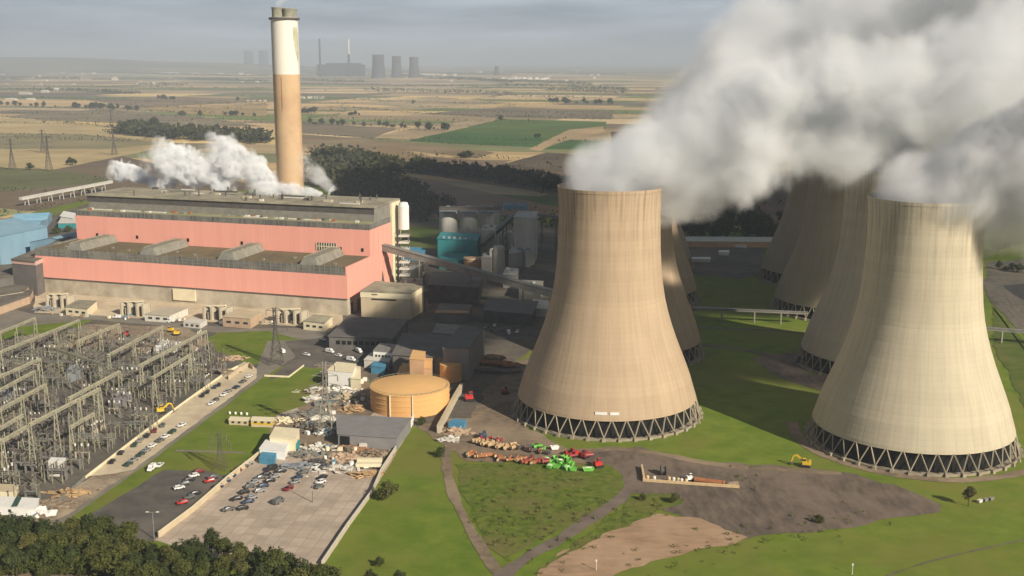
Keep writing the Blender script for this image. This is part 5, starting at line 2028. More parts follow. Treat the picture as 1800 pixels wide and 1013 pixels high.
def machine(px, py, m, rz, label, name='excavator', arm=True, s=1.0, cat='machine'):
    """tracked machine: two tracks, slewing house, cab, boom, stick and bucket"""
    c = G(px, py)
    c.z = LAYER[0] + .03
    t = thing(name, label, cat, c)
    ca, sa = math.cos(rz), math.sin(rz)

    def P(x, y, z):
        return Vector((c.x + (x * ca - y * sa) * s, c.y + (x * sa + y * ca) * s, c.z + z * s))
    for y in (-1.1, 1.1):
        b = MB()
        b.box(P(0, y, .45), (3.6 * s, .6 * s, .8 * s), rz, .9)
        b.build('track', 'tyre', t)
    b = MB()
    b.box(P(-.3, 0, 1.5), (3.0 * s, 2.4 * s, 1.2 * s), rz, .92)
    b.box(P(-1.4, 0, 1.7), (.9 * s, 2.3 * s, 1.5 * s), rz, .85)
    b.build('body', m, t)
    cb_ = MB().box(P(.5, .7, 2.5), (1.4 * s, 1.0 * s, 1.5 * s), rz, .85).build('cab', m, t)
    b = MB()
    b.box(P(.55, .7, 2.7), (1.42 * s, 1.03 * s, .7 * s), rz, .95)
    b.build('window', 'dark_glass', cb_)
    if arm:
        MB().bar(P(1.0, -.2, 2.0), P(3.4, -.2, 3.9), .5 * s, .6 * s).bar(P(3.4, -.2, 3.9), P(4.6, -.2, 3.3), .45 * s, .55 * s).build('boom', m, t)
        MB().bar(P(4.5, -.2, 3.4), P(5.2, -.2, 1.2), .35 * s, .4 * s).build('stick', m, t)
        MB().box(P(5.0, -.2, .7), (.9 * s, 1.0 * s, .9 * s), rz, .7).build('bucket', 'steel_dark', t)
    return t


machine(1416, 821, 'yellow_paint', 2.8, 'yellow excavator with its arm raised on the edge of the dark cinder ground', s=1.2)
machine(1052, 822, 'red_paint', .4, 'red and black machine at the end of the skips', 'loader', False, s=1.15)
machine(1010, 803, 'red_paint', 2.2, 'red tracked machine behind the bright green skips', 'loader', False, s=1.15)
machine(1028, 806, 'dark_red', .9, 'dark red machine beside the red tracked machine', 'loader', False, s=1.1)
machine(850, 772, 'car_blue', .3, 'dark blue machine at the far end of the upper log row', 'loader', False, s=1.1)
machine(888, 693, 'dark_red', .2, 'dark red machine in the shade at the foot of the tan tower', 'loader', False, s=1.15)
machine(826, 705, 'red_paint', .2, 'bright red machine behind the tan retaining wall', 'loader', False, 1.4)
machine(283, 727, 'yellow_paint', .5, 'yellow excavator at the edge of the substation by the parking strip', s=1.2)
machine(312, 590, 'yellow_paint', .2, 'yellow machine at the back of the substation near the bright white store', arm=False, s=1.2)
machine(300, 584, 'yellow_paint', 2.9, 'second yellow machine behind the first at the back of the substation', arm=False, s=1.1)
machine(222, 592, 'red_paint', .1, 'orange-red machine on the rubble behind the gantries', arm=False, s=1.2)

# timber yard on the cinder ground: a low walled store with posts, cable drum, tank and a long rusty pipe
t = thing('timber_stack', 'pale timber wall of stacked sleepers along the store on the cinder ground', 'timber stack', G(1215, 850))
b = MB()
for a, c_ in (((1130, 847), (1200, 852)), ((1200, 852), (1300, 859))):
    for z in (.5, 1.1):
        b.bar(G(a[0], a[1]) + Vector((0, 0, z)), G(c_[0], c_[1]) + Vector((0, 0, z)), .7, .5)
b.bar(G(1128, 824) + Vector((0, 0, 1)), G(1132, 847) + Vector((0, 0, 1)), .8, 2.0)
b.build('sleeper', 'log_end', t)
for k, x in enumerate((1138, 1150, 1176, 1184, 1192, 1198, 1206)):
    p = G(x, 845 + k)
    t = tag(MB().lathe((p.x, p.y, LAYER[0]), [(.7, 0), (.75, 1.6), (.5, 2.0), (.05, 2.05)], 10).build('drum', 'off_white' if k % 2 else 'log_end'), 'pale upright drum, %s in the line inside the timber store' % ORD[k + 1], 'drum', 'drums in the timber store')
p = G(1166, 835)
t = thing('cable_reel', 'dark cable reel standing in the timber store', 'reel', p)
MB().tube(p + Vector((-.9, 0, 2.1)), p + Vector((.9, 0, 2.1)), 1.3, 16).build('core', 'steel_dark', t)
for s in (-1, 1):
    MB().tube(p + Vector((s * .9, 0, 2.1)), p + Vector((s * 1.2, 0, 2.1)), 2.1, 18).build('flange', 'steel_dark', t)
machine(1213, 846, 'white_paint', .3, 'small white vehicle beside the long rusty pipe', 'dumper', False, .9, 'vehicle')
a, c_ = G(1222, 848), G(1272, 855)
t = thing('long_pipe', 'long rusty pipe lying in the timber store', 'pipe', a)
MB().tube(a + Vector((0, 0, 1.3)), c_ + Vector((0, 0, 1.3)), 1.1, 14).build('pipe_body', 'rust', t)
for f in (0, 1):
    q = a.lerp(c_, f) + Vector((0, 0, 1.3))
    d = (c_ - a).normalized()
    MB().tube(q - d * .2, q + d * .2, 1.3, 14).build('flange', 'rust', t)
t = tag(MB().lump(G(1288, 853) + Vector((0, 0, .3)), (3, 1.5, 1.3), 4, 9, 4, .5, True).build('rubble_heap', 'rubble'), 'small rubble heap at the end of the timber store', 'rubble heap')

# heaps of scrap and rubble
heaps = [(560, 690, 9, 5, 2.2, 'off_white', 'pale scrap heap beside the upper lawn'), (590, 672, 6, 4, 2.4, 'cream', 'cream rubble heap below the cream office block'),
         (575, 712, 7, 5, 2, 'steel_galv', 'grey scrap heap under the lattice pylon'), (548, 728, 8, 4, 1.6, 'steel_galv', 'flat grey sheet heap at the edge of the lawn'),
         (622, 722, 5, 3.2, 2.4, 'timber', 'orange sand heap in front of the large orange tank'), (608, 700, 5, 4, 2.4, 'cream_wall', 'rounded cream heap beside the orange tank shadow'),
         (500, 742, 7, 4, 1.6, 'cream', 'cream sheet heap behind the stacked cream cabin'), (545, 752, 6, 4, 2.0, 'steel_galv', 'dark grey scrap heap at the back of the works yard'), (585, 760, 7, 4, 1.6, 'white_paint', 'white sheet heap in front of the grey shed bay'),
         (600, 655, 6, 4, 2.2, 'off_white', 'pale rubbish heap between the cream and white offices'), (605, 690, 7, 4, 2.6, 'white_paint', 'white scrap heap beside the dark side of the orange tank'), (550, 705, 6, 4, 2.2, 'off_white', 'off-white scrap heap at the corner of the upper lawn'),
         (590, 700, 7, 5, 2.8, 'steel_galv', 'tall grey scrap heap in the middle of the scrap yard'), (565, 740, 7, 4, 1.8, 'off_white', 'flat pale heap behind the grey shed end'), (605, 806, 8, 4, 1.4, 'brick_pale', 'pinkish litter heap in the works yard'), (660, 800, 6, 3, 1.2, 'rubble', 'brown heap near the boundary wall'),
         (555, 815, 6, 3, 1.2, 'steel_dark', 'dark scrap heap beside the parked vans'), (530, 822, 8, 3.5, 1.2, 'slate_blue', 'blue-grey junk heap at the top of the concrete yard'), (590, 826, 8, 3, 1.2, 'off_white', 'pale junk heap behind the scattered cars'), (640, 836, 6, 3, 1.0, 'timber', 'sandy plank heap by the boundary wall'), (800, 760, 6, 3.5, 1.6, 'brick_pale', 'pink rubble heap beside the tan retaining wall'), (790, 775, 4, 3, 1.5, 'off_white', 'white rubble spill at the top of the lawn'),
         (560, 790, 7, 4, 1.4, 'off_white', 'pale litter heap in the yard under the lamp post'), (530, 800, 6, 4, 1.3, 'steel_galv', 'grey junk heap in the concrete yard'),
         (620, 790, 7, 3, 1.2, 'brick', 'brown timber heap behind the yellow-white trailers'), (30, 532, 11, 5, 2.6, 'brick', 'red brick heap beside the low sheds'),
         (80, 545, 7, 5, 2.4, 'slate_blue', 'blue-grey scrap heap at the shaded corner of the turbine hall'), (395, 655, 6, 4, 1.5, 'rubble', 'low heap at the end of the substation'),
         (410, 632, 7, 4, 1.4, 'brick_pale', 'pinkish heap of insulators at the end of the substation'), (872, 641, 8, 4, 2.2, 'brick', 'reddish brick heap on the rusty pipes behind the orange tanks'), (848, 652, 6, 4, 2.0, 'brick', 'reddish heap closest to the tall dark hall'), (90, 890, 7, 3, 1.6, 'rubble', 'rubble strip along the road above the wood'),
         (130, 868, 8, 3, 1.4, 'timber', 'yellowish rubble strip beside the fence wall'), (66, 905, 5, 3, 1.8, 'white_paint', 'white sheet heap next to the cabins'),
         (720, 470, 9, 5, 2.4, 'steel_grey', 'grey-brown scrap heap beside the white plant block'), (690, 480, 8, 4, 3, 'steel_grey', 'dark scrap heap at the foot of the pink wall')]
HEAP_N = 0
for px, py, sx_, sy_, sz_, m_, lab in heaps:
    c = G(px, py)
    t = thing('scrap_heap', lab, 'heap', c)
    b = MB()
    b.lump((c.x, c.y, .2), (sx_ * .8, sy_ * .8, sz_ * .7), px, 11, 5, .5, True)
    b.build('mound', 'rubble' if m_ not in ('brick', 'timber', 'brick_pale') else m_, t)
    b = MB()
    for k in range(44):
        q = c + Vector((lr.gauss(0, sx_ * .55), lr.gauss(0, sy_ * .55), 0))
        h = sz_ * .8 * max(0, 1 - ((q.x - c.x) / sx_) ** 2 - ((q.y - c.y) / sy_) ** 2)
        q.z = h + .3
        a = lr.uniform(0, PI)
        d = Vector((math.cos(a), math.sin(a), lr.uniform(-.5, .5))) * lr.uniform(.6, 2.4)
        b.bar(q - d, q + d, lr.choice((.2, .5, 1.2, 2.2, 3.2)), lr.uniform(.1, .5))
    b.build('scrap', m_, t)

for k, (px, py) in enumerate(((650, 815), (648, 823))):
    c = G(px, py)
    t = thing('trailer', 'long cream flat trailer near the boundary wall, %s' % ('the farther of two' if k == 0 else 'the nearer of two'), 'trailer', c, 'cream trailers')
    MB().box(c + Vector((0, 0, 1.6)), (11, 2.5, 1.5), .0).build('deck', 'cream', t)
    for x in (-3.5, 2.5, 3.7):
        MB().tube(c + Vector((x, -1.3, .5)), c + Vector((x, 1.3, .5)), .5, 10).build('wheel', 'tyre', t)

# loose small crates, drums and pallets over the works yard
cm = ['off_white', 'steel_galv', 'white_paint', 'rubble', 'steel_dark', 'cream', 'brick_pale', 'bright_blue']
for k in range(200):
    if k < 95:
        px, py = lr.uniform(480, 720), lr.uniform(730, 830)
        if not inside(px, py, [(482, 776), (478, 750), (560, 735), (596, 772), (700, 780), (690, 806), (655, 850), (520, 806)]):
            continue
        where = 'in the works yard behind the concrete yard'
    elif k < 155:
        px, py = lr.uniform(540, 660), lr.uniform(650, 735)
        if not inside(px, py, [(560, 655), (640, 660), (650, 700), (600, 730), (545, 730)]):
            continue
        where = 'among the pale scrap below the cream offices'
    else:
        px, py = lr.uniform(60, 590), 0
        py = 556 + (px - 60) * .03 + lr.uniform(-8, 2)
        where = 'along the foot of the turbine hall'
    c = G(px, py)
    rz = lr.uniform(0, PI)
    m_ = lr.choice(cm)
    s = lr.uniform(.9, 2.0)
    b = MB()
    zz = LAYER[0]
    if lr.random() < .5:
        b.box((c.x, c.y, zz + s * .5), (s * lr.uniform(1, 2), s, s), rz)
        b.box((c.x, c.y, zz + s + .08), (s * 1.1, s * 1.08, .14), rz)
        nm, ct = 'crate', 'crate'
    else:
        b.lathe((c.x, c.y, zz), [(s * .55, 0), (s * .55, s), (s * .6, s), (s * .6, s * 1.1), (.02, s * 1.12)], 9)
        nm, ct = 'drum', 'drum'
    tone = {'off_white': 'off-white', 'steel_galv': 'grey', 'white_paint': 'white', 'rubble': 'brown', 'steel_dark': 'black', 'cream': 'cream', 'brick_pale': 'pink', 'bright_blue': 'blue'}[m_]
    tag(b.build(nm, m_), 'small %s %s lying %s' % (tone, ct, where), ct, '%s %ss %s' % (tone, ct, where))

# four pale bollards by the double cabin
for k in range(4):
    p = G(404 + k * 10, 728.5 + k * .6)
    tag(MB().lathe((p.x, p.y, LAYER[0]), [(.55, 0), (.6, .9), (.4, 1.2), (.02, 1.25)], 10).build('bollard', 'white_paint'), 'white bollard, %s of four in line above the double cabin' % ORD[k + 1], 'bollard', 'four white bollards')
# boards beside the lone tree
for k in range(3):
    p = G(1722 + k * 10, 884 - k * 2)
    tag(MB().box((p.x, p.y, LAYER[0] + .5), (2.2, 1.2, 1.0), .6).box((p.x, p.y, LAYER[0] + 1.06), (2.4, 1.35, .12), .6).build('crate', 'steel_galv' if k else 'off_white'), 'grey slatted crate, %s of three beside the lone tree' % ORD[k + 1], 'crate', 'crates beside the lone tree')

# lamp posts
def lamp(px, py, h, label):
    c = G(px, py)
    t = thing('lamp_post', label, 'lamp post', c)
    MB().tube(c, c + Vector((0, 0, h)), .22, 8, .12).build('pole', 'steel_galv', t)
    for s in (-1, 1):
        b = MB().bar(c + Vector((0, 0, h)), c + Vector((s * 1.6, 0, h + .3)), .14)
        b.build('arm', 'steel_galv', t)
        MB().box(c + Vector((s * 1.9, 0, h + .3)), (1.1, .5, .3)).build('lamp_head', 'off_white', t)
    return t


lamp(271, 948, 10.5, 'double headed lamp post above the front wood by the dark car park')
lamp(584, 828, 11, 'double headed lamp post in the junk of the concrete yard')
lamp(550, 884, 11, 'double headed lamp post on the open slabs of the concrete yard')
for px, py, h, lab in ((1048, 1003, 4, 'short white post beside the sandy patch'), (1498, 1010, 4, 'short white post beside the thin dark path')):
    c = G(px, py)
    t = thing('marker_post', lab, 'post', c)
    MB().tube(c, c + Vector((0, 0, h)), .16, 8, .12).build('pole', 'off_white', t)
    MB().box(c + Vector((0, 0, h - .3)), (.6, .25, .7)).build('plate', 'off_white', t)


# lattice pylons
def pylon(px, py, h, label, wbase=7.0, m_='steel_grey', th=.42):
    c = G(px, py)
    t = thing('pylon', label, 'pylon', c)
    b = MB()
    lv = 9

    def hw(f):
        return wbase / 2 * ((1 - f / .72) if f < .62 else .139) * 1.0 + .25 if f < .62 else wbase / 2 * .14 + .25
    for k in range(lv):
        f0, f1 = k / lv, (k + 1) / lv
        w0, w1 = hw(f0), hw(f1)
        for (sx, sy) in ((-1, -1), (1, -1), (1, 1), (-1, 1)):
            b.bar(c + Vector((sx * w0, sy * w0, h * f0)), c + Vector((sx * w1, sy * w1, h * f1)), th)
        for (a_, b2) in (((-1, -1), (1, -1)), ((1, -1), (1, 1)), ((1, 1), (-1, 1)), ((-1, 1), (-1, -1))):
            b.bar(c + Vector((a_[0] * w0, a_[1] * w0, h * f0)), c + Vector((b2[0] * w1, b2[1] * w1, h * f1)), th * .6)
            b.bar(c + Vector((b2[0] * w0, b2[1] * w0, h * f0)), c + Vector((a_[0] * w1, a_[1] * w1, h * f1)), th * .6)
    b.build('tower_frame', m_, t)
    for f, l_ in ((.66, 8.5), (.80, 7), (.94, 5.5)):
        b = MB()
        z = h * f
        for s in (-1, 1):
            b.bar(c + Vector((s * .5, 0, z)), c + Vector((s * l_ * wbase / 8, 0, z + .4)), th * .8)
            b.bar(c + Vector((s * .5, 0, z + 2)), c + Vector((s * l_ * wbase / 8, 0, z + .5)), th * .6)
        a = b.build('cross_arm', m_, t)
        for s in (-1, 1):
            MB().tube(c + Vector((s * l_ * wbase / 8, 0, z)), c + Vector((s * l_ * wbase / 8, 0, z - 2.4)), .22, 5).build('insulator', 'porcelain', a)
    return t


pylon(486, 640, 34, 'lattice pylon at the upper road junction beside the grass', 7, 'steel_dark', .32)
pylon(574, 764, 36, 'lattice pylon rising from the grey scrap near the long grey shed', 7, 'steel_grey', .32)
pylon(388, 826, 17, 'thin lattice pylon on the lower lawn', 4.5, 'steel_dark', th=.13)
for k, (px, py, h, lab) in enumerate(((22, 298, 50, 'pylon in the tan field nearest the photo edge'), (86, 300, 56, 'tallest pylon in the tan field beyond the blue halls'), (201, 272, 40, 'lone pylon at the edge of the ploughed field'), (196, 222, 42, 'distant pylon beyond the tan field'),
                                      (76, 268, 44, 'farther pylon behind the tallest pylon'))):
    pylon(px, py, h, lab, 9, 'steel_dark', .5)

# ------------------------------------------------------------------ trees
def crown_mesh(seed, w, h, z0, lobes, clumps, leaves, size, squash=.8):
    """leaf clumps scattered over a handful of uneven lobes"""
    r = random.Random(seed)
    L_ = []
    for k in range(lobes):
        a = 2 * PI * k / lobes + r.uniform(-.5, .5)
        f = r.uniform(.05, .55)
        zz = z0 + h * r.uniform(.25, .72)
        L_.append((Vector((math.cos(a) * w * f * .5, math.sin(a) * w * f * .5, zz)), w * r.uniform(.22, .34), h * r.uniform(.2, .32)))
    L_.append((Vector((r.uniform(-.05, .05) * w, r.uniform(-.05, .05) * w, z0 + h * .72)), w * .24, h * .28))
    b = MB()
    vs, fs = [], []
    for k in range(clumps):
        c, rx, rz_ = r.choice(L_)
        d = Vector((r.gauss(0, 1), r.gauss(0, 1), r.gauss(.15, 1))).normalized()
        k_ = r.uniform(.62, 1.06)
        p = c + Vector((d.x * rx, d.y * rx, d.z * rz_)) * k_
        for j in range(leaves):
            q = p + Vector((r.gauss(0, 1), r.gauss(0, 1), r.gauss(0, .8))) * size * .9
            n = (d * 1.0 + Vector((r.gauss(0, .6), r.gauss(0, .6), r.gauss(.3, .6)))).normalized()
            t = n.cross(Vector((r.gauss(0, 1), r.gauss(0, 1), r.gauss(0, 1)))).normalized()
            s = n.cross(t)
            z = size * r.uniform(.55, 1.2)
            i = len(vs)
            vs += [q + t * z, q - t * z * .6 + s * z * .8, q - t * z * .6 - s * z * .8]
            fs.append((i, i + 1, i + 2))
    b.add(vs, fs)
    return b


def trunk_mesh(seed, h, r0, spread):
    r = random.Random(seed + 100)
    b = MB()
    b.tube((0, 0, -.3), (r.uniform(-.2, .2), r.uniform(-.2, .2), h * .45), r0, 7, r0 * .7)
    for k in range(5):
        a = 2 * PI * k / 5 + r.uniform(-.4, .4)
        b.tube((0, 0, h * r.uniform(.25, .42)), (math.cos(a) * spread * r.uniform(.5, 1), math.sin(a) * spread * r.uniform(.5, 1), h * r.uniform(.6, .85)), r0 * .45, 5, r0 * .12)
    return b


def tree_proto(seed, w, h, lobes, clumps, leaves, size, leafm, name='tree', bare=.18):
    t = thing(name, 'tree', 'tree', (0, 0, 0))
    crown_mesh(seed, w, h * (1 - bare), h * bare, lobes, clumps, leaves, size).build('crown', leafm, t)
    trunk_mesh(seed, h, max(.18, h * .025), w * .3).build('trunk', 'bark', t)
    return t


NEAR = [tree_proto(s, w_, h, lb, 300, 14, .42, lm) for s, w_, h, lb, lm in ((1, 9, 11, 6, 'leaf'), (2, 11, 12, 7, 'leaf_dark'), (3, 8, 12, 5, 'leaf_olive'), (4, 12, 10, 8, 'leaf'), (5, 9.5, 13, 6, 'leaf_dark'))]
FAR = [tree_proto(s, w_, h, lb, 60, 8, 1.05, 'leaf_far') for s, w_, h, lb in ((11, 11, 11, 5), (12, 14, 11, 6), (13, 9, 13, 4), (14, 15, 10, 7))]
BUSH = [tree_proto(21, 7, 5.5, 6, 150, 12, .35, 'leaf', 'bush', .05), tree_proto(22, 4, 3.2, 5, 70, 10, .3, 'leaf', 'bush', .05)]
FIRST = {}


def plant(protos, i, loc, s, label, group=None, cat=None, sz=None):
    p = protos[i % len(protos)]
    sc = (s, s, s * (sz or 1))
    rz = rnd.uniform(0, 2 * PI)
    if p.name not in FIRST:
        FIRST[p.name] = (p, loc, rz, sc, label, group, cat)
        return p
    o = dup(p, loc, rz, label, group, sc)
    if cat:
        o['category'] = cat
    return o


def settle():
    for p, loc, rz, sc, label, group, cat in FIRST.values():
        p.location = loc
        p.rotation_euler = (0, 0, rz)
        p.scale = sc
        p['label'] = label
        if group:
            p['group'] = group
        if cat:
            p['category'] = cat


TZ = LAYER[0]
# front wood: rows whose tops make the uneven edge seen against the car parks
tr = random.Random(31)


def front_row(pts, hs, rowname, group):
    for k, (px, ytop) in enumerate(pts):
        # place so that the crown top reaches the wanted line
        h = hs * tr.uniform(.9, 1.12)
        py = ytop + 45
        for _ in range(12):
            c = G(px, py)
            top = c + Vector((0, 0, h))
            yy = to_px(top)[1]
            py += (ytop - yy)
        c = G(px, py)
        i = tr.randrange(5)
        base_h = (11, 12, 12, 10, 13)[i]
        plant(NEAR, i, Vector((c.x, c.y, TZ)), h / base_h, 'leafy tree, %s from the left in the %s row of the front wood' % (ORD[k + 1], rowname), group)


G_ = 'trees of the wood at the bottom of the photo'
front_row([(-10, 902), (22, 904), (48, 906), (78, 914), (105, 918), (130, 912), (156, 906), (182, 910), (208, 925), (226, 920), (245, 950), (268, 958), (292, 960), (318, 952), (345, 945), (372, 930), (395, 948), (425, 955), (455, 962), (484, 968), (512, 975), (538, 984), (566, 995)], 11, 'farthest', G_)
front_row([(-15, 928), (18, 932), (52, 938), (86, 936), (118, 938), (150, 934), (180, 940), (212, 955), (240, 972), (272, 978), (302, 968), (330, 962), (362, 965), (396, 978), (428, 984), (460, 990), (494, 996), (526, 1004), (556, 1012), (590, 1015)], 11, 'second', G_)
front_row([(0, 958), (30, 962), (62, 956), (95, 960), (128, 958), (160, 962), (196, 968), (224, 988), (258, 996), (290, 992), (322, 984), (356, 988), (390, 1000), (424, 1006), (460, 1012), (500, 1016), (650, 1003), (700, 1005)], 10, 'third', G_)
front_row([(230, 1012), (262, 1016), (300, 1012), (340, 1010), (380, 1018)], 9, 'nearest', G_)
sheet('rough_bank', [(-80, 985), (60, 985), (200, 1000), (300, 1060), (-120, 1120)], 'dirt', 2)
for k in range(14):
    c = G(-5 + k * 16, 1006 + (k * 7) % 9)
    plant(BUSH, 0, Vector((c.x, c.y, TZ)), tr.uniform(.8, 1.3), 'dark undergrowth bush, %s from the left along the brown bank' % ORD[k + 1], 'undergrowth bushes along the brown bank', 'bush')
# single plants
c = G(680, 878)
plant(BUSH, 0, Vector((c.x, c.y, TZ)), 1.35, 'round dark bush growing against the boundary wall of the concrete yard', None, 'bush')
c = G(775, 803)
plant(BUSH, 1, Vector((c.x, c.y, TZ)), 1.4, 'small blue-green bush beside the light track', None, 'bush')
c = G(1702, 890)
plant(NEAR, 2, Vector((c.x, c.y, TZ)), .68, 'lone round tree standing on the grass in front of the pale cream tower', None, 'tree')
c = G(741, 748)
plant(BUSH, 1, Vector((c.x, c.y, TZ)), 1.3, 'scrubby bush at the foot of the large orange tank', None, 'bush')
for k, (px, py, s, lab) in enumerate(((1405, 640, .8, 'scrubby bush on the dark ground beside the half shaded tower'), (1130, 880, .9, 'scrub bush where the dark track meets the weedy ground'), (1185, 884, .7, 'brownish bush at the edge of the sandy patch'),
                                      (0, 445, 1.6, 'dark bush beside the long sky-blue shed'), (100, 412, 1.4, 'bush in the row between blue shed and pink building'), (78, 416, 1.3, 'low bush in front of the long sky-blue shed'),
                                      (120, 408, 1.2, 'bush closest to the corner of the pink building'), (668, 995, 1.0, 'dark low bush on the front lawn at the photo edge'), (1440, 920, .6, 'tuft of scrub where cinder ground meets grass'))):
    c = G(px, py)
    plant(BUSH, k, Vector((c.x, c.y, TZ if py > 600 else .4)), s, lab, None, 'bush')

# countryside: single trees and tree lines one can tell apart
far = random.Random(17)
n_far = 0


def line(pts, n, px_h, where, group, jit=1.5, spread=0):
    """n trees along a photo polyline, px_h photo pixels tall"""
    global n_far
    segs = [(Vector((a[0], a[1], 0)), Vector((b[0], b[1], 0))) for a, b in zip(pts, pts[1:])]
    tot = sum((b - a).length for a, b in segs)
    for k, fr_ in enumerate(sorted((i_ // 3 * 3 + 1.5 + far.gauss(0, 1.2)) / n if n > 5 else (i_ + .5) / n for i_ in range(n))):
        d = fr_ * tot
        for a, b in segs:
            l_ = (b - a).length
            if d <= l_ or b == segs[-1][1]:
                p = a.lerp(b, max(0, min(1, d / max(l_, 1e-6))))
                break
            d -= l_
        c = G(p.x + far.uniform(-jit, jit), p.y + far.uniform(-spread, spread))
        h = px_h * far.choice((.5, .7, .85, 1.0, 1.2, 1.35)) * mpp(c)
        i = far.randrange(4)
        lab = 'tree, %s from left %s' % (ORD[k + 1], where) if n > 1 else 'dark tree %s' % where
        plant(FAR, i, Vector((c.x, c.y, -.5)), h / (11, 11, 13, 10)[i], lab, group)
        n_far += 1


line([(575, 282), (700, 300), (760, 306)], 16, 20, 'in the front of the tree belt behind the boiler house', 'tree belt beyond the station')
line([(760, 302), (870, 316), (930, 328), (990, 336)], 15, 24, 'in the tree belt reaching the tan tower', 'tree belt beyond the station')
line([(560, 278), (660, 285), (760, 300)], 12, 16, 'in the rear of the tree belt behind the boiler house', 'tree belt beyond the station')
line([(208, 232), (300, 242), (380, 248), (470, 252)], 22, 17, 'in the long dark wood left of the chimney', 'wood left of the chimney', 2, 3)
line([(250, 228), (350, 234), (440, 240)], 14, 15, 'in the back of the long dark wood left of the chimney', 'wood left of the chimney', 2, 2)
line([(115, 290), (135, 291)], 4, 12, 'in the small clump in the ploughed field', 'clump in the ploughed field', 1, 1)
line([(0, 185), (60, 188), (125, 190), (185, 192), (240, 195)], 22, 8, 'in the hedge line crossing the upper fields', 'upper field hedge line')
line([(120, 190), (240, 193)], 9, 9, 'behind the upper field hedge line', 'upper field hedge line')
line([(320, 205), (400, 203), (470, 207)], 12, 9, 'in the hedge just left of the chimney', 'hedge left of the chimney')
line([(530, 218), (620, 221), (720, 226)], 18, 9, 'in the hedge line right of the chimney', 'hedge line right of the chimney')
line([(525, 200), (555, 201)], 5, 11, 'in the clump right beside the chimney', 'clump beside the chimney')
line([(735, 228), (785, 229)], 6, 10, 'in the short clump by the tan field corner', 'clump by the tan field')
line([(610, 203), (635, 204)], 4, 8, 'in the tiny clump above the hedge line', 'tiny clump above the hedge')
line([(808, 277), (828, 278)], 4, 11, 'in the lone clump before the green fields', 'lone clump before the green fields')
line([(540, 258), (660, 262)], 10, 6, 'in the low hedge behind the tree belt', 'low hedge behind the tree belt')
line([(940, 244), (950, 243)], 2, 12, 'at the corner of the green field', 'trees at the green field corner')
line([(958, 180), (1000, 182), (1074, 184)], 14, 8, 'in the dark plantation before the steam', 'plantation before the steam')
line([(275, 175), (310, 176)], 5, 7, 'in the clump on the upper left fields', 'clump on the upper left fields')
line([(1190, 416), (1260, 418), (1375, 420)], 16, 34, 'in the dark wood between the tower rows', 'dark wood between the tower rows', 2, 2)
line([(1185, 404), (1280, 402), (1385, 404)], 13, 34, 'at the back of the dark wood between the tower rows', 'dark wood between the tower rows', 2, 2)
line([(1745, 440), (1800, 432)], 6, 22, 'in the copse right of the pale cream tower', 'copse right of the pale cream tower', 2, 4)
line([(1750, 475), (1810, 478)], 5, 14, 'in the lower copse right of the pale cream tower', 'copse right of the pale cream tower', 2, 3)
for px, py, h, lab in ((880, 212, 7, 'standing alone at the tip of the green field'), (572, 160, 5, 'standing alone on the pale fields right of the chimney'), (665, 161, 5, 'alone in the middle of the pale far fields'), (726, 184, 8, 'alone on the tan strip in the far fields'),
                       (52, 298, 9, 'alone below the tall pylons'), (418, 178, 7, 'alone on the straw field left of the chimney')):
    line([(px, py), (px, py)], 1, h, lab, 'lone field trees', .1)
settle()

# hedges and woods that read as one mass
def mass(name, label, px_lines, m, hpx, count, spread=2.0, dens=1.0, z=-.6, world=()):
    r = random.Random(len(label))
    b = MB()
    vs, fs = [], []
    segs = [(G(*a), G(*c_)) for pts in px_lines for a, c_ in zip(pts, pts[1:])] + [(Vector(a), Vector(c_)) for a, c_ in world]
    for A, B in segs:
        if True:
            n = max(2, int((B - A).length / 9 * dens))
            n = min(n, 500)
            for k in range(n):
                p = A.lerp(B, (k + r.random()) / n)
                s = mpp(p)
                p += Vector((r.gauss(0, spread), r.gauss(0, spread * 2.5), 0))
                H = min(hpx * s, 16) * r.uniform(.4, 1.2) if not world else r.uniform(2.5, 6) * (1.7 if r.random() < .12 else 1)
                for j in range(count):
                    q = p + Vector((r.gauss(0, H * .5), r.gauss(0, H * .5), r.random() * H + z))
                    t = Vector((r.gauss(0, 1), r.gauss(0, 1), r.gauss(0, 1))).normalized()
                    u = t.cross(Vector((r.gauss(0, 1), r.gauss(0, 1), r.gauss(0, 1)))).normalized()
                    z = H * .32
                    i = len(vs)
                    vs += [q + t * z, q - t * z * .5 + u * z, q - t * z * .5 - u * z]
                    fs.append((i, i + 1, i + 2))
    b.add(vs, fs)
    o = b.build(name, m)
    o['kind'] = 'stuff'
    o['label'] = label
    return o


WORLD_HEDGE = []
mass('hedgerow', 'dark hedges along the field edges', [
    [(0, 188), (240, 195), (330, 200)], [(60, 211), (170, 222), (305, 242)], [(528, 236), (650, 245), (712, 250)], [(528, 216), (640, 222), (722, 227)], [(0, 237), (150, 240), (310, 252)],
    [(690, 231), (790, 229)], [(720, 248), (800, 255), (944, 259)], [(745, 201), (890, 210)], [(885, 207), (1060, 212)], [(528, 190), (620, 191), (740, 201)], [(340, 198), (470, 206)],
    [(240, 180), (470, 186)], [(0, 172), (140, 176), (240, 178)], [(530, 172), (700, 180), (900, 185)], [(900, 170), (1090, 176)], [(0, 152), (200, 154), (470, 158)], [(530, 150), (760, 152), (1080, 160)], [(60, 140), (400, 142)],
    [(880, 288), (962, 303), (1060, 303)], [(720, 306), (870, 320), (985, 340)]], 'leaf_far', 3.0, 5, 1.0)
FH = random.Random(77)
for a_, b2_ in FIELD_EDGES:
    ya = a_[1]
    if 1250 < ya < 7500 and abs(a_[0]) < .55 * ya and abs(b2_[0]) < .6 * ya and FH.random() < .42:
        WORLD_HEDGE.append((a_, b2_))
mass('field_hedges', 'thin dark hedges between the patchwork fields', [], 'leaf_far', 2.4, 4, 1.0, 1.0, world=WORLD_HEDGE)
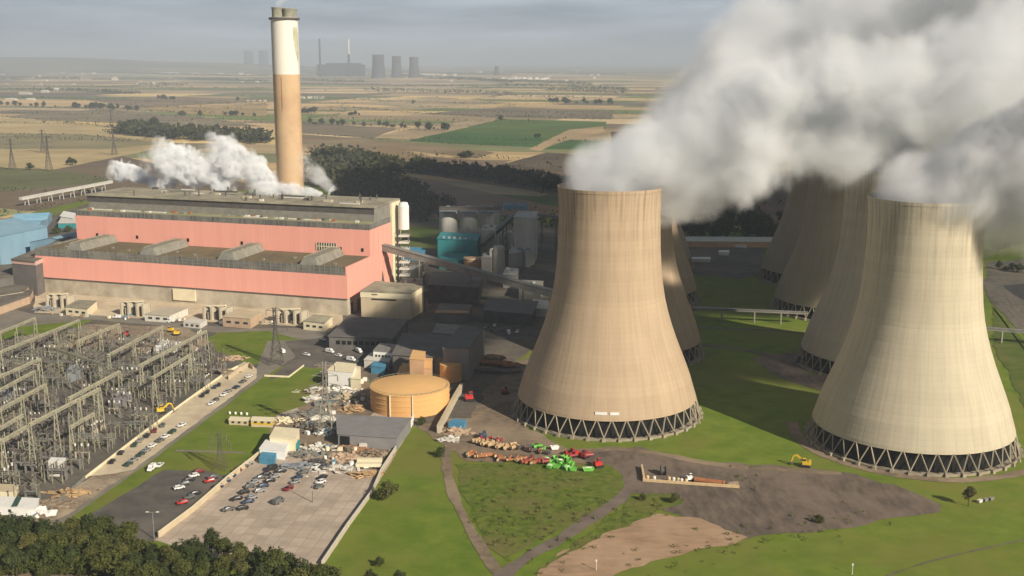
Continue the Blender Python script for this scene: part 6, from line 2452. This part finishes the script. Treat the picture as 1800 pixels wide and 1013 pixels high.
mass('far_woods', 'far dark woods and town trees on the plain', [
    [(0, 160), (130, 161), (240, 166)], [(170, 164), (240, 166)], [(0, 128), (200, 129), (400, 134), (470, 135)], [(540, 131), (700, 134), (860, 142), (1040, 150)], [(745, 139), (840, 142), (900, 146)], [(880, 152), (1000, 154), (1100, 160)],
    [(0, 117), (260, 119), (420, 122)], [(960, 160), (1100, 166)], [(700, 128), (900, 133)], [(240, 150), (330, 151)], [(0, 108), (300, 112)], [(100, 122), (330, 126)], [(300, 117), (470, 119)], [(0, 138), (150, 140)], [(330, 140), (470, 145)], [(530, 142), (640, 146)], [(850, 128), (1100, 132)], [(640, 160), (900, 166)]], 'leaf_far', 4.5, 6, 8.0)
mass('woodland', 'rough dark scrub and woodland behind the boiler house', [
    [(560, 292), (640, 300), (700, 312)], [(540, 306), (620, 318), (690, 330), (740, 344)], [(545, 322), (620, 338), (700, 352), (765, 366)], [(600, 345), (690, 366), (770, 380)], [(690, 374), (770, 392)], [(880, 395), (985, 398)], [(560, 300), (700, 340), (780, 372)], [(556, 276), (640, 286), (700, 298), (760, 305)], [(750, 304), (870, 318), (940, 330), (1000, 338)], [(750, 300), (870, 313), (1000, 333)], [(205, 234), (300, 242), (470, 252)], [(210, 228), (350, 238), (470, 246)]], 'leaf_far', 14, 16, 7.0, 2.4)
mass('weeds_patch', 'rough weeds and brambles on the waste ground', [
    [(850, 940), (930, 915), (1000, 880)], [(830, 880), (900, 890), (980, 900), (1050, 890)], [(850, 920), (920, 935), (960, 940)], [(850, 860), (950, 868), (1060, 862)], [(940, 1000), (1020, 960), (1100, 905), (1150, 878), (1190, 880)],
    [(1100, 1003), (1200, 980), (1310, 952), (1400, 935), (1500, 920), (1540, 910)], [(1270, 822), (1320, 838), (1310, 856)], [(840, 890), (880, 950)], [(870, 900), (1000, 925)], [(1400, 928), (1460, 920)], [(1230, 962), (1330, 950)], [(846, 834), (1000, 838)], [(890, 945), (960, 930), (1030, 900)], [(1150, 888), (1200, 884)], [(900, 965), (1000, 950)]], 'weed_leaf', 4.6, 14, 3.4, 4.0, .3)

# ------------------------------------------------------------------ far places on the plain
def house(px, py, wpx, hpx, wallm, roofm, name, label, cat, group, rz=None):
    c = G(px, py)
    s = mpp(c)
    W_, H_ = wpx * s, hpx * s
    rz = far.uniform(-.5, .3) if rz is None else rz
    b = MB()
    ca, sa = math.cos(rz), math.sin(rz)
    D_ = W_ * .6

    def P(x, y, z):
        return (c.x + x * ca - y * sa, c.y + x * sa + y * ca, z - .6)
    t = thing(name, label, cat, c, group)
    h0 = H_ * .65
    b.add([P(-W_ / 2, -D_ / 2, 0), P(W_ / 2, -D_ / 2, 0), P(W_ / 2, D_ / 2, 0), P(-W_ / 2, D_ / 2, 0), P(-W_ / 2, -D_ / 2, h0), P(W_ / 2, -D_ / 2, h0), P(W_ / 2, D_ / 2, h0), P(-W_ / 2, D_ / 2, h0), P(-W_ / 2, 0, H_), P(W_ / 2, 0, H_)],
          [(0, 1, 5, 4), (1, 2, 6, 9, 5), (2, 3, 7, 6), (3, 0, 4, 8, 7)])
    b.build('wall', wallm, t)
    e = D_ * .06
    MB().add([P(-W_ / 2 - e, -D_ / 2 - e, h0 - e * .3), P(W_ / 2 + e, -D_ / 2 - e, h0 - e * .3), P(W_ / 2 + e, 0, H_ + e), P(-W_ / 2 - e, 0, H_ + e), P(-W_ / 2 - e, D_ / 2 + e, h0 - e * .3), P(W_ / 2 + e, D_ / 2 + e, h0 - e * .3)],
             [(0, 1, 2, 3), (3, 2, 5, 4)])
    b = MB()
    b.add([P(-W_ / 2 - e, -D_ / 2 - e, h0 - e * .3), P(W_ / 2 + e, -D_ / 2 - e, h0 - e * .3), P(W_ / 2 + e, 0, H_ + e), P(-W_ / 2 - e, 0, H_ + e), P(-W_ / 2 - e, D_ / 2 + e, h0 - e * .3), P(W_ / 2 + e, D_ / 2 + e, h0 - e * .3)],
          [(0, 1, 2, 3), (3, 2, 5, 4)])
    b.build('roof', roofm, t)
    return t


for k, (px, py, w_, h) in enumerate(((80, 163, 12, 4), (100, 159, 8, 4), (45, 166, 20, 3), (20, 176, 18, 3), (55, 176, 14, 3), (150, 140, 14, 3), (202, 141, 10, 4), (76, 110, 8, 3), (120, 118, 6, 3), (300, 131, 30, 3), (270, 148, 6, 3), (220, 122, 6, 5))):
    house(px, py, w_, h, 'far_wall', 'off_white', 'farm_shed', 'long pale farm shed, %s from the left on the upper left plain' % ORD[1 + sorted((80, 100, 45, 20, 55, 150, 202, 76, 120, 300, 270, 220)).index(px)], 'farm shed', 'pale farm sheds on the plain', -.2)
for k, px in enumerate((345, 357, 372, 388, 400, 412, 424, 436, 450)):
    house(px, 131 + (k % 3), 8, 2.6, 'far_wall', 'red_tile' if k % 3 else 'off_white', 'town_house', 'pale town house, %s from the left in the row left of the chimney' % ORD[k + 1], 'house', 'town houses left of the chimney')
for k, px in enumerate((384, 394, 405, 415, 425)):
    house(px, 112, 6, 2.4, 'far_wall', 'red_tile', 'town_house', 'tiny bright far house, %s from the left before the hazy towers' % ORD[k + 1], 'house', 'far houses before the hazy towers')
for k, px in enumerate((532, 545, 556, 566)):
    house(px, 173, 8, 3, 'far_wall', 'off_white', 'farm_shed', 'pale farm shed, %s from the left in the farm right of the chimney' % ORD[k + 1], 'farm shed', 'farm right of the chimney')
for k, px in enumerate((746, 754, 761, 800)):
    house(px, 134, 6, 4, 'far_wall', 'far_wall', 'town_house', 'pale block, %s from the left beside the three distant towers' % ORD[k + 1], 'house', 'pale blocks by the distant towers')
for k, px in enumerate((886, 897, 904, 912, 922, 932, 944, 955, 962)):
    house(px, 139 + (k % 2), 7, 4.5 if k in (2, 3, 5) else 3, 'white_paint', 'off_white', 'town_house', 'white town building, %s from the left in the bright far town' % ORD[k + 1], 'house', 'white far town')
for k, px in enumerate((436, 446, 456, 466)):
    house(px, 178, 5, 3, 'far_wall', 'red_tile', 'town_house', 'pale cottage, %s from the left by the hedge left of the chimney' % ORD[k + 1], 'house', 'cottages left of the chimney')
for k in range(110):
    px = far.uniform(180, 470) if k < 34 else (far.uniform(740, 1100) if k < 64 else far.uniform(0, 470))
    py = far.uniform(108, 124) if k < 34 else (far.uniform(122, 148) if k < 64 else far.uniform(112, 150))
    house(px, py, far.uniform(3, 7), far.uniform(1.8, 3), 'far_wall', far.choice(['red_tile', 'off_white', 'far_wall']), 'town_house', 'tiny pale house scattered far off on the hazy plain', 'house', 'scattered far houses')

# distant power station: two chimneys, main block, three towers; another pair of towers further left
def far_tower(px, ytop, ybot, wpx, label, group):
    c = G(px, ybot)
    s = mpp(c)
    H = (ybot - ytop) * s
    R = wpx * s / 2
    t = thing('cooling_tower', label, 'cooling tower', c, group)
    pr = [(R * 1.0, 0), (R * .9, H * .25), (R * .8, H * .55), (R * .765, H * .75), (R * .8, H), (R * .74, H), (R * .7, H * .7)]
    MB().lathe(c, pr, 40).build('shell', 'far_haze', t, smooth=True)
    MB().lathe(c, [(R * 1.02, -1), (R * 1.02, H * .05), (R * .97, H * .05)], 40).build('base_ring', 'steel_dark', t)
    return t


for k, (px, yt, w_) in enumerate(((665.5, 97, 26), (697.5, 99.5, 20), (728, 101, 20))):
    far_tower(px, yt, 137, w_, ('wide hazy cooling tower next to the distant station block', 'middle one of the three hazy distant cooling towers', 'hazy distant cooling tower beside the pale town blocks')[k], 'distant cooling towers')
for k, (px, yt, w_) in enumerate(((438, 90, 20), (464, 90, 20))):
    far_tower(px, yt, 122, w_, ('far hazy cooling tower giving off steam left of the chimney', 'far hazy cooling tower touching the chimney outline')[k], 'distant cooling towers left')
far_tower(873, 117, 133, 9, 'tiny hazy distant tower above the white town', None)
for px, yt, w_, lab in ((563.5, 69, 3.6, 'slim dark distant chimney at the left end of the distant station'), (614, 70, 4.2, 'pale topped distant chimney in the middle of the distant station')):
    c = G(px, 136)
    s = mpp(c)
    H = (136 - yt) * s
    t = thing('distant_chimney', lab, 'chimney', c)
    MB().lathe(c, [(w_ * s * .55, 0), (w_ * s * .45, H * (.99 if px < 600 else .6)), (.5, H * (.995 if px < 600 else .6))], 20).build('shaft', 'far_haze', t)
    if px > 600:
        MB().lathe(c, [(w_ * s * .46, H * .6), (w_ * s * .44, H), (.5, H)], 20).build('painted_top', 'off_white', t)
c = G(600, 134)
s = mpp(c)
t = thing('distant_station', 'long low hazy station block below the distant chimneys', 'power station', c)
MB().box((c.x, c.y, 20 * s / 2), (82 * s, 20 * s, 20 * s), -.05).build('wall', 'far_haze', t)
MB().box((c.x + 4 * s, c.y + 3 * s, 22.5 * s / 2), (60 * s, 12 * s, 22.5 * s), -.05).build('upper_block', 'far_haze', t)

# ------------------------------------------------------------------ steam
def plume(name, label, cat, src, az, L_, H, Lh, r0, k, smax, dens, nscale, amp, seed, flat=1.0, group=None, pw=.8, fade=.5, soft=.32, zoff=.0, bil=.25, g=-.15, near=.3, tone=(.94, .965, .995)):
    """steam drifting from src along azimuth az: the axis climbs H over Lh metres, the radius grows from r0"""
    d = Vector((math.cos(az), math.sin(az), 0))
    pdir = Vector((-d.y, d.x, 0))

    def zc(s):
        return H * (1 - math.exp(-max(s, 0) / Lh)) + zoff

    def rad(s):
        return r0 + k * (max(s, 0) ** pw)
    mb = MB()
    n = 24
    rings = []
    ss = []
    for j in range(1, 7):
        ss.append(('cap', j / 6))
    m = 26
    for j in range(1, m + 1):
        ss.append(('run', smax * (j / m) ** 1.3))
    ss_end = smax
    vs, fs = [], []
    grow = 1.0 + amp * 1.0 + bil * .35
    for kind, t in ss:
        if kind == 'cap':
            s = -rad(0) * grow * math.cos(t * PI / 2)
            R = rad(0) * grow * math.sin(t * PI / 2)
        else:
            s = t
            R = rad(s) * grow
        for i in range(n):
            q = 2 * PI * i / n
            lump = 1 + .10 * mnoise.noise(Vector((s * .02 + seed, math.cos(q) * 1.6, math.sin(q) * 1.6)))
            p = src + d * s + pdir * (R * lump * math.cos(q)) + Vector((0, 0, zc(s) + R * lump * flat * math.sin(q)))
            vs.append(p)
    nr = len(ss)
    for j in range(nr - 1):
        for i in range(n):
            k2 = (i + 1) % n
            fs.append((j * n + i, j * n + k2, (j + 1) * n + k2, (j + 1) * n + i))
    fs.append(tuple(reversed(range(n))))
    fs.append(tuple(range((nr - 1) * n, nr * n)))
    mb.add(vs, fs)

    mt = bpy.data.materials.new(name)
    mt.use_nodes = True
    nt = mt.node_tree
    N, Lk = nt.nodes, nt.links
    N.remove(N['Principled BSDF'])
    out = N['Material Output']
    pv = N.new('ShaderNodeVolumePrincipled')
    pv.inputs['Color'].default_value = (*tone, 1)
    pv.inputs['Anisotropy'].default_value = g if not bil else -.3
    Lk.new(pv.outputs[0], out.inputs['Volume'])
    ge = N.new('ShaderNodeNewGeometry')

    def mth(op, a, b=None, c=None):
        x = N.new('ShaderNodeMath')
        x.operation = op
        for i, v in enumerate((a, b, c)):
            if v is None:
                continue
            if isinstance(v, (int, float)):
                x.inputs[i].default_value = v
            else:
                Lk.new(v, x.inputs[i])
        return x.outputs[0]
    sub = N.new('ShaderNodeVectorMath')
    sub.operation = 'SUBTRACT'
    Lk.new(ge.outputs['Position'], sub.inputs[0])
    sub.inputs[1].default_value = src

    def dot(v):
        x = N.new('ShaderNodeVectorMath')
        x.operation = 'DOT_PRODUCT'
        Lk.new(sub.outputs[0], x.inputs[0])
        x.inputs[1].default_value = v
        return x.outputs['Value']
    s_ = dot(d)
    y_ = dot(pdir)
    z_ = dot(Vector((0, 0, 1)))
    sp_ = mth('MAXIMUM', s_, 0.0)
    zc_ = mth('MULTIPLY_ADD', mth('SUBTRACT', 1.0, mth('EXPONENT', mth('MULTIPLY', sp_, -1.0 / Lh))), H, zoff)
    R_ = mth('MULTIPLY_ADD', mth('POWER', sp_, pw), k, r0)
    zz = mth('DIVIDE', mth('SUBTRACT', z_, zc_), flat)
    sn = mth('MINIMUM', s_, 0.0)
    d2 = mth('ADD', mth('ADD', mth('MULTIPLY', zz, zz), mth('MULTIPLY', y_, y_)), mth('MULTIPLY', sn, sn))
    dist = mth('DIVIDE', mth('SQRT', d2), R_)
    n1 = N.new('ShaderNodeTexNoise')
    n1.inputs['Scale'].default_value = nscale
    n1.inputs['Detail'].default_value = 5.0
    n1.inputs['Roughness'].default_value = .58
    n1.inputs['Distortion'].default_value = .25
    mp = N.new('ShaderNodeMapping')
    mp.inputs['Location'].default_value = (seed * 31.0, seed * 17.0, seed * 5.0)
    Lk.new(ge.outputs['Position'], mp.inputs['Vector'])
    Lk.new(mp.outputs[0], n1.inputs['Vector'])
    am = N.new('ShaderNodeMapRange')
    am.inputs['From Min'].default_value = -r0
    am.inputs['From Max'].default_value = r0 * 2.2
    am.inputs['To Min'].default_value = amp * 4.2 * near
    am.inputs['To Max'].default_value = amp * 4.2
    Lk.new(s_, am.inputs['Value'])
    dd = mth('MULTIPLY_ADD', mth('SUBTRACT', n1.outputs['Fac'], .5), am.outputs[0], dist)
    if bil:
        wv = N.new('ShaderNodeVectorMath')
        wv.operation = 'MULTIPLY_ADD'
        Lk.new(n1.outputs['Color'], wv.inputs[0])
        wv.inputs[1].default_value = (.35 / nscale,) * 3
        Lk.new(mp.outputs[0], wv.inputs[2])
        vo = N.new('ShaderNodeTexVoronoi')
        vo.inputs['Scale'].default_value = nscale * 2.6
        vo.inputs['Detail'].default_value = 1.0
        vo.inputs['Roughness'].default_value = .5
        Lk.new(wv.outputs[0], vo.inputs['Vector'])
        dd = mth('MULTIPLY_ADD', mth('SUBTRACT', vo.outputs['Distance'], .45), bil, dd)
    r = N.new('ShaderNodeMapRange')
    r.interpolation_type = 'SMOOTHSTEP'
    r.inputs['From Min'].default_value = 1.0
    r.inputs['From Max'].default_value = 1.0 - soft
    r.inputs['To Min'].default_value = 0.0
    r.inputs['To Max'].default_value = dens
    Lk.new(dd, r.inputs['Value'])
    # thinning with distance and a clean end before the hull's end
    f = N.new('ShaderNodeMapRange')
    f.inputs['From Min'].default_value = smax * fade
    f.inputs['From Max'].default_value = smax * .97
    f.inputs['To Min'].default_value = 1.0
    f.inputs['To Max'].default_value = 0.0
    Lk.new(s_, f.inputs['Value'])
    n2 = N.new('ShaderNodeMapRange')
    n2.inputs['From Min'].default_value = .68
    n2.inputs['From Max'].default_value = .36
    n2.inputs['To Min'].default_value = .12
    n2.inputs['To Max'].default_value = 2.0
    Lk.new(n1.outputs['Fac'], n2.inputs['Value'])
    dn = mth('MULTIPLY', mth('MULTIPLY', r.outputs[0], f.outputs[0]), mth('MULTIPLY', n2.outputs[0], mth('DIVIDE', r0, R_)))
    Lk.new(dn, pv.inputs['Density'])
    o = mb.build(name, mt)
    tag(o, label, cat, group)
    o['kind'] = 'thing'
    return o


AZ = math.radians(3)
SGp = 'steam from the cooling towers'
top = Vector((0, 0, T_H))
def up(t, dx, dz=0):
    return t + top + Vector((dx, 0, dz))


shaded_steam = (.90, .925, .96)  # greyer steam colour paints cloud shade into the rear plumes
plume('steam_plume', 'bright steam plume leaving the tan front tower and drifting over the gap', 'steam', up(TL1, 0, -1), math.radians(0), 0, 62, 115, 25.6, .37, 300, .085, .025, .48, 1, group=SGp, zoff=0, fade=.28, soft=.42, pw=.72, bil=0)
plume('steam_plume', 'steam plume rising just behind the tan front tower', 'steam', up(TL2, 1, -1), math.radians(13), 0, 100, 120, 25, .8, 360, .055, .019, .55, 2, group=SGp, zoff=1, fade=.3, soft=.6, pw=.72, bil=0, tone=shaded_steam)
plume('steam_plume', 'greyish steam plume of the farther towers in the line behind the tan tower', 'steam', up(TL3, 1, 0), math.radians(8), 0, 120, 150, 25, 1.15, 560, .045, .014, .58, 3, group=SGp, zoff=3, fade=.4, soft=.7, pw=.76, bil=0, tone=shaded_steam)
plume('steam_plume', 'steam plume pouring from the pale cream tower out of the photo', 'steam', up(TR1, 0, -1), math.radians(-14), 0, 24, 50, 25.6, .62, 200, .12, .024, .46, 4, group=SGp, zoff=0, fade=.4, soft=.42, pw=.75, bil=0, tone=(.94, .955, .98))
plume('steam_plume', 'steam plume of the half shaded tower merging above the pale cream tower', 'steam', up(TR2, 1, -1), math.radians(6), 0, 62, 100, 25, .95, 320, .10, .019, .52, 5, group=SGp, zoff=1, fade=.4, soft=.5, pw=.72, bil=0, tone=shaded_steam)
plume('steam_plume', 'grey steam plume of the dark rear towers climbing to the top corner', 'steam', up(TR3, 1, 0), math.radians(8), 0, 115, 140, 25.5, 1.25, 480, .065, .014, .56, 6, group=SGp, zoff=2, fade=.4, soft=.6, pw=.76, bil=0, tone=shaded_steam)

plume('steam_plume', 'steam plume of the farthest tower, lowest over the dark rear row', 'steam', up(TR4, 1, 0), math.radians(4), 0, 60, 120, 25.5, 1.0, 300, .06, .017, .54, 16, group=SGp, zoff=2, fade=.4, soft=.6, pw=.74, bil=0, tone=shaded_steam)
# steam from the boiler house roof and the two chimneys
def roof_pt(px, py, z=68.5):
    return G(px, py, z)


SGb = 'steam on the boiler house roof'
plume('steam_puff', 'tall white steam cloud beside the chimney on the boiler house roof', 'steam', roof_pt(472, 328), math.radians(168), 0, 15, 8, 13, .78, 58, .22, .05, .42, 7, group=SGb, zoff=4, pw=.75, fade=.66, soft=.32, bil=.4)
plume('steam_puff', 'billowing white steam cloud in the middle of the boiler house roof', 'steam', roof_pt(378, 328), math.radians(168), 0, 15, 7, 12, .78, 60, .25, .055, .40, 8, group=SGb, zoff=3, pw=.72, fade=.7, soft=.28, bil=.4)
plume('steam_puff', 'small white steam cloud at the far end of the boiler house roof', 'steam', roof_pt(268, 323), math.radians(168), 0, 8, 10, 6, .42, 42, .35, .07, .30, 9, group=SGb, zoff=2, pw=.72, fade=.7, soft=.2, bil=.5)
plume('steam_puff', 'low flat steam drift at the foot of the chimney', 'steam', roof_pt(560, 345), math.radians(170), 0, 4, 10, 4.2, .26, 62, .25, .10, .36, 10, group='steam on the boiler house roof', zoff=1, pw=.7, fade=.7, soft=.3)
plume('steam_puff', 'thin grey drift to the right of the chimney', 'steam', roof_pt(575, 330), math.radians(160), 0, 18, 12, 8, .5, 40, .05, .06, .45, 11, group='steam on the boiler house roof', zoff=2, pw=.8, fade=.4, soft=.5)
plume('steam_puff', 'small steam jet on the terrace below the boiler roof', 'steam', G(424, 368, 57), math.radians(60), 0, 6, 4, 1.2, .5, 12, .5, .2, .22, 12, group='steam on the boiler house roof', zoff=1, pw=.8, fade=.7, soft=.3)
plume('steam_puff', 'low white steam curl at the left of the terrace', 'steam', G(294, 356, 57), math.radians(10), 0, 2, 4, 1.6, .25, 13, .5, .2, .22, 13, group='steam on the boiler house roof', zoff=.5, pw=.8, fade=.7, soft=.3)
plume('steam_puff', 'little steam wisp beside the end of the boiler roof', 'steam', G(577, 347, 68), math.radians(60), 0, 7, 4, 1.0, .45, 11, .35, .2, .22, 14, group='steam on the boiler house roof', zoff=1, pw=.8, fade=.6, soft=.4)
plume('smoke_plume', 'thin grey smoke leaving the top of the huge chimney', 'smoke', Vector((cb.x - 3, cb.y - 3, ztop + 9)), math.radians(40), 0, 40, 30, 5, .5, 110, .05, .05, .25, 15, zoff=2, pw=.8, fade=.5, soft=.4)

# unseen clouds added to shade the far side of the station
cm_ = bpy.data.materials.new('cloud')
cm_.use_nodes = True
N, Lk = cm_.node_tree.nodes, cm_.node_tree.links
N.remove(N['Principled BSDF'])
pv = N.new('ShaderNodeVolumePrincipled')
pv.inputs['Color'].default_value = (.96, .97, .99, 1)
pv.inputs['Density'].default_value = .03
Lk.new(pv.outputs[0], N['Material Output'].inputs['Volume'])
offs = Vector((sun_vec.x, sun_vec.y, 0)).normalized() * (560 / math.tan(SUN_EL))
for tx, ty, ax, ay, rz_ in ((-60, 1560, 190, 400, .35), (420, 1500, 240, 360, .1), (135, 1005, 165, 225, .3)):
    b = MB()
    c0 = Vector((tx, ty, 560)) + offs
    b.lump((c0.x, c0.y, c0.z), (ax, ay, 45 if tx != 135 else 16), tx, 28, 14, .45)
    o = tag(b.build('cloud', cm_), kind='stuff')
    o['label'] = 'unseen cloud added to shade the plain'

# air
hz = bpy.data.materials.new('haze')
hz.use_nodes = True
N, Lk = hz.node_tree.nodes, hz.node_tree.links
N.remove(N['Principled BSDF'])
pv = N.new('ShaderNodeVolumePrincipled')
pv.inputs['Color'].default_value = (.58, .67, .81, 1)
pv.inputs['Density'].default_value = 0.00008
Lk.new(pv.outputs[0], N['Material Output'].inputs['Volume'])
mb = MB()
mb.box((0, 0, 225), (2, 2, 2))
v = []
X = 82000
Z0, Z1 = -4, 470
mb = MB()
mb.add([(-X, -X, Z0), (X, -X, Z0), (X, X, Z0), (-X, X, Z0), (-X, -X, Z1), (X, -X, Z1), (X, X, Z1), (-X, X, Z1)], [(3, 2, 1, 0), (4, 5, 6, 7), (0, 1, 5, 4), (1, 2, 6, 5), (2, 3, 7, 6), (3, 0, 4, 7)])
o = mb.build('haze', hz)
o['kind'] = 'stuff'
o['label'] = 'pale haze over the whole plain'

# ------------------------------------------------------------------ render settings
scene.view_settings.view_transform = 'Standard'
scene.view_settings.look = 'None'
scene.view_settings.exposure = 0.38
scene.view_settings.gamma = 1.0
cy = scene.cycles
cy.use_denoising = True
cy.denoiser = 'OPENIMAGEDENOISE'
cy.max_bounces = 6
cy.diffuse_bounces = 2
cy.glossy_bounces = 2
cy.transmission_bounces = 2
cy.volume_bounces = 4
cy.transparent_max_bounces = 24
cy.volume_step_rate = .22
cy.volume_max_steps = 256
cy.use_adaptive_sampling = True
cy.adaptive_threshold = .02
cy.sample_clamp_indirect = 6.0
